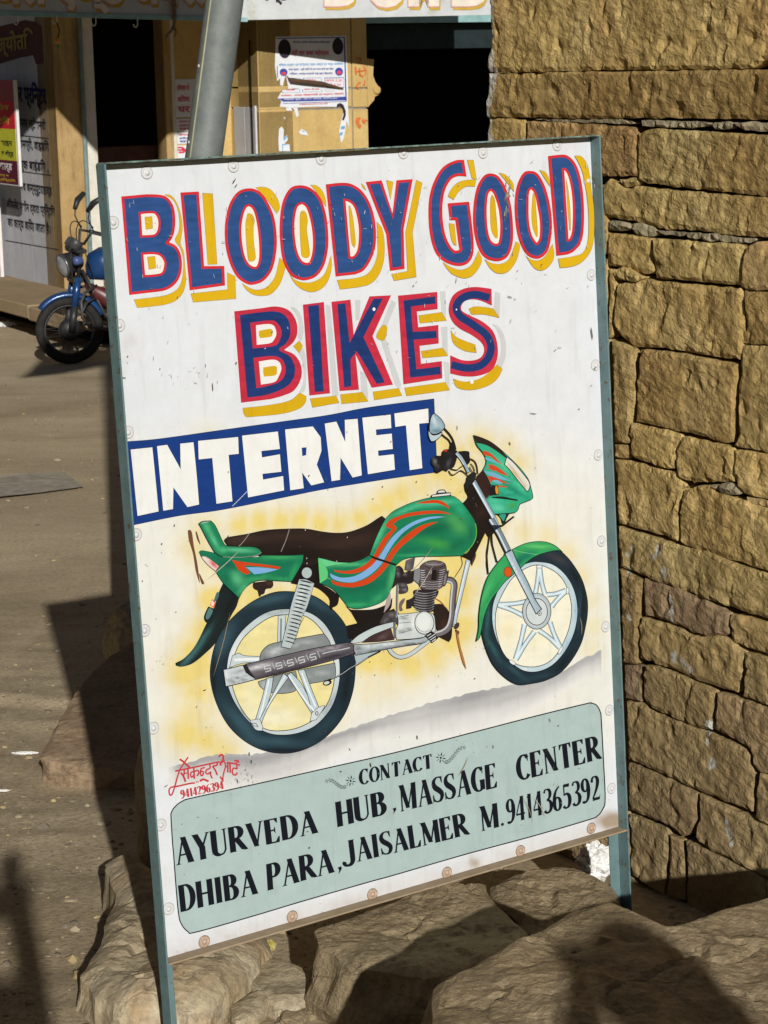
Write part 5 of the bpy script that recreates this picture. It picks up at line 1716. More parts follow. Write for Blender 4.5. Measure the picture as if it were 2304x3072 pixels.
BLK = [
    ("1466,-150* 2420,-150* 2420,190* 2304,177 2260,200 2220,206 1965,208 1759,211 1600,216 1464,216* 1458,195 1470,140 1476,110 1468,60", dict(whitewash=True)),
    ("1463,222* 1700,217 1960,213 2230,210 2310,212 2420,215* 2420,366* 2304,359 2090,354 1910,354 1700,354 1560,352 1462,351* 1458,320 1464,270", dict(whitewash=True)),
    ("1463,357* 1566,359* 1571,420* 1572,524* 1463,524* 1458,440", dict(whitewash=True)),
    ("1576,363* 1759,371 1893,383* 1903,402 1906,530* 1810,528 1576,524*", {}),
    ("1908,402* 1965,388 2120,396 2304,407 2420,415* 2420,600* 2304,588 2070,566 1928,546 1909,530*", {}),
    ("1923,361* 2100,367 2114,378 2070,384 1965,379 1925,377*", dict(mat=M_WSTG)),
    ("2140,368* 2180,366 2186,385 2150,390 2136,380", dict(mat=M_WSTG)),
    ("2196,369* 2304,367 2420,373* 2420,396* 2304,394 2230,389*", dict(mat=M_WSTG)),
    ("1600,356* 1650,357 1700,358 1760,359 1870,360 1880,372 1800,368 1700,364 1640,363*", dict(mat=M_WSTG)),
    ("1857,541* 1893,533 1911,537 1908,552 1877,559", {}),
    ("1809,560* 1826,537* 1850,552 1887,569 1913,560 1981,569 2112,580 2304,596 2420,606* 2420,716* 2304,708 2220,708 2097,692 1981,686 1952,677 1880,660 1812,650*", {}),
    ("1815,668* 1850,662 1882,676 1880,690 1840,692 1818,686", dict(mat=M_WSTG)),
    ("1887,674* 1910,668 1928,662 1960,690 1948,710 1900,700", dict(mat=M_WSTG)),
    ("1964,692* 2010,694 2050,700 2040,708 1990,704*", dict(mat=M_WSTG)),
    ("2056,700* 2095,701 2094,718 2060,714", dict(mat=M_WSTG)),
    ("2100,703* 2150,702 2150,722 2105,720", dict(mat=M_WSTG)),
    ("2154,705* 2190,708 2185,726 2155,724", dict(mat=M_WSTG)),
    ("2192,712* 2255,716 2250,728 2195,727", dict(mat=M_WSTG)),
    ("1818,699* 1900,708 1945,716* 1950,760 1957,813* 1940,821 1880,810* 1820,793*", {}),
    ("1955,718* 2100,726 2232,735* 2224,752 2216,800 2214,858* 2100,845 1967,836* 1960,780", {}),
    ("1845,815 1862,803 1890,808 1925,828 1925,838 1890,842 1852,832", dict(proud=0.006)),
    ("2226,757* 2240,740 2256,732 2304,724 2420,737* 2420,880* 2304,872 2235,865* 2222,855*", {}),
    ("2228,870* 2304,877 2420,887* 2420,1040* 2225,1030* 2228,1000 2238,975", {}),
    ("2222,1036* 2300,1040 2420,1047* 2420,1378* 2304,1360 2200,1336* 2215,1300 2210,1250 2215,1180", {}),
    ("1822,805* 1841,812 1846,860 1834,960 1830,1000 1824,1012*", {}),
    ("1853,852* 1938,840* 2039,850 2216,868* 2224,900 2229,990 2213,1078* 2200,1075 2158,1073 2122,1066 2003,1048 1924,1040 1895,1038* 1852,999 1838,963 1848,900", {}),
    ("1830,1020* 1893,1042 1900,1060 1896,1180 1887,1265 1884,1330* 1842,1328*", {}),
    ("1920,1048* 2003,1055 2120,1077 2206,1092* 2200,1180 2194,1290 2190,1328* 2160,1328 2098,1306 2028,1292 1960,1276 1904,1264* 1905,1180 1914,1100", {}),
    ("1891,1270* 1960,1284 2028,1300 2038,1312* 2027,1340 2021,1408* 1980,1400 1900,1373 1888,1330", {}),
    ("2048,1311* 2155,1334 2195,1347* 2206,1400 2200,1446* 2100,1446 2075,1450* 2032,1424 2025,1390 2032,1330", {}),
    ("2200,1350* 2304,1366 2420,1388* 2420,1518* 2304,1500 2230,1480 2206,1442*", {}),
    ("1842,1333* 1881,1337* 1884,1377* 1843,1370*", {}),
    ("1843,1379* 1900,1388 1975,1408 2024,1420* 2048,1460* 2040,1475 2033,1530 2026,1624* 1950,1597 1851,1570*", {}),
    ("2046,1472* 2110,1457 2126,1458 2150,1478 2220,1502 2304,1526 2420,1547* 2420,1745* 2304,1715 2220,1688 2180,1677 2057,1638* 2037,1615 2040,1540", {}),
    ("2155,1452 2200,1452 2220,1480 2180,1484 2157,1476", dict(mat=M_WSTG)),
    ("2130,1456 2148,1456 2148,1470 2132,1468", dict(mat=M_WSTG)),
    ("2234,1490* 2290,1502 2420,1524* 2420,1540* 2300,1522 2240,1504", {}),
    ("1852,1582* 2028,1636 2133,1662 2205,1694 2304,1726 2420,1760* 2420,1888* 2304,1856 2184,1820 2039,1769 1924,1726 1856,1698*", {}),
    ("1858,1708* 1918,1740* 1916,1800 1907,1900 1904,1990* 1875,1990 1864,1988*", {}),
    ("1928,1736* 2003,1759 2086,1788 2182,1838* 2180,1900 2130,1908 2086,1903 2018,1870 1934,1846* 1928,1790", dict(mat=M_WSTP)),
    ("2190,1842* 2240,1852 2304,1872 2420,1902* 2420,2008* 2304,1966 2240,1944 2194,1923*", {}),
    ("1922,1853* 2018,1880 2083,1911 2169,1911 2226,1957* 2216,2022 2206,2078* 2149,2061 2088,2040 2035,2016 1961,1991 1917,1973* 1913,1900", {}),
    ("2232,1957* 2304,1973 2420,2013* 2420,2133* 2304,2118 2224,2090* 2234,2020", {}),
    ("1867,1994* 1915,2001* 1917,2060 1915,2105* 1872,2093*", dict(mat=M_WSTP)),
    ("1930,1996* 1961,2001 2035,2025 2138,2073* 2134,2130 2130,2190* 2090,2183 2027,2158 1953,2123 1926,2095*", {}),
    ("2148,2078* 2218,2098 2304,2127 2420,2162* 2420,2348* 2304,2321 2262,2305 2250,2255 2230,2233 2142,2188* 2145,2130", {}),
    ("1877,2105* 1925,2114 1961,2139 2132,2204 2227,2248 2245,2290 2256,2323* 2250,2435* 2157,2398 2088,2370 2035,2345 1882,2276*", {}),
    ("2277,2320* 2304,2332 2420,2372* 2420,2518* 2304,2478 2262,2453* 2264,2380", {}),
    ("1882,2288* 2035,2354 2082,2382* 2084,2457* 2073,2478 2048,2508 1994,2474 1886,2429*", {}),
    ("2092,2382* 2157,2412 2304,2487 2420,2532* 2420,2658* 2280,2626 2197,2581 2102,2533 2083,2480 2094,2455", {}),
    ("1887,2444* 1994,2486* 2001,2510 1993,2600 1988,2690* 1893,2625*", {}),
    ("2008,2506* 2041,2522* 2048,2600 2053,2700* 1997,2700* 2005,2580", {}),
    ("2056,2524* 2100,2544 2197,2592 2290,2640* 2290,2760* 2062,2760* 2060,2620", {}),
    ("2296,2642* 2420,2670* 2420,2800* 2296,2790*", {}),
    ("1700,2405* 1790,2420 1876,2438* 1882,2520* 1884,2624* 1790,2570 1700,2520*", {}),
    ("1700,2530* 1790,2580 1884,2636* 1990,2702* 1995,2800* 1700,2720*", {}),
]
for t, kw in BLK:
    stone_px(t, **kw)

# the courses hidden behind the sign and those past the edges of the view, squared blocks
s_far = wall_st(1464, 300)[0]
s_sign = wall_st(1820, 1500)[0]
s_near = wall_st(2412, 1500)[0]
tops = [0.95, 0.80, 0.66, 0.56, 0.45, 0.33, 0.20, 0.08, -0.06, -0.2]
t_sign = wall_st(1600, 530)[1] - 0.006
edges = [t_sign] + [t for t in np.arange(t_sign - 0.135, -0.35, -0.13)]
for r in range(len(edges) - 1):
    hi, lo = edges[r] - 0.004, edges[r + 1] + 0.004
    cuts = [s_far, s_far - 0.20 - 0.05 * (r % 2), s_sign + 0.004]
    for a, b in zip(cuts[:-1], cuts[1:]):
        if a - b > 0.03:
            wall_stone(np.array([(b + 0.004, lo), (a - 0.004, lo), (a - 0.004, hi), (b + 0.004, hi)]), res=0.02)
t_top = wall_st(2300, -140)[1]
for r, (hi, lo) in enumerate(zip(np.arange(t_top, -0.3, -0.165), np.arange(t_top - 0.165, -0.5, -0.165))):
    a = s_near - 0.004
    k = 0
    while a > s_near - 1.3:
        w_ = 0.34 + 0.1 * ((r * 7 + k * 3) % 3)
        wall_stone(np.array([(a - w_ + 0.008, lo + 0.006), (a, lo + 0.006), (a, hi), (a - w_ + 0.008, hi)]), res=0.03)
        a -= w_
        k += 1
for r in range(14):
    hi, lo = t_top + 0.01 + 0.2 * (r + 1), t_top + 0.016 + 0.2 * r
    a = s_far
    k = 0
    while a > s_near - 1.2:
        w_ = 0.42 + 0.12 * ((r * 5 + k * 3) % 3)
        wall_stone(np.array([(a - w_ + 0.008, lo), (a, lo), (a, hi), (a - w_ + 0.008, hi)]), res=0.03)
        a -= w_
        k += 1
# rubble core behind the facing blocks
mb = MB(WP)
sc = (s_far + s_near - 1.4) / 2
mb.box(WP + WD * (sc - 0.012) + WN * (-0.23) + WUP * 2.1, (s_far - (s_near - 1.4), 0.38, 5.6), (WD, WN, WUP), 0.01)
mb.build('rubble_core', M_MORTAR, wall)

# ================================================================== ground, rocks, gravel


def _ground(nt, bs):
    v = coords(nt, 'Object')
    n0 = ntex(nt, 0.9, 7, 0.62, v)
    c = ramp(nt, n0.outputs[0], [(0.3, (0.42, 0.335, 0.22)), (0.5, (0.53, 0.435, 0.295)), (0.7, (0.63, 0.525, 0.365))]).outputs[0]
    # tracks and sweeps across the road
    mp = nd(nt, 'ShaderNodeMapping')
    mp.inputs['Scale'].default_value = (1.4, 7.0, 1)
    nt.links.new(v, mp.inputs[0])
    n4 = ntex(nt, 1.2, 5, 0.65, mp.outputs[0], 0.6)
    c = mixc(nt, 0.3, c, ramp(nt, n4.outputs[0], [(0.35, (0.74, 0.74, 0.76)), (0.6, (1.08, 1.06, 1.03))]).outputs[0], 'MULTIPLY')
    n1 = ntex(nt, 60, 8, 0.75, v)
    c = mixc(nt, 0.8, c, ramp(nt, n1.outputs[0], [(0.32, (0.6, 0.58, 0.56)), (0.62, (1.12, 1.1, 1.08))]).outputs[0], 'MULTIPLY')
    # embedded pale grit
    vo = nd(nt, 'ShaderNodeTexVoronoi')
    vo.inputs['Scale'].default_value = 85
    nt.links.new(v, vo.inputs['Vector'])
    n2 = ntex(nt, 7, 4, 0.7, v)
    g = mathn(nt, 'ADD', vo.outputs['Distance'], mathn(nt, 'MULTIPLY', n2.outputs[0], -0.55))
    f = ramp(nt, g, [(0.0, (1, 1, 1)), (0.05, (0, 0, 0))]).outputs[0]
    sp = nd(nt, 'ShaderNodeSeparateXYZ')
    nt.links.new(v, sp.inputs[0])
    near = mathn(nt, 'MULTIPLY', ramp(nt, mathn(nt, 'MULTIPLY', sp.outputs['Y'], 0.1), [(0.45, (1, 1, 1)), (0.85, (0, 0, 0))]).outputs[0], 0.55)
    c = mixc(nt, mathn(nt, 'MULTIPLY', f, near), c, mixc(nt, n1.outputs[0], (0.42, 0.33, 0.19), (0.26, 0.2, 0.14)))
    nt.links.new(c, bs.inputs['Base Color'])
    h = mathn(nt, 'ADD', n1.outputs[0], mathn(nt, 'MULTIPLY', f, 0.5))
    bump(nt, bs, h, 0.004, 0.9)


M_GROUND = material('packed_earth_road', _ground, 0.95, 0.08)

xs = np.concatenate([np.arange(-40, -3, 2.5), np.arange(-3, -1.2, 0.12), np.arange(-1.2, 1.3, 0.03), np.arange(1.3, 3, 0.12), np.arange(3, 42, 2.5)])
ys = np.concatenate([np.arange(-12, 2.4, 0.8), np.arange(2.4, 7.5, 0.03), np.arange(7.5, 22, 0.12), np.arange(22, 62, 2.0)])


def ground_h(x, y):
    z = ground_z(x, y)
    a = 1.0 if 2.2 < y < 8 else 0.35
    z += a * (noise.noise(Vector((x * 2.2, y * 2.2, 0))) * 0.014 + noise.noise(Vector((x * 9, y * 9, 1))) * 0.006 + noise.noise(Vector((x * 26, y * 26, 2))) * 0.003)
    if y > 9:
        z += 0.03 * noise.noise(Vector((x * 0.8, y * 0.8, 5)))
    # broken lip of the paving across the road
    lip = 6.05 + 0.25 * math.sin(x * 2.1) + 0.12 * noise.noise(Vector((x * 5, 0, 3)))
    if x < -0.55:
        z += 0.022 / (1 + math.exp(max(-60, min(60, -(y - lip) * 60)))) * min(1, (-0.55 - x) * 4) - 0.0
    return z


V = [(x, y, ground_h(x, y)) for y in ys for x in xs]
nx = len(xs)
F = [(j * nx + i, j * nx + i + 1, (j + 1) * nx + i + 1, (j + 1) * nx + i) for j in range(len(ys) - 1) for i in range(nx - 1)]
tag(mesh_obj('ground', V, F, M_GROUND, None, True), 'packed earth and worn road surface sloping down away from the sign', kind='structure')


def sky_occluded(x, y):
    return False


# gravel: small stones scattered, one mass
ICO = None


def ico(sub=1):
    bm = __import__('bmesh').new()
    __import__('bmesh').ops.create_icosphere(bm, subdivisions=sub, radius=1.0)
    V = np.array([v.co[:] for v in bm.verts])
    F = [tuple(v.index for v in f.verts) for f in bm.faces]
    bm.free()
    return V, F


IV, IF = ico(1)
IV3, IF3 = ico(4)


def _gravel(nt, bs):
    at_ = nd(nt, 'ShaderNodeVertexColor', layer_name='Col')
    nt.links.new(at_.outputs[0], bs.inputs['Base Color'])


M_GRAVEL = material('gravel', _gravel, 0.9, 0.1)
gv, gf, gc = [], [], []
for k in range(3400):
    if k < 2700:
        y = 2.75 + (random.random() ** 1.3) * 3.6
        x = random.uniform(-0.26, 0.18) * y
    else:
        y = random.uniform(6, 17)
        x = random.uniform(-0.24, 0.02) * y
    r = random.choice([0.002, 0.003, 0.003, 0.004, 0.005, 0.008]) * random.uniform(0.7, 1.3) * (1 if y < 7 else 1.6)
    if random.random() < 0.012:
        r = random.uniform(0.012, 0.02)
    z = ground_h(x, y)
    P = IV * np.array([random.uniform(.8, 1.5), random.uniform(.8, 1.3), random.uniform(.35, .7)]) * r * (1 + 0.25 * rng.standard_normal((len(IV), 1)))
    an = random.uniform(0, 6.28)
    c_, s_ = math.cos(an), math.sin(an)
    P = P @ np.array([[c_, s_, 0], [-s_, c_, 0], [0, 0, 1]]) + np.array([x, y, z + r * 0.15])
    b = len(gv)
    gv += list(P)
    gf += [tuple(i + b for i in f) for f in IF]
    t = random.random()
    c = random.choice([(0.36, 0.29, 0.19), (0.42, 0.35, 0.24), (0.30, 0.25, 0.18), (0.24, 0.2, 0.15), (0.5, 0.39, 0.21)])
    if t < 0.006:
        c = (0.6, 0.6, 0.56)
    elif t < 0.009:
        c = (0.3, 0.1, 0.07)
    gc += [tuple(q * 0.8 for q in c)] * len(P)
tag(mesh_obj('gravel', gv, gf, M_GRAVEL, None, False, gc), 'loose gravel and grit strewn over the packed earth', 'gravel', kind='stuff')


def _rock(name, stops, warm, bd=0.004, lay=True, rust=0.5):
    def b(nt, bs):
        v = coords(nt, 'Object')
        n0 = ntex(nt, 7, 7, 0.65, v, 0.5)
        c = ramp(nt, n0.outputs[0], stops).outputs[0]
        n2 = ntex(nt, 4, 4, 0.6, v, 0.8)
        f = ramp(nt, n2.outputs[0], [(0.52, (0, 0, 0)), (0.68, (1, 1, 1))]).outputs[0]
        c = mixc(nt, mathn(nt, 'MULTIPLY', f, rust), c, warm)
        n1 = ntex(nt, 70, 8, 0.75, v)
        c = mixc(nt, 0.9, c, ramp(nt, n1.outputs[0], [(0.3, (0.55, 0.54, 0.52)), (0.5, (0.95, 0.94, 0.92)), (0.66, (1.22, 1.19, 1.14))]).outputs[0], 'MULTIPLY')
        ns = ntex(nt, 230, 3, 0.6, v)
        c = mixc(nt, ramp(nt, ns.outputs[0], [(0.66, (0, 0, 0)), (0.72, (0.7, 0.7, 0.7))]).outputs[0], c, (0.5, 0.44, 0.32))
        nt.links.new(c, bs.inputs['Base Color'])
        mp = nd(nt, 'ShaderNodeMapping')
        mp.inputs['Scale'].default_value = (1, 1, 2.6 if lay else 1)
        nt.links.new(v, mp.inputs[0])
        n3 = ntex(nt, 15, 10, 0.66, mp.outputs[0], 0.0)
        n4 = ntex(nt, 150, 6, 0.7, v)
        fr = nd(nt, 'ShaderNodeTexVoronoi', feature='DISTANCE_TO_EDGE')
        fr.inputs['Scale'].default_value = 4.5
        wv = nd(nt, 'ShaderNodeVectorMath', operation='ADD')
        nt.links.new(mp.outputs[0], wv.inputs[0])
        sc_ = nd(nt, 'ShaderNodeVectorMath', operation='SCALE')
        sc_.inputs[3].default_value = 0.10
        nt.links.new(n3.outputs[1], sc_.inputs[0])
        nt.links.new(sc_.outputs[0], wv.inputs[1])
        nt.links.new(wv.outputs[0], fr.inputs['Vector'])
        cr = ramp(nt, fr.outputs[0], [(0.0, (0, 0, 0)), (0.012, (1, 1, 1))]).outputs[0]
        hh = mathn(nt, 'ADD', mathn(nt, 'ADD', n3.outputs[0], mathn(nt, 'MULTIPLY', cr, 0.10)), mathn(nt, 'MULTIPLY', n4.outputs[0], 0.16))
        bump(nt, bs, hh, bd * 5.0, 1.0)
    return material(name, b, 0.93, 0.1)


M_SLAB = _rock('brown_slab_stone', [(0.3, (0.255, 0.20, 0.125)), (0.55, (0.36, 0.285, 0.18)), (0.75, (0.45, 0.365, 0.24))], (0.37, 0.255, 0.13))
M_BOULD = _rock('pale_boulder_stone', [(0.3, (0.30, 0.24, 0.155)), (0.5, (0.45, 0.38, 0.26)), (0.72, (0.58, 0.52, 0.40))], (0.36, 0.22, 0.10), 0.002, False, 0.6)
M_PLATE = _rock('tan_flagstone', [(0.3, (0.26, 0.185, 0.12)), (0.6, (0.35, 0.26, 0.175)), (0.8, (0.40, 0.31, 0.22))], (0.34, 0.2, 0.13), 0.002)


def slab(name, label, px, zfun, bottom, mat, res=0.018, amp=0.006, bev=0.02, flare=0.02, seed=0, group=None, cracks=()):
    """flat topped rock: outline of its top in pixels, height of the top as a function of place"""
    out = spline(px, True, 5)
    P = []
    for (x, y) in out:
        z = zfun(0, 3.3)
        for _ in range(8):
            r = ray(x, y)
            p = EYE + r * ((z - CAMH) / r[2])
            z = zfun(p[0], p[1])
        P.append(p[:2])
    P = np.array(P)
    if area(P) < 0:
        P = P[::-1]
    Q = []
    n = len(P)
    for i in range(n):
        a, b = P[i], P[(i + 1) % n]
        m = max(1, int(np.linalg.norm(b - a) / 0.014))
        Q += [a + (b - a) * k / m for k in range(m)]
    Q = np.array(Q)
    Q += 0.006 * np.array([[noise.noise(Vector((q[0] * 22, q[1] * 22, seed))), noise.noise(Vector((q[0] * 22, q[1] * 22, seed + 5)))] for q in Q])
    n = len(Q)
    x0, y0 = Q.min(0)
    x1, y1 = Q.max(0)
    gx, gy = np.meshgrid(np.arange(x0, x1, res), np.arange(y0, y1, res))
    G = np.stack([gx.ravel(), gy.ravel()], 1) + rng.uniform(-.25, .25, (gx.size, 2)) * res
    A, B = Q, np.roll(Q, -1, 0)
    AB = B - A

    def dist(X):
        out_ = np.full(len(X), 1e9)
        for s0 in range(0, len(X), 3000):
            x = X[s0:s0 + 3000]
            d = x[:, None, :] - A[None]
            t = np.clip((d * AB[None]).sum(2) / ((AB ** 2).sum(1)[None] + 1e-12), 0, 1)
            e = d - AB[None] * t[..., None]
            out_[s0:s0 + 3000] = np.sqrt((e ** 2).sum(2)).min(1)
        return out_
    G = G[dist(G) > 0.006]
    V, E, F, _, _, _ = delaunay_2d_cdt([Vector(q) for q in Q] + [Vector(g) for g in G], [(i, (i + 1) % n) for i in range(n)], [list(range(n))], 1, 1e-6)
    X = np.array([(v[0], v[1]) for v in V])
    d = dist(X)
    ctr = Q.mean(0)
    V3 = []
    for x, dd in zip(X, d):
        z = zfun(x[0], x[1])
        vd = noise.voronoi(Vector((x[0] * 9, x[1] * 9, seed)))[0]
        nn = (vd[1] - vd[0]) * amp * -1.1 + noise.noise(Vector((x[0] * 5, x[1] * 5, seed))) * amp * 2.0 + noise.noise(Vector((x[0] * 110, x[1] * 90, seed + 8))) * amp * 0.35 - (0.9 * amp if abs(noise.noise(Vector((x[0] * 7, x[1] * 7, seed + 20)))) < 0.018 else 0) + noise.noise(Vector((x[0] * 16, x[1] * 16, seed + 2))) * amp + noise.noise(Vector((x[0] * 55, x[1] * 40, seed + 4))) * amp * 0.45
        e = min(1, dd / bev)
        V3.append(np.array([x[0], x[1], z + nn * e - (1 - e) ** 2 * bev * 0.45]))
    faces = [tuple(f) for f in F]
    prev = list(range(n))
    rings = 6
    for r in range(1, rings + 1):
        f = r / rings
        cur = []
        for i in range(n):
            q = Q[i]
            o = q - ctr
            o = o / (np.linalg.norm(o) + 1e-9)
            zt = V3[i][2]
            zb = bottom
            z = zt + (zb - zt) * f
            w = flare * f + 0.022 * noise.noise(Vector((q[0] * 11, q[1] * 11, z * 16 + seed))) + 0.010 * noise.noise(Vector((q[0] * 35, q[1] * 35, z * 50 + seed)))
            cur.append(len(V3))
            V3.append(np.array([q[0] + o[0] * w, q[1] + o[1] * w, z]))
        for i in range(n):
            j = (i + 1) % n
            faces.append((prev[j], prev[i], cur[i], cur[j]))
        prev = cur
    org = np.array([ctr[0], ctr[1], bottom])
    o = mesh_obj(name, [v - org for v in V3], faces, mat, None, False)
    o.location = tuple(org)
    tag(o, label, 'rock', group)
    return o


def nub(name, label, c, size, mat, seed, rot=0.0, sq=2.6, amp=0.16, tilt=0.0, group=None, cat='rock'):
    """rounded boulder"""
    Vv = []
    for p in IV3:
        q = np.sign(p) * np.abs(p) ** (2 / sq)
        q = q / max(1e-6, (np.abs(q) ** sq).sum() ** (1 / sq)) if sq else p
        k = 1 + amp * fbm((p[0] * 1.3 + seed, p[1] * 1.3, p[2] * 1.3), 5, 2.1, 0.55)
        Vv.append(q * k)
    Vv = np.array(Vv) * np.asarray(size)
    c_, s_ = math.cos(tilt), math.sin(tilt)
    Vv = Vv @ np.array([[c_, 0, s_], [0, 1, 0], [-s_, 0, c_]]).T
    c_, s_ = math.cos(rot), math.sin(rot)
    Vv = Vv @ np.array([[c_, s_, 0], [-s_, c_, 0], [0, 0, 1]])
    o = mesh_obj(name, Vv, IF3, mat, None, False)
    o.location = tuple(float(a) for a in c)
    tag(o, label, cat, group)
    return o


# big slab, lower right
slab('rock_slab', 'largest flat brown slab in the lower right corner, with a person shadow on it',
     "1300,2950* 1318,2930 1360,2905 1421,2880 1500,2835 1572,2792 1620,2775 1663,2751 1720,2722 1772,2702 1830,2688* 1893,2713 1950,2740 2011,2766* 2060,2752 2105,2736 2200,2705 2304,2675 2500,2625 2950,2540* 3300,2900* 2700,3400* 1500,3400* 1310,3230* 1295,3050*",
     lambda x, y: 0.315 + 0.03 * (y - 2.8) + 0.012 * math.sin(x * 7), 0.02, M_SLAB, res=0.012, amp=0.007, seed=1.0)
# the block under the middle of the sign
slab('rock_block', 'squared brown block under the middle of the sign, crossed by a wide dark shadow',
     "945,2800* 960,2770 1100,2720 1300,2660 1450,2640* 1475,2680 1530,2740 1600,2800* 1560,2850 1400,2900 1280,2920* 1140,2900 1060,2885* 1010,2860 960,2830",
     lambda x, y: 0.10, -0.08, M_SLAB, res=0.012, amp=0.006, seed=4.0, flare=0.035)
slab('rock_ledge', 'low brown ledge between the sign foot and the wall, with a crooked shadow',
     "1470,2650* 1560,2610 1700,2590 1830,2640* 1850,2700* 1790,2800 1660,2830 1600,2800* 1530,2735 1480,2690",
     lambda x, y: 0.045, -0.08, M_SLAB, res=0.012, amp=0.007, seed=7.0)
# pale boulder by the left leg
slab('boulder', 'pale yellowish boulder standing beside the left leg of the sign',
     "312,2560* 350,2545 420,2560 520,2620 640,2680 770,2740* 790,2800* 740,2880 640,2960 560,3000* 480,2985 380,2975 290,2950* 240,2905 262,2860 300,2800* 320,2720 345,2660",
     lambda x, y: 0.05 + 0.025 * noise.noise(Vector((x * 6, y * 6, 3))) - 0.10 * max(0, y - 3.55), -0.12, M_BOULD, res=0.014, amp=0.009, bev=0.05, seed=9.0, flare=0.04)
nub('boulder', 'dark round boulder in the shadow behind the left edge of the sign', (-0.385, 4.02, 0.02), (0.12, 0.16, 0.24), M_BOULD, 5.5, 0.3)
# leaning flagstone
slab('flagstone', 'pointed tan flagstone lying on the road left of the sign, half in shade',
     "117,2270* 170,2170 225,2075* 300,1990 380,1930 430,1900* 480,1960* 470,2180* 440,2320* 370,2308 245,2292*",
     lambda x, y: ground_z(0, 4.77) + 0.035 + 0.10 * max(0, (y - 4.75)), ground_z(0, 5.2) - 0.02, M_PLATE, res=0.02, amp=0.003, bev=0.012, flare=0.0, seed=12.0)
nub('boulder', 'small square stone in the shadow by the foot of the metal pole', (-0.72, 5.95, -0.13), (0.085, 0.09, 0.10), M_BOULD, 8.2, 0.5)
slab('flat_stone', 'flat pale stone bedded in the earth under the middle of the sign',
     "740,2890* 800,2860 880,2880 930,2905 945,2960 900,3000 820,2990 760,2960",
     lambda x, y: 0.008, -0.03, M_BOULD, res=0.02, amp=0.003, bev=0.015, flare=0.01, seed=15.0)
slab('flat_stone', 'flat pale stone bedded in the earth at the bottom edge, nearest the lens',
     "690,3010* 740,2975 800,2960 812,2985 760,3030 705,3050",
     lambda x, y: 0.008, -0.03, M_BOULD, res=0.02, amp=0.003, bev=0.015, flare=0.01, seed=18.0)
for i, (x, y, r, lb) in enumerate(((1010, 2960, .05, 'small brown stone at the lower left corner of the squared block'), (1100, 3030, .06, 'brown stone cut by the bottom edge below the squared block'), (1180, 2990, .04, 'small stone in the gap between the squared block and the big slab'),
                               (930, 3040, .035, 'small stone at the bottom edge left of the squared block'), (880, 3060, .03, 'tiny stone at the bottom edge beside the bedded flat stone'), (1230, 3060, .05, 'stone wedged against the left side of the big slab'))):
    p = on_ground(x, y)
    nub('rock', lb, p, (r, r * .8, r * .5), M_SLAB, 20 + i * 3, i * 1.1, group='small stones before the squared block')
# crumpled plastic
M_PLASTIC = simple('crumpled_white_plastic', (0.74, 0.74, 0.72), 0.35, 0.5, var=0.1, scale=20)


def crumple(name, label, c, size, mat, seed, cat='litter', group=None):
    Vv = []
    for p in IV3:
        k = 1 + 0.5 * abs(noise.noise(Vector((p[0] * 2.2 + seed, p[1] * 2.2, p[2] * 2.2)))) - 0.4 * abs(noise.noise(Vector((p[0] * 5 + seed, p[1] * 5, p[2] * 5)))) + 0.1 * noise.noise(Vector((p[0] * 12 + seed, p[1] * 12, p[2] * 12)))
        Vv.append(p * k * np.asarray(size))
    o = mesh_obj(name, Vv, IF3, mat, None, False)
    o.location = tuple(float(a) for a in c)
    tag(o, label, cat, group)
    return o


p = at(1790, 2585, 3.86)
crumple('plastic_bag', 'crumpled white plastic bag behind the right leg of the sign', p, (0.036, 0.028, 0.033), M_PLASTIC, 2.0)
M_YPL = simple('torn_yellow_wrapper', (0.34, 0.29, 0.08), 0.4, 0.4, var=0.4, scale=60)
p = on_ground(810, 2885)
crumple('wrapper', 'torn yellow wrapper on the earth under the sign', p + np.array([0, 0, 0.03]), (0.011, 0.006, 0.010), M_YPL, 6.0)
M_DPL = simple('dark_plastic', (0.02, 0.02, 0.022), 0.8, 0.1)
M_LIT = simple('pale_litter', (0.62, 0.64, 0.64), 0.5, 0.3, var=0.2, scale=30)
M_LITG = simple('green_litter', (0.10, 0.34, 0.08), 0.5, 0.3)
for i, (x, y, s_, m_, lb) in enumerate(((20, 985, .09, M_LIT, 'pale blue white scrap of plastic under the stone step'), (42, 968, .03, M_LITG, 'bright green scrap beside the pale plastic under the step'), (60, 985, .05, M_PLATE, 'tan rubble lump beside the green scrap under the step'),
                                        (92, 994, .03, M_LIT, 'small white block lying before the dark gap under the step'), (112, 1000, .025, M_LIT, 'white scrap touching the front wheel of the motorbike'), (55, 1000, .018, M_LIT, 'tiny white chip in front of the rubble lump'), (38, 1001, .014, M_LIT, 'tiny white chip at the left edge before the step'))):
    p = on_ground(x, y)
    crumple('litter', lb, p + np.array([0, 0, s_ * .3]), (s_, s_ * .5, s_ * .5), m_, 30 + i)
for i, (x, y, s_, lb) in enumerate(((78, 1170, .02, 'pink white scrap on the road below the motorbike shadow'), (29, 1184, .018, 'white scrap on the road near the left edge'), (75, 2262, .03, 'silvery foil scrap beside the pointed flagstone'), (3, 2375, .02, 'shiny foil scrap at the left edge of the road'), (230, 2350, .012, 'bent white straw on the gravel below the flagstone'))):
    p = on_ground(x, y)
    crumple('litter', lb, p + np.array([0, 0, .003]), (s_, s_ * .25, s_ * .12), M_PLASTIC, 50 + i)
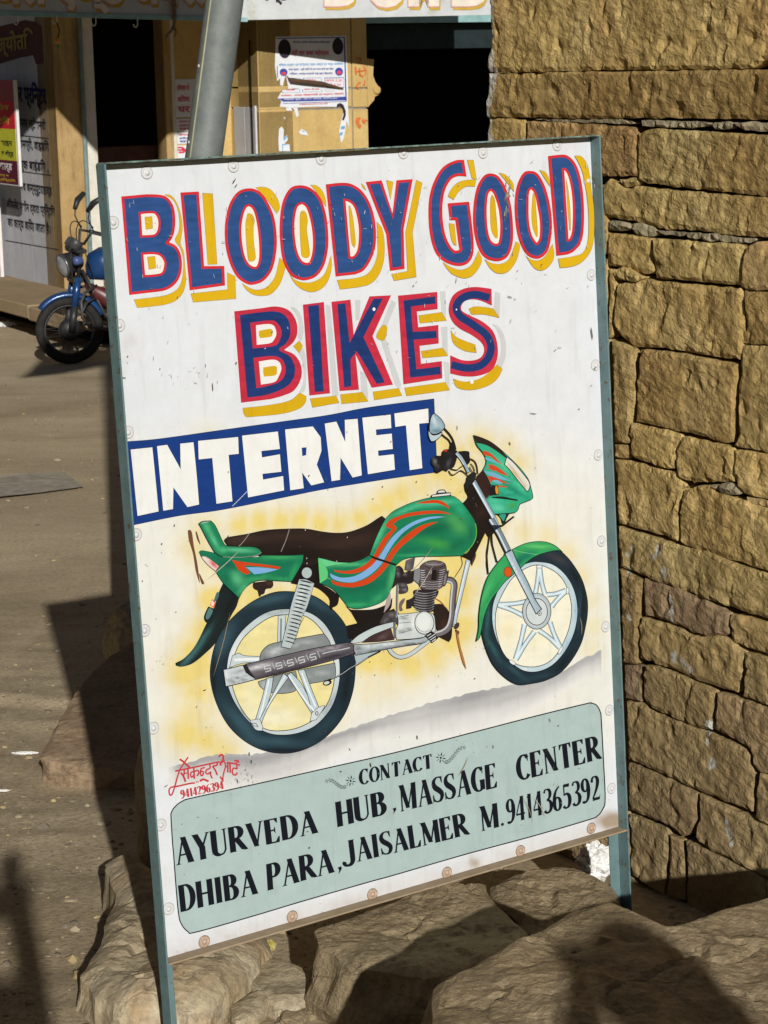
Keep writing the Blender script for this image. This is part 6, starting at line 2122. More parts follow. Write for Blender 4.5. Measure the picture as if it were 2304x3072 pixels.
# darker asphalt patch on the road
M_PATCH = simple('grey_asphalt_patch', (0.36, 0.325, 0.26), 0.9, 0.1, var=0.35, scale=14, bumpd=0.003)
pp = [on_ground(x, y) for x, y in ((-60, 1452), (60, 1442), (195, 1438), (252, 1478), (130, 1492), (-60, 1512))]
V = [(p[0], p[1], ground_h(p[0], p[1]) + 0.012) for p in pp]
tag(mesh_obj('road_patch', V, [tuple(range(len(V)))[::-1]], M_PATCH), 'grey asphalt patch set in the road at the left', kind='structure')

# ---- the metal pole
def _galv(nt, bs):
    v = coords(nt, 'Object')
    n0 = ntex(nt, 14, 7, 0.7, v)
    c = ramp(nt, n0.outputs[0], [(0.3, (0.14, 0.16, 0.155)), (0.6, (0.21, 0.235, 0.225)), (0.8, (0.30, 0.32, 0.31))]).outputs[0]
    n1 = ntex(nt, 50, 5, 0.7, v)
    f = ramp(nt, n1.outputs[0], [(0.66, (0, 0, 0)), (0.72, (0.6, 0.6, 0.6))]).outputs[0]
    c = mixc(nt, f, c, (0.45, 0.47, 0.45))
    nt.links.new(c, bs.inputs['Base Color'])
    bump(nt, bs, n0.outputs[0], 0.002, 0.5)


M_GALV = material('dull_galvanised_sheet', _galv, 0.62, 0.4, 0.25)
a = at(389, 1930, 6.25)
b = at(611, 472, 6.22)
foot = np.array([a[0], a[1], ground_z(0, 6.25) - 0.05])
dirp = (b - foot) / np.linalg.norm(b - foot)
topp = foot + dirp * 4.6
pole = empty('metal_pole', 'leaning grey sheet metal pole behind the sign', 'pole', foot)
mb = MB(foot)
mb.tube([foot + dirp * t for t in np.linspace(0, 4.6, 12)], 0.0535, 40)
mb.build('pipe', M_GALV, pole, True)
side = np.cross(dirp, np.array([0, 1.0, 0]))
side /= np.linalg.norm(side)
front = np.cross(side, dirp)
front /= np.linalg.norm(front)
if front[1] > 0:
    front = -front
if side[0] > 0:
    side = -side
for nm, ang, rr, r in (('seam', 42, 0.0525, 0.0035),):
    an = math.radians(ang)
    d = side * math.sin(an) + front * math.cos(an)
    mb = MB(foot)
    mb.tube([foot + dirp * t + d * rr for t in (0.0, 4.58)], r, 8)
    mb.build(nm, simple('pale_seam', (0.36, 0.36, 0.24), 0.6, 0.3), pole, True)
d = side * math.sin(math.radians(60)) + front * math.cos(math.radians(60))
M_RIV = simple('bright_rivet', (0.6, 0.62, 0.6), 0.35, 0.5)
riv = None
for k in range(18):
    p = foot + dirp * (0.6 + k * 0.072 * 3) + d * 0.053
    if riv is None:
        mb = MB(p)
        mb.lathe(p, d, [(0.005, 0), (0.004, 0.002), (0.0003, 0.003)], 8)
        riv = mb.build('rivet', M_RIV, pole)
    else:
        r_ = riv.copy()
        COL.objects.link(r_)
        riv_ = r_
        riv_.parent = pole
        r_.location = tuple(p - foot)
        continue
    riv.location = tuple(p - foot)

# ================================================================== the shop front down the street
FA = np.array([0.8745, 0.485, 0.0])       # along the shop front, to the right and away
FB = WD                                    # into the building
FUP = np.array([0, 0, 1.0])


def col_on(px, P0, D):
    """where the upright through a pixel column meets a vertical plane through P0 along D"""
    r = ray(px, 500)
    A = np.array([[r[0], -D[0]], [r[1], -D[1]]])
    t, s = np.linalg.solve(A, np.asarray(P0)[:2])
    return np.array([r[0] * t, r[1] * t, 0.0])


def z_at(px, py, P):
    r = ray(px, py)
    return CAMH + r[2] * (P[1] / r[1])


def wbox(mb, A, B, z0, z1, back, bev=0.004, front=0.0):
    """upright box whose face runs from A to B, `back` metres thick behind it"""
    A = np.array([A[0], A[1], 0.0])
    B = np.array([B[0], B[1], 0.0])
    d = B - A
    L = np.linalg.norm(d)
    d /= L
    n = np.array([d[1], -d[0], 0.0])       # towards the viewer's side
    c = (A + B) / 2 - n * (back - front) / 2
    c[2] = (z0 + z1) / 2
    mb.box(c, (L, back + front, z1 - z0), (d, -n, FUP), bev)
    return n


_tc = {}


def text_tris(s, bold=0.0):
    key = (s, bold)
    if key in _tc:
        return _tc[key]
    cu = bpy.data.curves.new('t', 'FONT')
    cu.body = s
    cu.size = 1.0
    cu.offset = bold
    cu.resolution_u = 3
    ob = bpy.data.objects.new('t', cu)
    COL.objects.link(ob)
    dg = bpy.context.evaluated_depsgraph_get()
    me = bpy.data.meshes.new_from_object(ob.evaluated_get(dg))
    V = np.array([v.co[:2] for v in me.vertices]) if len(me.vertices) else np.zeros((0, 2))
    F = [tuple(p.vertices) for p in me.polygons]
    bpy.data.objects.remove(ob)
    bpy.data.curves.remove(cu)
    bpy.data.meshes.remove(me)
    if len(V):
        V = (V - V.min(0)) / (V.max(0) - V.min(0))
    _tc[key] = (V, F)
    return V, F


def put_text(name, s, bl, br, tl, mat, parent, org, bold=0.0, lift=0.004):
    V, F = text_tris(s, bold)
    if not len(V):
        return None
    bl, br, tl = [np.asarray(p, float) for p in (bl, br, tl)]
    n = np.cross(br - bl, tl - bl)
    n /= np.linalg.norm(n)
    P = [bl + (br - bl) * v[0] + (tl - bl) * v[1] + n * lift - org for v in V]
    return mesh_obj(name, P, F, mat, parent)


def flat(name, rgb, rough=0.7):
    return simple(name, lin(rgb), rough, 0.2, var=0.12, scale=10)


def _plaster(name, a, b_, dirtc=(0.2, 0.14, 0.08), amt=0.4):
    def b(nt, bs):
        v = coords(nt, 'Object')
        n0 = ntex(nt, 2.0, 7, 0.65, v, 0.3)
        c = ramp(nt, n0.outputs[0], [(0.3, a), (0.7, b_)]).outputs[0]
        mp = nd(nt, 'ShaderNodeMapping')
        mp.inputs['Scale'].default_value = (5, 5, 0.8)
        nt.links.new(v, mp.inputs[0])
        n1 = ntex(nt, 1.6, 5, 0.7, mp.outputs[0])
        f = ramp(nt, n1.outputs[0], [(0.5, (0, 0, 0)), (0.72, (1, 1, 1))]).outputs[0]
        c = mixc(nt, mathn(nt, 'MULTIPLY', f, amt), c, dirtc)
        n2 = ntex(nt, 30, 6, 0.7, v)
        c = mixc(nt, 0.5, c, ramp(nt, n2.outputs[0], [(0.3, (0.75, 0.75, 0.75)), (0.7, (1.1, 1.1, 1.1))]).outputs[0], 'MULTIPLY')
        nt.links.new(c, bs.inputs['Base Color'])
        bump(nt, bs, n2.outputs[0], 0.006, 0.6)
    return material(name, b, 0.9, 0.1)


M_YST = _plaster('dressed_yellow_stone', (0.50, 0.345, 0.13), (0.62, 0.45, 0.19), amt=0.2)
M_BRN = _plaster('weathered_brown_plaster', (0.36, 0.235, 0.095), (0.47, 0.33, 0.16), (0.15, 0.10, 0.05), 0.7)
M_WWALL = _plaster('grey_white_painted_wall', (0.46, 0.465, 0.49), (0.56, 0.565, 0.60), (0.25, 0.24, 0.23), 0.3)
M_STEP = _plaster('dusty_step_stone', (0.30, 0.225, 0.13), (0.40, 0.30, 0.185), amt=0.3)
M_DARK = simple('shade_and_cord_black', (0.010, 0.009, 0.008), 0.95, 0.02)  # near black: interior shade put into the colour; cables and ropes use it
M_TEAL = simple('pale_teal_paint', (0.25, 0.42, 0.42), 0.55, 0.3, var=0.2, scale=6)
M_JOINT = simple('grey_joint', (0.24, 0.22, 0.18), 0.9, 0.1)
M_INKT = flat('black_sign_ink', (44, 40, 48))
M_BLUET = flat('blue_sign_ink', (30, 36, 84))
M_POSTER = simple('poster_paper', (0.66, 0.68, 0.72), 0.7, 0.2, var=0.06, scale=8)
M_PRED = flat('poster_red', (206, 62, 84))
M_PBLUE = flat('poster_blue', (58, 72, 150))
M_PCYAN = flat('poster_cyan', (96, 160, 205))
M_ORANGE = flat('vermilion_daub', (205, 112, 58))

Pp = at(777, 328, 23.0)
PF = np.array([Pp[0], Pp[1], 0])                    # left front corner of the poster pillar
org = np.array([PF[0], PF[1], ground_z(0, 23.0)])
shop = empty('shop_building', 'old yellow stone shop front with dark doorways and a painted fascia down the street', 'shop', org)


def gz(P):
    return ground_z(P[0], P[1]) - 0.1


def part(name, mat, fn, parent=shop, o_=None):
    mb = MB(org if o_ is None else o_)
    fn(mb)
    return mb.build(name, mat, parent)


zs = lambda py, P: z_at(0, py, P) if False else CAMH - (py - (170 + 0.0)) / FOC * np.linalg.norm(P[:2]) * 1.0
# pillar with the posters: dressed blocks, joints recessed
A = PF
B = col_on(1060, PF, FA)
C = col_on(1107, PF, FA)
for (y0, y1) in ((-260, 40), (44, 266), (271, 325), (331, 560), (565, 800), (806, 1100)):
    for (p, q, w_) in ((A, B, 0), (B + FA * 0.012, C, 1)):
        zt, zb = z_at(900, y0, (p + q) / 2), z_at(900, y1, (p + q) / 2)
        part('stone_block', M_YST, lambda mb: wbox(mb, p, q, zb, zt, 0.5, 0.006, 0.0 if not w_ else 0.004))
part('pillar_core', M_JOINT, lambda mb: wbox(mb, A + FA * 0.01 + FB * 0.012, C - FA * 0.01 + FB * 0.012, -2.2, 2.6, 0.46))
# corbel beside the doorway
cx = [(1107, 176), (1128, 178), (1126, 200), (1124, 225), (1130, 245), (1141, 262), (1143, 275), (1138, 285), (1128, 290), (1126, 300), (1115, 312), (1107, 322)]
pts = [col_on(x, PF, FA) for x, y in cx]
V = []
for bk_ in (0.0, 0.35):
    for (x, y), p in zip(cx, pts):
        V.append(np.array([p[0], p[1], z_at(x, y, p)]) + FB * bk_ - org - FB * 0.003)
n = len(cx)
mesh_obj('corbel', V, [tuple(range(n)), tuple(range(n, 2 * n))[::-1]] + [(i, (i + 1) % n, n + (i + 1) % n, n + i) for i in range(n)], M_YST, shop)
part('corbel_boss', M_YST, lambda mb: mb.lathe(np.array([pts[6][0], pts[6][1], z_at(1130, 270, pts[6])]) - FA * 0.04 - FB * 0.01, -FB, [(0.045, -0.02), (0.045, 0.01), (0.03, 0.02), (0.001, 0.02)], 16))
# side face going back from the pillar, then the recessed wall
S0 = PF
S1 = PF + FB * 0.70
R0 = col_on(514, S1, FA)
for (y0, y1) in ((-260, 262), (267, 325)):
    part('side_wall', M_YST, lambda mb: wbox(mb, S1, S0, z_at(740, y1, S0), z_at(740, y0, S0), 0.4, 0.004))
part('side_wall', M_YST, lambda mb: wbox(mb, S1, S0, -2.2, z_at(740, 330, S0), 0.4, 0.004))
part('recess_wall', M_YST, lambda mb: wbox(mb, R0, S1 + FA * 0.05, -2.2, 2.6, 0.3))
Sq = PF + FB * 0.08
for (a0, a1) in ((0.08, 0.33), (0.34, 0.61)):
    part('white_tile_panel', M_WWALL, lambda mb: wbox(mb, PF + FB * a1, PF + FB * a0, z_at(740, 900, PF), z_at(740, 323, PF), 0.02, 0.003, 0.012))
part('tile_edge', flat('white_edge', (200, 200, 205)), lambda mb: wbox(mb, PF + FB * 0.10, PF + FB * 0.06, z_at(740, 900, PF), z_at(745, 318, PF), 0.02, 0.003, 0.018))
part('cable', M_DARK, lambda mb: mb.tube([PF + FB * 0.12 + np.array([0, 0, z]) - FA * 0.03 for z in np.linspace(-1.3, 1.7, 14)], 0.008, 6))
# door jamb and posters on the recessed wall
J0 = col_on(492, S1, FA)
J1 = col_on(514, S1, FA)
J2 = col_on(530, S1, FA)
part('door_jamb', M_BRN, lambda mb: wbox(mb, J0, J1, -2.2, 2.4, 0.15, 0.006, 0.10))
part('jamb_trim', flat('cream_trim', (206, 200, 184)), lambda mb: wbox(mb, J1 + FA * 0.003, J2, -2.2, 2.4, 0.15, 0.006, 0.05))
for (x0, x1, y0, y1, nm) in ((532, 600, 238, 352, 'upper'), (533, 600, 357, 395, 'm'), (532, 600, 397, 432, 'n'), (530, 600, 437, 520, 'l')):
    p, q = col_on(x0, S1, FA), col_on(x1, S1, FA)
    z1, z0 = z_at(x0, y0, p), z_at(x0, y1, p)
    po = part('poster', M_POSTER, lambda mb: wbox(mb, p, q, z0, z1, 0.0, 0, 0.006))
    if nm in ('upper', 'm', 'n'):
        for k, (f0, f1) in enumerate(((0.12, 0.30), (0.42, 0.60), (0.72, 0.88))):
            mt = M_PRED if nm != 'n' else (M_PRED, M_PBLUE, M_PBLUE)[k]
            zz0, zz1 = z1 - (z1 - z0) * f1, z1 - (z1 - z0) * f0
            put_text('lettering', ('सोमवार से', 'किराणा', 'घर')[k], np.array([p[0], p[1], zz0]) - FB * .008 + FA * 0.03, np.array([p[0], p[1], zz0]) - FB * .008 + FA * 0.17, np.array([p[0], p[1], zz1]) - FB * .008 + FA * 0.03, mt, po, org, 0.02)
    else:
        z1_ = z_at(540, 440, p)
        z0_ = z_at(540, 468, p)
        put_text('lettering', 'रे', np.array([p[0], p[1], z0_]) - FB * .008 + FA * 0.01, np.array([p[0], p[1], z0_]) - FB * .008 + FA * 0.13, np.array([p[0], p[1], z1_]) - FB * .008 + FA * 0.01, M_PRED, po, org, 0.04)

# ---- the big torn poster on the pillar
def pil(x, y, l=0.0):
    p = col_on(x, PF, FA)
    return np.array([p[0], p[1], z_at(x, y, p)]) - FB * (0.006 + l)


def sheet(name, px, mat, parent, l, o_=org, fn=pil):
    P = [fn(x, y, l) - o_ for x, y in px]
    f = [tuple(t) for t in tessellate_polygon([[Vector((x, y, 0)) for x, y in px]])]
    return mesh_obj(name, P, f, mat, parent)


def k5(*a):
    return [(820 + x / 5.53, 90 + y / 5.53) for x, y in a]


post = sheet('poster', k5((95, 110), (1250, 90), (1260, 500), (1265, 980), (1255, 1200), (1270, 1640), (1230, 1500), (1180, 1780), (1130, 1880), (1100, 1700), (1130, 1530), (1200, 1300), (1160, 1240), (1080, 1275), (700, 1270), (300, 1290), (130, 1270), (160, 1180), (100, 1130), (160, 1030), (480, 960), (280, 980), (260, 830), (240, 740), (190, 930), (145, 910), (150, 800), (100, 850), (70, 600)), M_POSTER, shop, 0.0)
for px, mt, l in ((k5((110, 130), (1210, 115), (1210, 130), (110, 145)), M_PBLUE, .003), (k5((1210, 115), (1228, 115), (1235, 1180), (1215, 1180)), M_PBLUE, .003), (k5((110, 1135), (1228, 1105), (1228, 1165), (190, 1190)), M_PBLUE, .003),
                  (k5((180, 1215), (1225, 1180), (1225, 1188), (180, 1224)), M_PBLUE, .003), (k5((100, 600), (112, 600), (112, 800), (100, 800)), M_PBLUE, .003)):
    sheet('printed_band', px, mt, post, l)


def ellipse_px(cx_, cy_, rx, ry, n=18):
    return [(cx_ + rx * math.cos(2 * math.pi * k / n), cy_ + ry * math.sin(2 * math.pi * k / n)) for k in range(n)]


for (ex, ey, rx, ry, mt) in ((235, 310, 105, 160, M_INKT), (1110, 270, 90, 140, M_INKT), (208, 700, 65, 62, M_PBLUE), (1120, 690, 65, 68, M_PBLUE)):
    sheet('printed_medallion', k5(*ellipse_px(ex, ey, rx, ry)), mt, post, .003)
for (ex, ey, rx, ry) in ((208, 720, 38, 26), (1120, 705, 38, 30)):
    sheet('printed_medallion', k5(*ellipse_px(ex, ey, rx, ry)), M_PRED, post, .004)
sheet('printed_portrait', k5((1065, 1270), (1080, 1225), (1130, 1210), (1180, 1240), (1215, 1340), (1215, 1420), (1180, 1500), (1150, 1490), (1180, 1400), (1160, 1290), (1120, 1260), (1090, 1275)), M_INKT, post, .003)
for px in (k5((275, 790), (480, 800), (520, 860), (280, 860)), k5((520, 795), (825, 790), (825, 900), (560, 870)), k5((875, 790), (1200, 785), (1195, 960), (900, 950)), k5((165, 990), (470, 985), (470, 1035), (170, 1040)), k5((505, 985), (835, 985), (835, 1025), (510, 1028)), k5((880, 985), (1030, 985), (1030, 1018), (880, 1020))):
    c_ = np.mean(px, 0)
    inn = [tuple(c_ + (np.array(q) - c_) * np.array([0.955, 0.86])) for q in px]
    sheet('printed_frame', px, M_PBLUE, post, .003)
    sheet('printed_frame_face', inn, M_POSTER, post, .0045)
for s_, x0, y0, x1, h, mt, tl_ in (("समस्त सादर आमंत्रण जैसलमेर", 370, 225, 985, 50, M_PBLUE, 0), ("श्री राम कथा महोत्सव", 350, 440, 960, 120, M_PRED, 0), ("विशाल सत्संग एवं संगीतमय भजन संध्या का भव्य आयोजन", 130, 612, 1190, 62, M_PCYAN, -20), ("कथा स्थल : श्री मंदिर से शाम सात बजे तक मेला", 290, 680, 1030, 50, M_PBLUE, -10),
                               ("निवेदक : समस्त सनातनी भाई बहन जैसलमेर", 310, 752, 1010, 50, M_PBLUE, -8), ("ता. 27 जन.", 290, 845, 460, 36, M_PRED, 8), ("गुरुवार", 590, 855, 740, 40, M_PRED, 4), ("समय 3.30", 905, 858, 1165, 44, M_PRED, 0), ("से 6.30", 955, 925, 1145, 44, M_PRED, 0),
                               ("मंगल", 240, 1015, 380, 40, M_PRED, -4), ("प्रातः नौ बजे", 540, 1005, 780, 40, M_PRED, -4), ("आयोजक :- समस्त मोहल्लावासी एवं भक्तगण, जैसलमेर", 150, 1110, 1190, 44, M_PRED, -32), ("सम्पर्क सूत्र - 94141 49236, 02992-252", 200, 1170, 1080, 34, M_POSTER, -22),
                               ("कार्यक्रम स्थल श्री राम दरबार मंदिर", 450, 1250, 920, 34, M_PRED, -12)):
    a_, b__, c__ = k5((x0, y0), (x1, y0 + tl_), (x0, y0 - h))
    put_text('lettering', s_, pil(*a_, .0052), pil(*b__, .0052), pil(*c__, .0052), mt, post, org, 0.012, 0.0)
# torn flap off the wall, its dark brown painted for the shadowed gap
P = [pil(*k5((240, 735))[0], .01), pil(*k5((290, 868))[0], .05), pil(*k5((480, 870))[0], .09), pil(*k5((830, 915))[0], .07), pil(*k5((1180, 990))[0], .01), pil(*k5((1180, 960))[0], .004), pil(*k5((830, 850))[0], .004), pil(*k5((500, 815))[0], .004), pil(*k5((290, 790))[0], .004)]
mesh_obj('torn_flap_shade', [p - org for p in P], [(0, 1, 8), (1, 2, 7, 8), (2, 3, 6, 7), (3, 4, 5, 6)], simple('torn_gap_shade', (0.10, 0.055, 0.03), 0.8, 0.1), post)
for px in (k5((430, 1690), (480, 1640), (560, 1690), (585, 1755), (520, 1740), (460, 1730)), k5((105, 1640), (150, 1600), (185, 1650), (175, 1800), (235, 1740), (245, 1830), (190, 1880), (270, 1900), (280, 2010), (95, 2010), (90, 1850)),
           k5((340, 1290), (420, 1290), (440, 1420), (400, 1450), (370, 1340)), k5((230, 1290), (320, 1290), (325, 1340), (240, 1335)), k5((190, 1450), (215, 1440), (210, 1490))):
    sheet('paper_scrap', px, M_POSTER, shop, .002)
for px in (k5((175, 1800), (235, 1750), (240, 1770), (185, 1840)), k5((150, 1890), (230, 1890), (230, 1905), (165, 1910), (160, 2010), (148, 2010)), k5((470, 1660), (530, 1680), (520, 1700)), k5((1130, 1600), (1200, 1590), (1190, 1640), (1130, 1650)), k5((1110, 1700), (1160, 1690), (1150, 1740), (1105, 1750))):
    sheet('printed_scrap', px, M_PCYAN, shop, .0035)
# vermilion daubs on the narrow block
for px in ([(1072, 174), (1084, 171), (1090, 178), (1086, 187), (1078, 190), (1076, 187), (1084, 183), (1086, 177), (1073, 177)],
           [(1068, 200), (1072, 199), (1075, 212), (1074, 224), (1070, 222)], [(1080, 204), (1084, 203), (1086, 222), (1095, 228), (1093, 232), (1082, 226)], [(1076, 212), (1102, 208), (1102, 212), (1076, 216)], [(1094, 198), (1098, 198), (1104, 212), (1100, 226), (1097, 225), (1100, 212)],
           [(1074, 250), (1084, 244), (1086, 247), (1076, 256), (1080, 268), (1076, 268), (1071, 256)], [(1096, 240), (1099, 240), (1099, 256), (1092, 256), (1092, 253), (1096, 252)],
           [(1070, 353), (1082, 351), (1083, 357), (1078, 362), (1080, 372), (1086, 378), (1080, 386), (1073, 378), (1068, 366)], [(1088, 357), (1104, 359), (1104, 363), (1094, 364), (1098, 372), (1092, 370), (1086, 362)]):
    sheet('red_daub', [(x, y) for x, y in px], M_ORANGE, shop, .010)

# ---- the pillar and the lettered wall on the left
Q0 = col_on(177, PF, FA)
Q1 = col_on(248, PF, FA)
part('brown_pillar', M_BRN, lambda mb: wbox(mb, Q0, Q1, z_at(200, 885, Q0), 2.6, 0.5, 0.012))
part('drain_pipe', simple('teal_grey_pipe', (0.16, 0.22, 0.22), 0.6, 0.3), lambda mb: mb.tube([Q1 + FA * 0.03 - FB * 0.02 + np.array([0, 0, z]) for z in (-1.0, 2.6)], 0.024, 10))
Q2, Q3 = col_on(262, PF, FA), col_on(296, PF, FA)
part('white_jamb', flat('whitewashed_jamb', (206, 202, 190)), lambda mb: wbox(mb, Q2, Q3, -1.1, 2.6, 0.3, 0.006))
W0 = Q0 + FB * 0.003
W1 = W0 + FB * 0.24
part('pillar_return', M_BRN, lambda mb: wbox(mb, W1, W0, z_at(170, 870, W0), 2.6, 0.3, 0.01))
W2 = col_on(-160, W0, FB)
part('lettered_wall', M_WWALL, lambda mb: wbox(mb, W2, W1, z_at(160, 868, W1), 2.6, 0.3, 0.0, 0.0))


def lw(x, y, l=0.0):
    p = col_on(x, W0, FB)
    return np.array([p[0], p[1], z_at(x, y, p)]) - FA * l


lwall = shop
for nm, s_, x0, yb0, x1, yb1, yt0, mt, bo in (('a', 'मोर प्रिन्टर', 50, 322, 151, 334, 240, M_BLUET, 0.03), ('b', 'डी पार स्टेशनरी', 53, 386, 146, 399, 345, M_INKT, 0.02), ('c', 'सामग्री, वाइडिंग', 58, 450, 152, 464, 408, M_INKT, 0.02), ('d', 'बुक बाइंडिंग ,', 62, 515, 147, 526, 470, M_INKT, 0.02),
                                         ('e', 'पंच कम्प्यूटराइज्ड', 60, 580, 154, 596, 540, M_INKT, 0.02), ('f', 'ऑफसेट मशीन द्वारा प्रिन्टिंग', 14, 632, 160, 658, 592, M_INKT, 0.02), ('g', 'का कार्य किया जाता है।', 16, 688, 144, 712, 645, M_INKT, 0.02)):
    put_text('lettering', s_, lw(x0, yb0, .008), lw(x1, yb1, .008), lw(x0, yt0, .008), mt, shop, org, bo, 0.0)
for (x0, y0, x1, y1) in ((52, 403, 152, 414), (60, 512, 155, 525), (5, 720, 165, 748)):
    sheet('panel_joint', [(x0, y0), (x1, y1), (x1, y1 + 2), (x0, y0 + 2)], M_INKT, shop, .006, org, lw)
for (x0, y0, x1, y1) in ((84, 300, 85, 402), (63, 540, 66, 600), (85, 735, 87, 855)):
    sheet('panel_joint', [(x0, y0), (x0 + 1.5, y0), (x1 + 1.5, y1), (x1, y1)], M_WWALL if y0 < 700 else M_POSTER, shop, .008, org, lw)
# dark red painted banner shape at the top
sheet('painted_banner', [(2, 90), (26, 78), (60, 70), (100, 60), (130, 66), (146, 80), (146, 190), (125, 192), (118, 165), (70, 175), (14, 192), (4, 150)], flat('maroon_banner', (84, 36, 34)), shop, .006, org, lw)
put_text('lettering', 'ज्योति', lw(12, 178, .012), lw(124, 160, .012), lw(12, 100, .012), flat('ochre_lettering', (150, 130, 60)), shop, org, 0.03, 0.0)
part('white_post', flat('white_post_paint', (214, 208, 206)), lambda mb: wbox(mb, col_on(0, W0, FB) - FA * 0.10, col_on(11, W0, FB) - FA * 0.10, z_at(5, 822, W2) + 0.02, z_at(5, 565, W2), 0.04, 0.004))

# hanging price board, red, yellow and maroon
H0 = col_on(57, W0 - FA * 0.30, FB)
H1 = col_on(-90, W0 - FA * 0.30, FB)
zt_, zb_ = z_at(45, 240, H0), z_at(57, 560, H0)
hb = empty('hanging_board', 'red yellow and maroon hindi price board hanging at the left edge of the view', 'signboard', H0 + np.array([0, 0, zb_]))
ho = np.array(hb.location)
part('board', flat('white_board_edge', (214, 214, 214)), lambda mb: wbox(mb, H1, H0, zb_, zt_ + 0.0, 0.03, 0.003), hb, ho)
for nm, f0, f1, c in (('a', 0.0, 0.2, (150, 70, 70)), ('b', 0.2, 0.46, (196, 36, 50)), ('c', 0.46, 0.76, (188, 186, 52)), ('d', 0.76, 0.985, (92, 24, 44))):
    part('colour_band', flat('band_' + nm, c), lambda mb: wbox(mb, H1, H0 + FB * 0.045, zt_ - (zt_ - zb_) * f1, zt_ - (zt_ - zb_) * f0, 0.0, 0, 0.004), hb, ho)


def hbp(x, f, l=0.006):
    p = col_on(x, H0, FB)
    return np.array([p[0], p[1], zt_ - (zt_ - zb_) * f]) - FA * l


M_YT, M_KT, M_WT = flat('yellow_ink', (196, 160, 50)), flat('dark_green_ink', (50, 50, 30)), flat('white_ink', (220, 216, 220))
for s_, x0, x1, f1, f0, mt in (('स्क्रीन', -40, 38, .30, .22, M_YT), ('प्रिन्टिंग', -40, 38, .44, .34, M_YT), ('साईन', 8, 42, .63, .56, M_KT), ('व बोर्ड', 8, 44, .74, .66, M_KT), ('कार्ड', 0, 38, .88, .79, M_WT), ('लेकर व', -10, 26, .925, .89, M_YT), ('प्रिन्टिंग', -10, 46, .97, .935, M_YT)):
    put_text('lettering', s_, hbp(x0, f1), hbp(x1, f1), hbp(x0, f0), mt, hb, ho, 0.03, 0.0)

# lintel over the wide doorway, roof, room behind
D0 = C + FB * 0.25
D1 = col_on(1560, C, FA) + FB * 0.25
part('teal_lintel', M_TEAL, lambda mb: wbox(mb, D0, D1, z_at(1300, 66, D0), z_at(1300, 30, D0), 0.10, 0.004))
part('shutter_box', simple('dark_teal_shutter', (0.014, 0.024, 0.026), 0.6, 0.2), lambda mb: wbox(mb, D0 + FB * 0.2, D1 + FB * 0.2, z_at(1300, 146, D0), z_at(1300, 68, D0), 0.3, 0.004))
E0 = col_on(-260, PF, FA)
E1 = col_on(2600, PF, FA)
for a_, b__ in ((E0 + FB * 9.0, E1 + FB * 9.0 + FA * 7.0),):
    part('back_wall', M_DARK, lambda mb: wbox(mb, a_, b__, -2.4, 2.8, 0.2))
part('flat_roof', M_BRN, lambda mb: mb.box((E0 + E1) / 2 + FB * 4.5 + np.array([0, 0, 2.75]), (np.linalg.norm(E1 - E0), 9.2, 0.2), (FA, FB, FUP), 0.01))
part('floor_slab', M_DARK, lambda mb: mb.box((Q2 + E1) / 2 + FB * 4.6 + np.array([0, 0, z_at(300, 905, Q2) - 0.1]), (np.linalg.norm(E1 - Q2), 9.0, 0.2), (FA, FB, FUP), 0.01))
part('front_wall', M_YST, lambda mb: wbox(mb, D1, E1, -2.4, 2.7, 0.3))
part('upper_wall', M_YST, lambda mb: wbox(mb, Q1 + FB * 0.1, D1 + FB * 0.1, z_at(700, -90, PF), 2.64, 0.3))
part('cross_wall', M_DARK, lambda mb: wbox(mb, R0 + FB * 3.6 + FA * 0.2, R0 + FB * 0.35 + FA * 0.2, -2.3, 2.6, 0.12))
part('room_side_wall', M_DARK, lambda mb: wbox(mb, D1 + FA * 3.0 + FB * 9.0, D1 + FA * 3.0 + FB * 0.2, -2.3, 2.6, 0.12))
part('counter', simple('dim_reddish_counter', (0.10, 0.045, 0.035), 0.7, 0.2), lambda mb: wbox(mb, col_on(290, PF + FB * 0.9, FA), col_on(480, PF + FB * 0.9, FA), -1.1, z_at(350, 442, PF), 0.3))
part('door_post', M_BRN, lambda mb: wbox(mb, col_on(172, PF + FB * 1.6, FA), col_on(250, PF + FB * 1.6, FA), -1.1, 2.6, 0.1))
# added tarpaulin above the view, its outline cut to shade the left doorway
_sA, _sB, _sz = np.dot(SUN_TRAVEL, FA), np.dot(SUN_TRAVEL, FB), SUN_TRAVEL[2]


def tarp_pt(px, py, z0):
    p = col_on(px, PF, FA)
    zz = z_at(px, py, p)
    dd = (z0 - zz) / (-_sz / _sB)
    return np.array([p[0], p[1], 0]) - FB * dd - FA * dd * _sA / _sB + np.array([0, 0, z0])


TQ = [tarp_pt(-220, 268, 2.55), tarp_pt(150, 296, 2.55), tarp_pt(296, 462, 2.55), tarp_pt(498, 452, 2.55), tarp_pt(506, 345, 2.55), tarp_pt(690, 280, 2.55), tarp_pt(700, 30, 2.55), tarp_pt(-220, 30, 2.55)]
NQ = len(TQ)
tq0 = np.mean(TQ, 0)
tarp = empty('shadow_tarp', 'unseen brown tarpaulin added over the lane to shade the left doorway', 'awning', tq0)
V = [p - tq0 for p in TQ] + [p - tq0 + np.array([0, 0, 0.012]) for p in TQ]
mesh_obj('cloth', V, [tuple(range(NQ)), tuple(range(2 * NQ - 1, NQ - 1, -1))] + [(i, (i + 1) % NQ, NQ + (i + 1) % NQ, NQ + i) for i in range(NQ)], simple('shadow_tarp_cloth', (0.16, 0.12, 0.08), 0.8, 0.1), tarp)
mb = MB(tq0)
for p in (TQ[6], TQ[7]):
    mb.tube([p, p + FB * 1.6 + np.array([0, 0, 0.25])], 0.006, 6)
mb.build('rope', M_DARK, tarp)
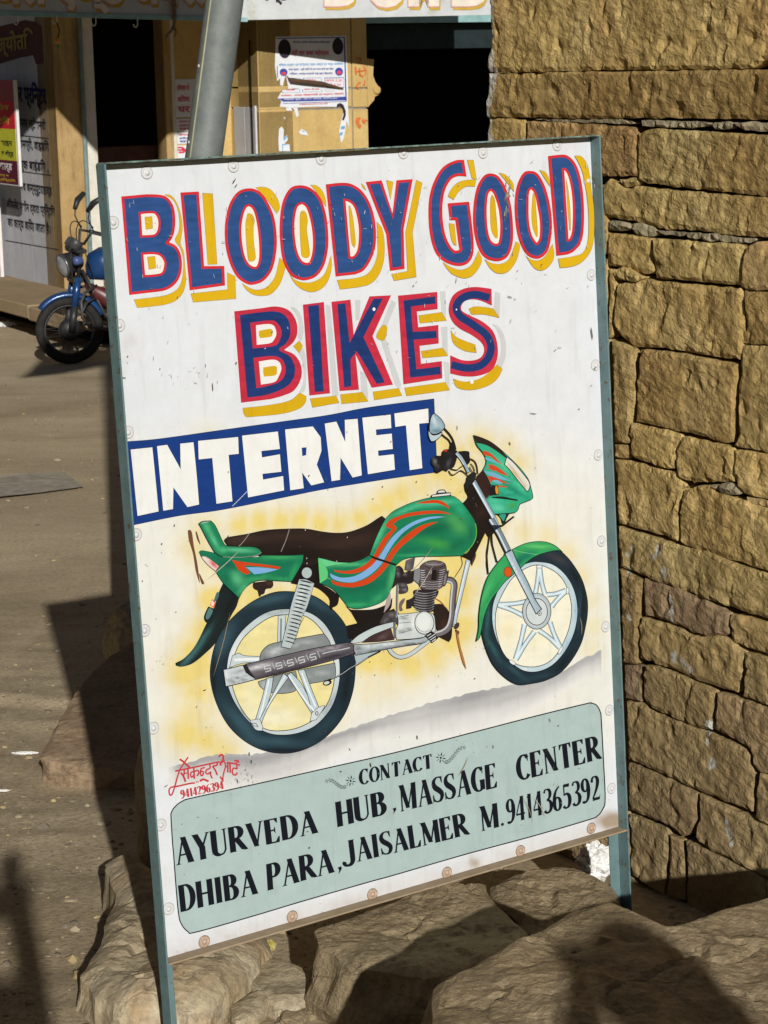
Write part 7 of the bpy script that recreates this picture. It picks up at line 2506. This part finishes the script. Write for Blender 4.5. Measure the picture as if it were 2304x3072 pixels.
# upper storey over the shop, dark house opposite and houses along the lane, out of the view
part('upper_storey', M_YST, lambda mb: wbox(mb, E0, E1, 2.86, 11.0, 4.0, 0.02))

# ---- fascia boards with their lettering, hooks
fz = lambda x, y, Y: at(x, y, Y)
def board(name, label, x0, y0b, Y0, x1, y1b, Y1, top, parent_label, texts, band=True):
    a, b_ = at(x0, y0b, Y0), at(x1, y1b, Y1)
    o = (a + b_) / 2
    e = empty(name, label, 'fascia', o)
    d = b_ - a
    up = np.array([0, 0, top])
    n = np.cross(d, up)
    n /= np.linalg.norm(n)
    if n[1] > 0:
        n = -n
    V = []
    for off in (0.0, -0.05):
        V += [a + n * off, b_ + n * off, b_ + up + n * off, a + up + n * off]
    mesh_obj('board', [v - o for v in V], [(0, 1, 2, 3), (7, 6, 5, 4), (0, 4, 5, 1), (1, 5, 6, 2), (2, 6, 7, 3), (3, 7, 4, 0)], M_FASC, e)
    if band:
        h = 0.035
        V = []
        for off in (0.012, -0.06):
            V += [a + n * off - FUP * 0.008, b_ + n * off - FUP * 0.008, b_ + FUP * h + n * off, a + FUP * h + n * off]
        mesh_obj('edge_strip', [v - o for v in V], [(0, 1, 2, 3), (7, 6, 5, 4), (0, 4, 5, 1), (1, 5, 6, 2), (2, 6, 7, 3), (3, 7, 4, 0)], M_TEAL, e)

    def pt(x, y, l):
        r = ray(x, y)
        t = np.dot(a - EYE, n) / np.dot(r, n)
        return EYE + r * t + n * l
    for (s_, xa, xb, yb, yt, lay) in texts:
        for dx, dy, mt, l in lay:
            put_text('lettering', s_, pt(xa + dx, yb + dy, l), pt(xb + dx, yb + dy, l), pt(xa + dx, yt + dy, l), mt, e, o, 0.05 if len(s_) > 1 else 0.09, 0.0)
    return e, pt, n


M_FASC = simple('grey_white_fascia_paint', (0.50, 0.52, 0.53), 0.6, 0.2, var=0.12, scale=5, dirt=(0.35, 0.36, 0.25), dirt_amt=0.3)
M_OCH = flat('ochre_shade_paint', (186, 152, 60))
M_PINK = flat('faded_pink_paint', (206, 150, 150))
M_CRM = flat('cream_paint', (214, 204, 190))
LAY = ((7, 8, M_OCH, .006), (0, 0, M_PINK, .009), (3, -3, M_CRM, .0115))
f1, pt1, n1 = board('fascia_sign', 'long grey white fascia with pink hindi letters over the left doorway', -120, 41, 20.9, 742, 63, 22.05, 0.9, '',
                    [('जल एण्ड जनरल', -30, 650, 46, -66, LAY)])
f2, pt2, n2 = board('fascia_sign', 'white fascia with yellow shaded letters over the right doorway, beside the stone wall', 640, 62, 22.15, 1500, 44, 22.6, 0.95, '',
                    [('B', 970, 1062, 22, -60, LAY), ('O', 1105, 1208, 26, -60, LAY), ('M', 1222, 1314, 22, -60, LAY), ('B', 1352, 1452, 22, -60, LAY), ('मेण्ट', 778, 862, 15, -45, ((0, 0, M_INKT, .006),))], band=False)
M_HOOK = simple('pale_metal_hook', (0.5, 0.52, 0.46), 0.4, 0.5)
for i, (x, y0, y1) in enumerate(((52, 44, 74), (168, 46, 72), (285, 48, 78), (410, 50, 82), (520, 52, 84))):
    mb = MB(np.array(f1.location))
    mb.tube([pt1(x, y0, .02), pt1(x + 1, (y0 + y1) / 2, .02), pt1(x, y1 - 4, .02), pt1(x - 4, y1, .02), pt1(x - 9, y1 - 2, .02), pt1(x - 12, y1 - 9, .02)], 0.006, 6)
    mb.build('hook', M_HOOK, f1)
# rags and a packet hanging from hooks
mb = MB(pt1(518, 60, .03))
mb.tube([pt1(516, -30, .04), pt1(519, 20, .04), pt1(521, 60, .03), pt1(519, 84, .03)], [0.02, 0.022, 0.02, 0.012], 7)
mb.tube([pt1(519, 76, .03), pt1(510, 95, .03), pt1(500, 104, .03), pt1(492, 122, .03)], [0.012, 0.014, 0.012, 0.004], 6)
mb.tube([pt1(519, 82, .03), pt1(526, 96, .03), pt1(520, 112, .03)], [0.01, 0.01, 0.004], 6)
o = mb.build('rag', simple('faded_brown_rag', (0.2, 0.13, 0.09), 0.9, 0.1, var=0.5, scale=30), None, True)
o.location = tuple(pt1(518, 60, .03))
tag(o, 'faded brown rag tied round the last hook beside the metal pole', 'rag')
c0 = pt1(170, 120, .03)
t = empty('hanging_packet', 'small orange and green packet hanging from the second hook', 'packet', c0)
mb = MB(c0)
mb.lathe(pt1(170, 132, .03), FUP, [(0.002, 0.0), (0.022, 0.012), (0.028, 0.035), (0.022, 0.058), (0.002, 0.068)], 10)
mb.build('orange_packet', simple('orange_packet_print', (0.55, 0.22, 0.04), 0.5, 0.3), t, True)
mb = MB(c0)
mb.lathe(pt1(173, 152, .03), FUP, [(0.002, 0.0), (0.014, 0.02), (0.018, 0.045), (0.004, 0.058)], 8)
mb.build('green_packet', simple('green_packet_print', (0.16, 0.25, 0.03), 0.5, 0.3), t, True)
mb = MB(c0)
mb.tube([pt1(168, 68, .025), pt1(176, 90, .03), pt1(172, 112, .03)], 0.006, 6)
mb.build('string', M_DARK, t)

# ---- the stone step
zst = z_at(168, 862, W1)
r = ray(0, 897)
e0 = EYE + r * ((zst - CAMH) / r[2])
SE0 = np.array([e0[0], e0[1], 0]) + FB * 2.5
SE1 = np.array([e0[0], e0[1], 0]) - FB * 1.9
step = empty('stone_step', 'long dusty stone step jutting out below the lettered wall', 'step', np.array([e0[0], e0[1], ground_z(0, 21)]))
so = np.array(step.location)
for k in range(4):
    a_ = SE0 + (SE1 - SE0) * (k / 4)
    b__ = SE0 + (SE1 - SE0) * ((k + 1) / 4)
    part('step_slab', M_STEP, lambda mb: wbox(mb, a_ + (b__ - a_) * 0.004, b__ - (b__ - a_) * 0.004, zst - 0.125 - 0.01 * (k % 2), zst + 0.004 * (k % 3), 1.8, 0.012, 0.006 * (k % 2)), step, so)
part('step_gap_shade', M_DARK, lambda mb: wbox(mb, SE0 + FA * 0.45, SE1 + FA * 0.45, -2.2, zst - 0.14, 1.3, 0.0), step, so)  # near black block stands in for the shade under the step

# ================================================================== the parked motorbike
G = on_ground(214, 1096)
BF = np.array([-0.93, -0.37, 0.0])
BF /= np.linalg.norm(BF)
BL = np.array([-BF[1], BF[0], 0.0])
G = np.array([G[0], G[1], ground_h(G[0], G[1])])
K = 1.02


def bp(a, l, z):
    return G + BF * a * K + BL * l * K + np.array([0, 0, z * K])


bike = empty('motorbike', 'blue motorbike parked before the shop step, front wheel showing left of the sign', 'motorbike', G)
M_TYRE = simple('dusty_tyre_rubber', (0.022, 0.021, 0.02), 0.8, 0.2, var=0.4, scale=20)
M_CHR = simple('dull_chrome', (0.16, 0.16, 0.165), 0.35, 0.5, 0.7)
M_BLUEP = simple('metallic_blue_paint', (0.012, 0.05, 0.16), 0.25, 0.6, 0.2, var=0.15, scale=5)
M_BLKP = simple('black_plastic', (0.02, 0.02, 0.022), 0.45, 0.4)
M_GRYP = simple('grey_plastic', (0.05, 0.05, 0.052), 0.45, 0.4)
M_REDP = simple('red_side_panel', (0.09, 0.018, 0.018), 0.4, 0.5)


def wheel(a, steer=0.0, R=0.295):
    c = bp(a, 0, R / K)
    ax = BL * math.cos(steer) + BF * math.sin(steer)
    w = empty('wheel', None, None, c - G) if False else None
    mb = MB(G)
    prof = [(R - 0.075, -0.026), (R - 0.06, -0.040), (R - 0.035, -0.048), (R - 0.010, -0.036), (R, -0.014), (R, 0.014), (R - 0.010, 0.036), (R - 0.035, 0.048), (R - 0.06, 0.040), (R - 0.075, 0.026), (R - 0.08, 0.0)]
    mb.lathe(c, ax, prof, 40, True)
    t = mb.build('tyre', M_TYRE, bike, True)
    mb = MB(G)
    mb.lathe(c, ax, [(R - 0.088, -0.022), (R - 0.07, -0.026), (R - 0.07, 0.026), (R - 0.088, 0.022), (R - 0.095, 0.0)], 36, True)
    mb.build('rim', M_BLKP, t, True)
    mb = MB(G)
    mb.lathe(c, ax, [(0.012, -0.075), (0.07, -0.06), (0.095, -0.035), (0.095, 0.035), (0.07, 0.06), (0.012, 0.075)], 20)
    mb.build('hub', M_BLKP, t, True)
    mb = MB(G)
    ux = np.cross(ax, FUP)
    uz = FUP
    for k in range(32):
        an = 2 * math.pi * k / 32
        a2 = an + (0.28 if k % 2 else -0.28)
        p = c + (ux * math.cos(an) + uz * math.sin(an)) * 0.06 + ax * (0.03 if k % 4 < 2 else -0.03)
        q = c + (ux * math.cos(a2) + uz * math.sin(a2)) * (R - 0.085)
        mb.tube([p, q], 0.0022, 4, False)
    mb.build('spokes', M_GRYP, t)
    return c, ax


c1w, axw = wheel(0.0, 0.12)
wheel(-1.22, 0.0)
# mudguard
mb = MB()
V, F = [], []
ux = -np.cross(axw, FUP)
ux = ux if np.dot(ux, BF) > 0 else -ux
na = 18
for i in range(na + 1):
    an = math.radians(38 + 118 * i / na)
    for j, (l, dr) in enumerate(((-0.055, -0.03), (-0.045, 0.0), (-0.02, 0.012), (0.02, 0.012), (0.045, 0.0), (0.055, -0.03))):
        V.append(c1w + (ux * math.cos(an) + FUP * math.sin(an)) * (0.325 + dr) + axw * l - G)
for i in range(na):
    for j in range(5):
        F.append((i * 6 + j, i * 6 + j + 1, (i + 1) * 6 + j + 1, (i + 1) * 6 + j))
o = mesh_obj('mudguard', V, F, M_BLUEP, bike, True)
sd = o.modifiers.new('s', 'SOLIDIFY')
sd.thickness = 0.004
# forks
for s in (-1, 1):
    mb = MB(G)
    mb.tube([bp(0.0, 0.085 * s, 0.285), bp(-0.035, 0.085 * s, 0.50)], 0.032, 10)
    mb.build('fork_leg', M_BLKP, bike, True)
    mb = MB(G)
    mb.tube([bp(-0.03, 0.085 * s, 0.48), bp(-0.075, 0.085 * s, 0.74)], [0.030, 0.034], 10)
    mb.build('fork_shroud', M_BLUEP, bike, True)
    mb = MB(G)
    mb.tube([bp(-0.075, 0.085 * s, 0.74), bp(-0.115, 0.085 * s, 0.98)], 0.018, 8)
    mb.build('fork_tube', M_BLKP, bike, True)
mb = MB(G)
mb.box(bp(-0.07, 0, 0.72), (0.10, 0.22, 0.05), (BF, BL, FUP), 0.012)
mb.box(bp(-0.11, 0, 0.96), (0.10, 0.22, 0.04), (BF, BL, FUP), 0.012)
mb.build('yoke', M_BLKP, bike)
# headlight, pointing ahead and a little to the lens
hd = BF * 0.9 + BL * 0.22 - FUP * 0.22
hd /= np.linalg.norm(hd)
hc = bp(-0.03, 0, 0.855)
mb = MB(G)
mb.lathe(hc, hd, [(0.02, -0.12), (0.06, -0.105), (0.088, -0.06), (0.098, 0.0), (0.100, 0.05), (0.100, 0.062)], 24)
h = mb.build('headlamp', M_BLKP, bike, True)
mb = MB(G)
mb.lathe(hc, hd, [(0.100, 0.058), (0.106, 0.064), (0.106, 0.078), (0.092, 0.082)], 24)
mb.build('lamp_rim', M_CHR, h, True)
mb = MB(G)
mb.lathe(hc, hd, [(0.093, 0.078), (0.06, 0.094), (0.001, 0.100)], 24)
mb.build('lamp_glass', simple('lamp_glass', (0.25, 0.26, 0.28), 0.1, 0.8), h, True)
# instruments
mb = MB(G)
for l in (-0.05, 0.06):
    mb.lathe(bp(-0.07, l, 1.02), FUP * 0.75 - BF * 0.65, [(0.03, -0.05), (0.055, -0.04), (0.06, 0.02), (0.056, 0.035), (0.05, 0.035), (0.001, 0.03)], 18)
mb.box(bp(-0.06, 0, 0.985), (0.10, 0.19, 0.07), (BF, BL, FUP), 0.02)
mb.build('instrument_cluster', M_GRYP, bike, True)
# indicator
mb = MB(G)
mb.lathe(bp(-0.06, 0.17, 0.89), BF + BL * 0.2, [(0.01, -0.05), (0.035, -0.03), (0.04, 0.02), (0.03, 0.04), (0.001, 0.045)], 14)
mb.build('indicator', simple('blue_grey_indicator', (0.05, 0.08, 0.2), 0.3, 0.5), bike, True)
# handlebar, grips, mirror stalks
mb = MB(G)
mb.tube([bp(-0.40, 0.38, 1.06), bp(-0.30, 0.34, 1.09), bp(-0.18, 0.20, 1.12), bp(-0.14, 0.08, 1.02), bp(-0.14, -0.08, 1.02), bp(-0.18, -0.20, 1.12), bp(-0.30, -0.34, 1.09), bp(-0.40, -0.38, 1.06)], 0.012, 8)
mb.build('handlebar', M_CHR, bike, True)
for s in (-1, 1):
    mb = MB(G)
    mb.tube([bp(-0.42, 0.385 * s, 1.055), bp(-0.30, 0.34 * s, 1.09)], 0.018, 8)
    mb.build('grip', M_BLKP, bike, True)
    mb = MB(G)
    mb.tube([bp(-0.20, 0.22 * s, 1.12), bp(-0.15, 0.23 * s, 1.24), bp(-0.17, 0.26 * s, 1.35)], 0.006, 6)
    mb.tube([bp(-0.15, 0.22 * s, 1.30), bp(-0.19, 0.27 * s, 1.37), bp(-0.26, 0.32 * s, 1.42)], [0.020, 0.028, 0.022], 8)
    mb.build('mirror', M_BLKP, bike, True)
mb = MB(G)
for pts_ in (((-0.09, 0.06, 1.02), (-0.05, 0.10, 1.18), (-0.10, 0.16, 1.30), (-0.2, 0.2, 1.16)), ((-0.09, -0.06, 1.02), (-0.03, -0.1, 1.16), (-0.12, -0.18, 1.27), (-0.2, -0.2, 1.14)), ((-0.06, 0.05, 1.0), (0.02, 0.09, 0.93), (-0.05, 0.1, 0.76), (-0.03, 0.08, 0.45)), ((-0.12, 0.1, 1.0), (-0.16, 0.14, 0.9), (-0.2, 0.1, 0.75))):
    P = [np.array(q) for q in pts_]
    crv = [((1 - t) ** 3) * P[0] + 3 * (1 - t) ** 2 * t * P[1] + 3 * (1 - t) * t * t * P[2] + t ** 3 * P[3] if len(P) == 4 else ((1 - t) ** 2) * P[0] + 2 * (1 - t) * t * P[1] + t * t * P[2] for t in np.linspace(0, 1, 10)]
    mb.tube([bp(*q) for q in crv], 0.005, 5)
mb.build('cables', M_BLKP, bike, True)


def shell(name, pts, mat, parent=bike):
    """stack of rounded cross sections along the bike: (a, z, half width, half height)"""
    V, F = [], []
    n = 14
    for (a, z, hw, hh) in pts:
        for k in range(n):
            t = 2 * math.pi * k / n
            cs, sn = math.cos(t), math.sin(t)
            V.append(bp(a, hw * math.copysign(abs(cs) ** 0.75, cs), z + hh * math.copysign(abs(sn) ** 0.75, sn)) - G)
    for i in range(len(pts) - 1):
        for k in range(n):
            F.append((i * n + k, i * n + (k + 1) % n, (i + 1) * n + (k + 1) % n, (i + 1) * n + k))
    F.append(tuple(range(n))[::-1])
    F.append(tuple((len(pts) - 1) * n + k for k in range(n)))
    return mesh_obj(name, V, F, mat, parent, True)


shell('fuel_tank', [(-0.17, 0.80, 0.03, 0.05), (-0.20, 0.82, 0.09, 0.11), (-0.30, 0.84, 0.135, 0.14), (-0.45, 0.86, 0.14, 0.13), (-0.60, 0.84, 0.11, 0.10), (-0.68, 0.81, 0.06, 0.06)], M_BLUEP)
shell('seat', [(-0.62, 0.80, 0.09, 0.04), (-0.75, 0.79, 0.12, 0.05), (-1.0, 0.80, 0.13, 0.055), (-1.3, 0.84, 0.11, 0.05), (-1.42, 0.86, 0.06, 0.03)], M_BLKP)
shell('side_cover', [(-0.16, 0.66, 0.02, 0.03), (-0.22, 0.60, 0.09, 0.07), (-0.36, 0.52, 0.12, 0.10), (-0.50, 0.50, 0.10, 0.08)], M_REDP)
shell('tail_cover', [(-0.80, 0.68, 0.11, 0.09), (-1.1, 0.72, 0.12, 0.08), (-1.45, 0.80, 0.06, 0.04)], M_BLUEP)
mb = MB(G)
mb.box(bp(-0.50, 0, 0.38), (0.30, 0.22, 0.22), (BF, BL, FUP), 0.04)
mb.lathe(bp(-0.40, 0, 0.56), FUP + BF * 0.3, [(0.07, -0.12), (0.085, -0.1), (0.07, -0.08), (0.085, -0.06), (0.07, -0.04), (0.085, -0.02), (0.07, 0.0), (0.085, 0.02), (0.07, 0.05), (0.05, 0.07)], 16)
mb.build('engine', M_BLKP, bike, True)
mb = MB(G)
for s in (-1, 1):
    mb.tube([bp(-0.12, 0.05 * s, 0.80), bp(-0.30, 0.07 * s, 0.40), bp(-0.55, 0.10 * s, 0.24), bp(-1.22, 0.10 * s, 0.30)], 0.016, 8)
    mb.tube([bp(-0.18, 0.05 * s, 0.82), bp(-0.7, 0.10 * s, 0.70), bp(-1.3, 0.10 * s, 0.72)], 0.016, 8)
    mb.tube([bp(-1.22, 0.12 * s, 0.30), bp(-1.12, 0.12 * s, 0.66)], 0.03, 10)
mb.build('frame', M_BLKP, bike, True)
# crash bars in front of the engine
mb = MB(G)
for s in (-1, 1):
    mb.tube([bp(-0.24, 0.05 * s, 0.66), bp(-0.10, 0.20 * s, 0.62), bp(-0.05, 0.26 * s, 0.55), bp(-0.05, 0.27 * s, 0.42), bp(-0.12, 0.24 * s, 0.33), bp(-0.35, 0.08 * s, 0.28)], 0.013, 8)
    mb.tube([bp(-0.24, 0.05 * s, 0.56), bp(-0.12, 0.16 * s, 0.53), bp(-0.06, 0.25 * s, 0.47)], 0.010, 6)
mb.build('crash_bar', M_GRYP, bike, True)
mb = MB(G)
mb.tube([bp(-0.40, -0.12, 0.50), bp(-0.28, -0.16, 0.40), bp(-0.45, -0.18, 0.26), bp(-1.0, -0.18, 0.28), bp(-1.45, -0.18, 0.33)], [0.018, 0.02, 0.024, 0.04, 0.042], 12)
mb.build('exhaust', M_CHR, bike, True)
mb = MB(G)
mb.tube([bp(-0.62, 0.10, 0.26), bp(-0.58, 0.26, 0.0)], 0.010, 8)
mb.build('side_stand', M_BLKP, bike, True)

# ================================================================== the two people whose shadows fall into the view (they stand behind the lens)


def figure(name, label, base, joints, edges, radii, mat_skin, mat_cloth, mat_hair, head, face):
    e = empty(name, label, 'person', base)
    me = bpy.data.meshes.new('body')
    me.from_pydata([tuple(np.array(j)) for j in joints], edges, [])
    o = bpy.data.objects.new('body', me)
    COL.objects.link(o)
    o.parent = e
    sk = o.modifiers.new('skin', 'SKIN')
    for i, r in enumerate(radii):
        me.skin_vertices[0].data[i].radius = (r, r) if not isinstance(r, tuple) else r
    me.skin_vertices[0].data[0].use_root = True
    sk.use_smooth_shade = True
    su = o.modifiers.new('sub', 'SUBSURF')
    su.levels = su.render_levels = 2
    me.materials.append(mat_cloth)
    # head
    Vv = []
    for p in IV3:
        q = p * np.array([0.078, 0.095, 0.118])
        if p[2] < -0.2:
            q = q * np.array([1 - 0.25 * (-p[2] - 0.2), 1, 1])
        Vv.append(q)
    Vv = np.array(Vv)
    nose = (Vv[:, 1] > 0.08) & (np.abs(Vv[:, 0]) < 0.016) & (np.abs(Vv[:, 2] + 0.012) < 0.03)
    Vv[nose, 1] += 0.018
    h = mesh_obj('head', Vv, IF3, mat_skin, e, True)
    h.location = tuple(head)
    hv = []
    for p in IV3:
        q = p * np.array([0.086, 0.103, 0.124])
        hv.append(q + np.array([0, -0.012, 0.008]))
    hv = np.array(hv)
    keep = [f for f in IF3 if all(not (hv[i][1] > 0.035 and hv[i][2] < 0.06) and hv[i][2] > -0.06 for i in f)]
    hh = mesh_obj('hair', hv, keep, mat_hair, e, True)
    hh.location = tuple(head)
    for s in (-1, 1):
        mb = MB()
        mb.lathe((s * 0.031, 0.086, 0.012), (0, 1, 0), [(0.012, 0.0), (0.009, 0.007), (0.001, 0.010)], 10)
        ey = mb.build('eye', M_LITW, e, True)
        ey.location = tuple(head)
        mb = MB()
        mb.lathe((s * 0.082, 0.0, -0.005), (s, 0, 0), [(0.028, -0.01), (0.030, 0.006), (0.016, 0.010), (0.001, 0.004)], 10)
        er = mb.build('ear', mat_skin, e, True)
        er.location = tuple(head)
    mb = MB()
    mb.tube([(-0.022, 0.086, -0.052), (0, 0.091, -0.054), (0.022, 0.086, -0.052)], 0.005, 6)
    mo = mb.build('mouth', M_LIP, e, True)
    mo.location = tuple(head)
    return e


M_LITW = simple('eye_white', (0.6, 0.6, 0.6), 0.3, 0.5)
M_LIP = simple('lips', (0.35, 0.12, 0.10), 0.5, 0.3)
M_SKIN = simple('skin', (0.42, 0.25, 0.17), 0.6, 0.3, var=0.08)
M_HAIR = simple('dark_hair', (0.03, 0.02, 0.015), 0.6, 0.3)
M_SHIRT = simple('blue_shirt', (0.12, 0.2, 0.34), 0.85, 0.1)
M_SHIRT2 = simple('olive_shirt', (0.2, 0.2, 0.12), 0.85, 0.1)


def person(name, label, base, sh, hands, height, mc, headx=0.0, heady=0.0):
    k = height / 1.75
    J = [(0, 0, .95), (0, 0, 1.12), (0, 0.0, 1.32), (0, 0, 1.44), (headx * .5, heady * .6 + 0.01, 1.53),
         (.10, 0, .90), (.11, .02, .50), (.11, -.01, .09), (.11, .15, .035), (-.10, 0, .90), (-.11, .02, .50), (-.11, -.01, .09), (-.11, .15, .035),
         (.17, 0, 1.40), (-.17, 0, 1.40)]
    Rr = [(.155, .11), (.14, .10), (.165, .105), (.07, .07), (.052, .052), .085, .058, .042, (.04, .03), .085, .058, .042, (.04, .03), .065, .065]
    E = [(0, 1), (1, 2), (2, 3), (3, 4), (0, 5), (5, 6), (6, 7), (7, 8), (0, 9), (9, 10), (10, 11), (11, 12), (2, 13), (2, 14)]
    for s, idx in ((1, 13), (-1, 14)):
        el, wr, ha, fing = hands[0 if s > 0 else 1]
        b0 = len(J)
        J += [el, wr, ha]
        Rr += [.042, .028, (.036, .02)]
        E += [(idx, b0), (b0, b0 + 1), (b0 + 1, b0 + 2)]
        for q, f in enumerate(fing):
            f = np.array(f)
            hb = np.array(ha) + (f - np.array(ha)) * 0.35
            mid = (hb + f) / 2 + np.array([0, 0.004, 0.004])
            n0 = len(J)
            J += [tuple(hb), tuple(mid), tuple(f)]
            Rr += [.010, .009, .007]
            E += [(b0 + 2, n0), (n0, n0 + 1), (n0 + 1, n0 + 2)]
    J = [tuple(np.array(j) * k) for j in J]
    Rr = [tuple(np.array(r) * k) if isinstance(r, tuple) else r * k for r in Rr]
    return figure(name, label, base, J, E, Rr, M_SKIN, mc, M_HAIR, np.array([headx, heady, 1.63]) * k, 0)


def fingers(h, d):
    h = np.array(h)
    d = np.array(d) / np.linalg.norm(d)
    sd_ = np.cross(d, [0, 1, 0])
    out = [tuple(h + d * L + sd_ * o_) for L, o_ in ((.095, -.030), (.108, -.010), (.100, .010), (.080, .028))]
    out.append(tuple(h + d * .035 + sd_ * -.055))
    return out


# photographer, eye behind the camera
hl, hr = (.055, .16, 1.56), (.165, .16, 1.54)
ph = person('person', 'person in an olive shirt raising a camera to the eye', (-0.135, -0.25, 0.0), 0,
            [((.20, .08, 1.20), (.18, .17, 1.42), hr, fingers(hr, (-.1, .1, .9))), ((-.17, .10, 1.20), (-.02, .17, 1.44), hl, fingers(hl, (.1, .1, .9)))], 1.725, M_SHIRT2, 0.05)
hl, hr = (-.155, .10, 1.62), (.19, .14, 1.26)
pp_ = person('person', 'person in a blue shirt with one hand raised beside the head', (0.865, -0.15, 0.0), 0,
             [((.33, .02, 1.18), (.24, .16, 1.24), hr, fingers(hr, (-.6, .4, .2))), ((-.25, .05, 1.26), (-.24, .12, 1.50), hl, fingers(hl, (.3, .1, .5)))], 1.47, M_SHIRT)

# the small camera in the photographer's hands, just behind the lens position
cm = empty('camera_body', 'small black compact camera held at the face of the person in the olive shirt', 'camera', (0, -0.075, 1.5))
mb = MB((0, -0.075, 1.5))
mb.box((0.0, -0.075, 1.5), (0.115, 0.03, 0.068), None, 0.008)
mb.build('body', M_BLKP, cm)
mb = MB((0, -0.075, 1.5))
mb.lathe((0.0, -0.062, 1.5), (0, 1, 0), [(0.026, 0.0), (0.026, 0.014), (0.020, 0.018), (0.001, 0.016)], 20)
mb.build('lens_barrel', M_GRYP, cm, True)
mb = MB((0, -0.075, 1.5))
mb.lathe((0.034, -0.075, 1.534), (0, 0, 1), [(0.008, 0.0), (0.008, 0.005), (0.001, 0.005)], 12)
mb.build('shutter_button', M_CHR, cm, True)

# ================================================================== houses along the lane outside the view: they close off much of the sky
M_HOUSE = _plaster('old_sandstone_house', (0.17, 0.125, 0.07), (0.23, 0.17, 0.09))


def house(label, c, size, rot, nw):
    c = np.array(c, float)
    ax = np.array([[math.cos(rot), math.sin(rot), 0], [-math.sin(rot), math.cos(rot), 0], [0, 0, 1]])
    e = empty('house', label, 'house', c)
    mb = MB(c)
    mb.box(c + np.array([0, 0, size[2] / 2]), size, ax, 0.03)
    mb.build('wall', M_HOUSE, e)
    mb = MB(c)
    mb.box(c + np.array([0, 0, size[2] + 0.08]), (size[0] + 0.3, size[1] + 0.3, 0.16), ax, 0.03)
    mb.build('roof', M_HOUSE, e)
    for s in (-1, 1):
        for k in range(nw):
            for lv in range(max(1, int(size[2] // 2.8))):
                x = -size[0] / 2 + size[0] * (k + 0.5) / nw
                p = c + ax.T @ np.array([x, s * (size[1] / 2 + 0.01), 1.2 + lv * 2.8 + 0.5])
                mb = MB(c)
                mb.box(p, (0.9, 0.06, 1.3), ax, 0.01)
                w = mb.build('window', M_DARK, e)
                mb = MB(c)
                for q, sz in (((0, 0.72), (1.1, 0.12, 0.12)), ((0, -0.72), (1.1, 0.14, 0.12)), ((-0.5, 0), (0.1, 0.10, 1.32)), ((0.5, 0), (0.1, 0.10, 1.32))):
                    mb.box(p + ax.T @ np.array([q[0], 0, q[1]]), sz, ax, 0.01)
                mb.build('frame', M_YST, w)


house('sandstone house behind the lens, across the lane', (3, -17, -0.1), (26, 5, 6.3), 0.05, 7)
house('tall sandstone house on the left side of the lane', (-8.2, 8, -1.2), (18, 5, 12.0), 1.62, 5)
house('tall sandstone house behind the stone wall on the right', (9.0, 6.0, -0.9), (9, 4.5, 9.0), 2.08, 3)
house('sandstone house on the left behind the lens', (-8.2, -7, -0.1), (10, 5, 9.0), 1.57, 3)
house('sandstone house on the right behind the lens', (8.2, -4, -0.1), (9, 5, 8.5), 1.5, 3)

# added cloth strip, out of view, shaped to shadow the road by the motorbike
def over(px, py, z0):
    g = on_ground(px, py)
    return g - SUN_TRAVEL * ((z0 - g[2]) / -SUN_TRAVEL[2])


BQ = [over(58, 1146, 3.3), over(126, 1076, 3.3), over(430, 1040, 3.3), over(430, 1078, 3.3)]
bq0 = np.mean(BQ, 0)
bn = empty('shadow_cloth', 'unseen strip of brown cloth added over the lane to shadow the road', 'banner', bq0)
V = [p - bq0 for p in BQ] + [p - bq0 + np.array([0, 0, 0.01]) for p in BQ]
mesh_obj('cloth', V, [(0, 1, 2, 3), (7, 6, 5, 4)] + [(i, (i + 1) % 4, 4 + (i + 1) % 4, 4 + i) for i in range(4)], simple('shadow_cloth_brown', (0.2, 0.14, 0.08), 0.9, 0.05), bn)
mb = MB(bq0)
mb.tube([BQ[1] + (BQ[1] - BQ[2]) * 4, BQ[1], BQ[2], BQ[2] + (BQ[2] - BQ[1]) * 1.5], 0.006, 6)
mb.build('rope', M_DARK, bn)
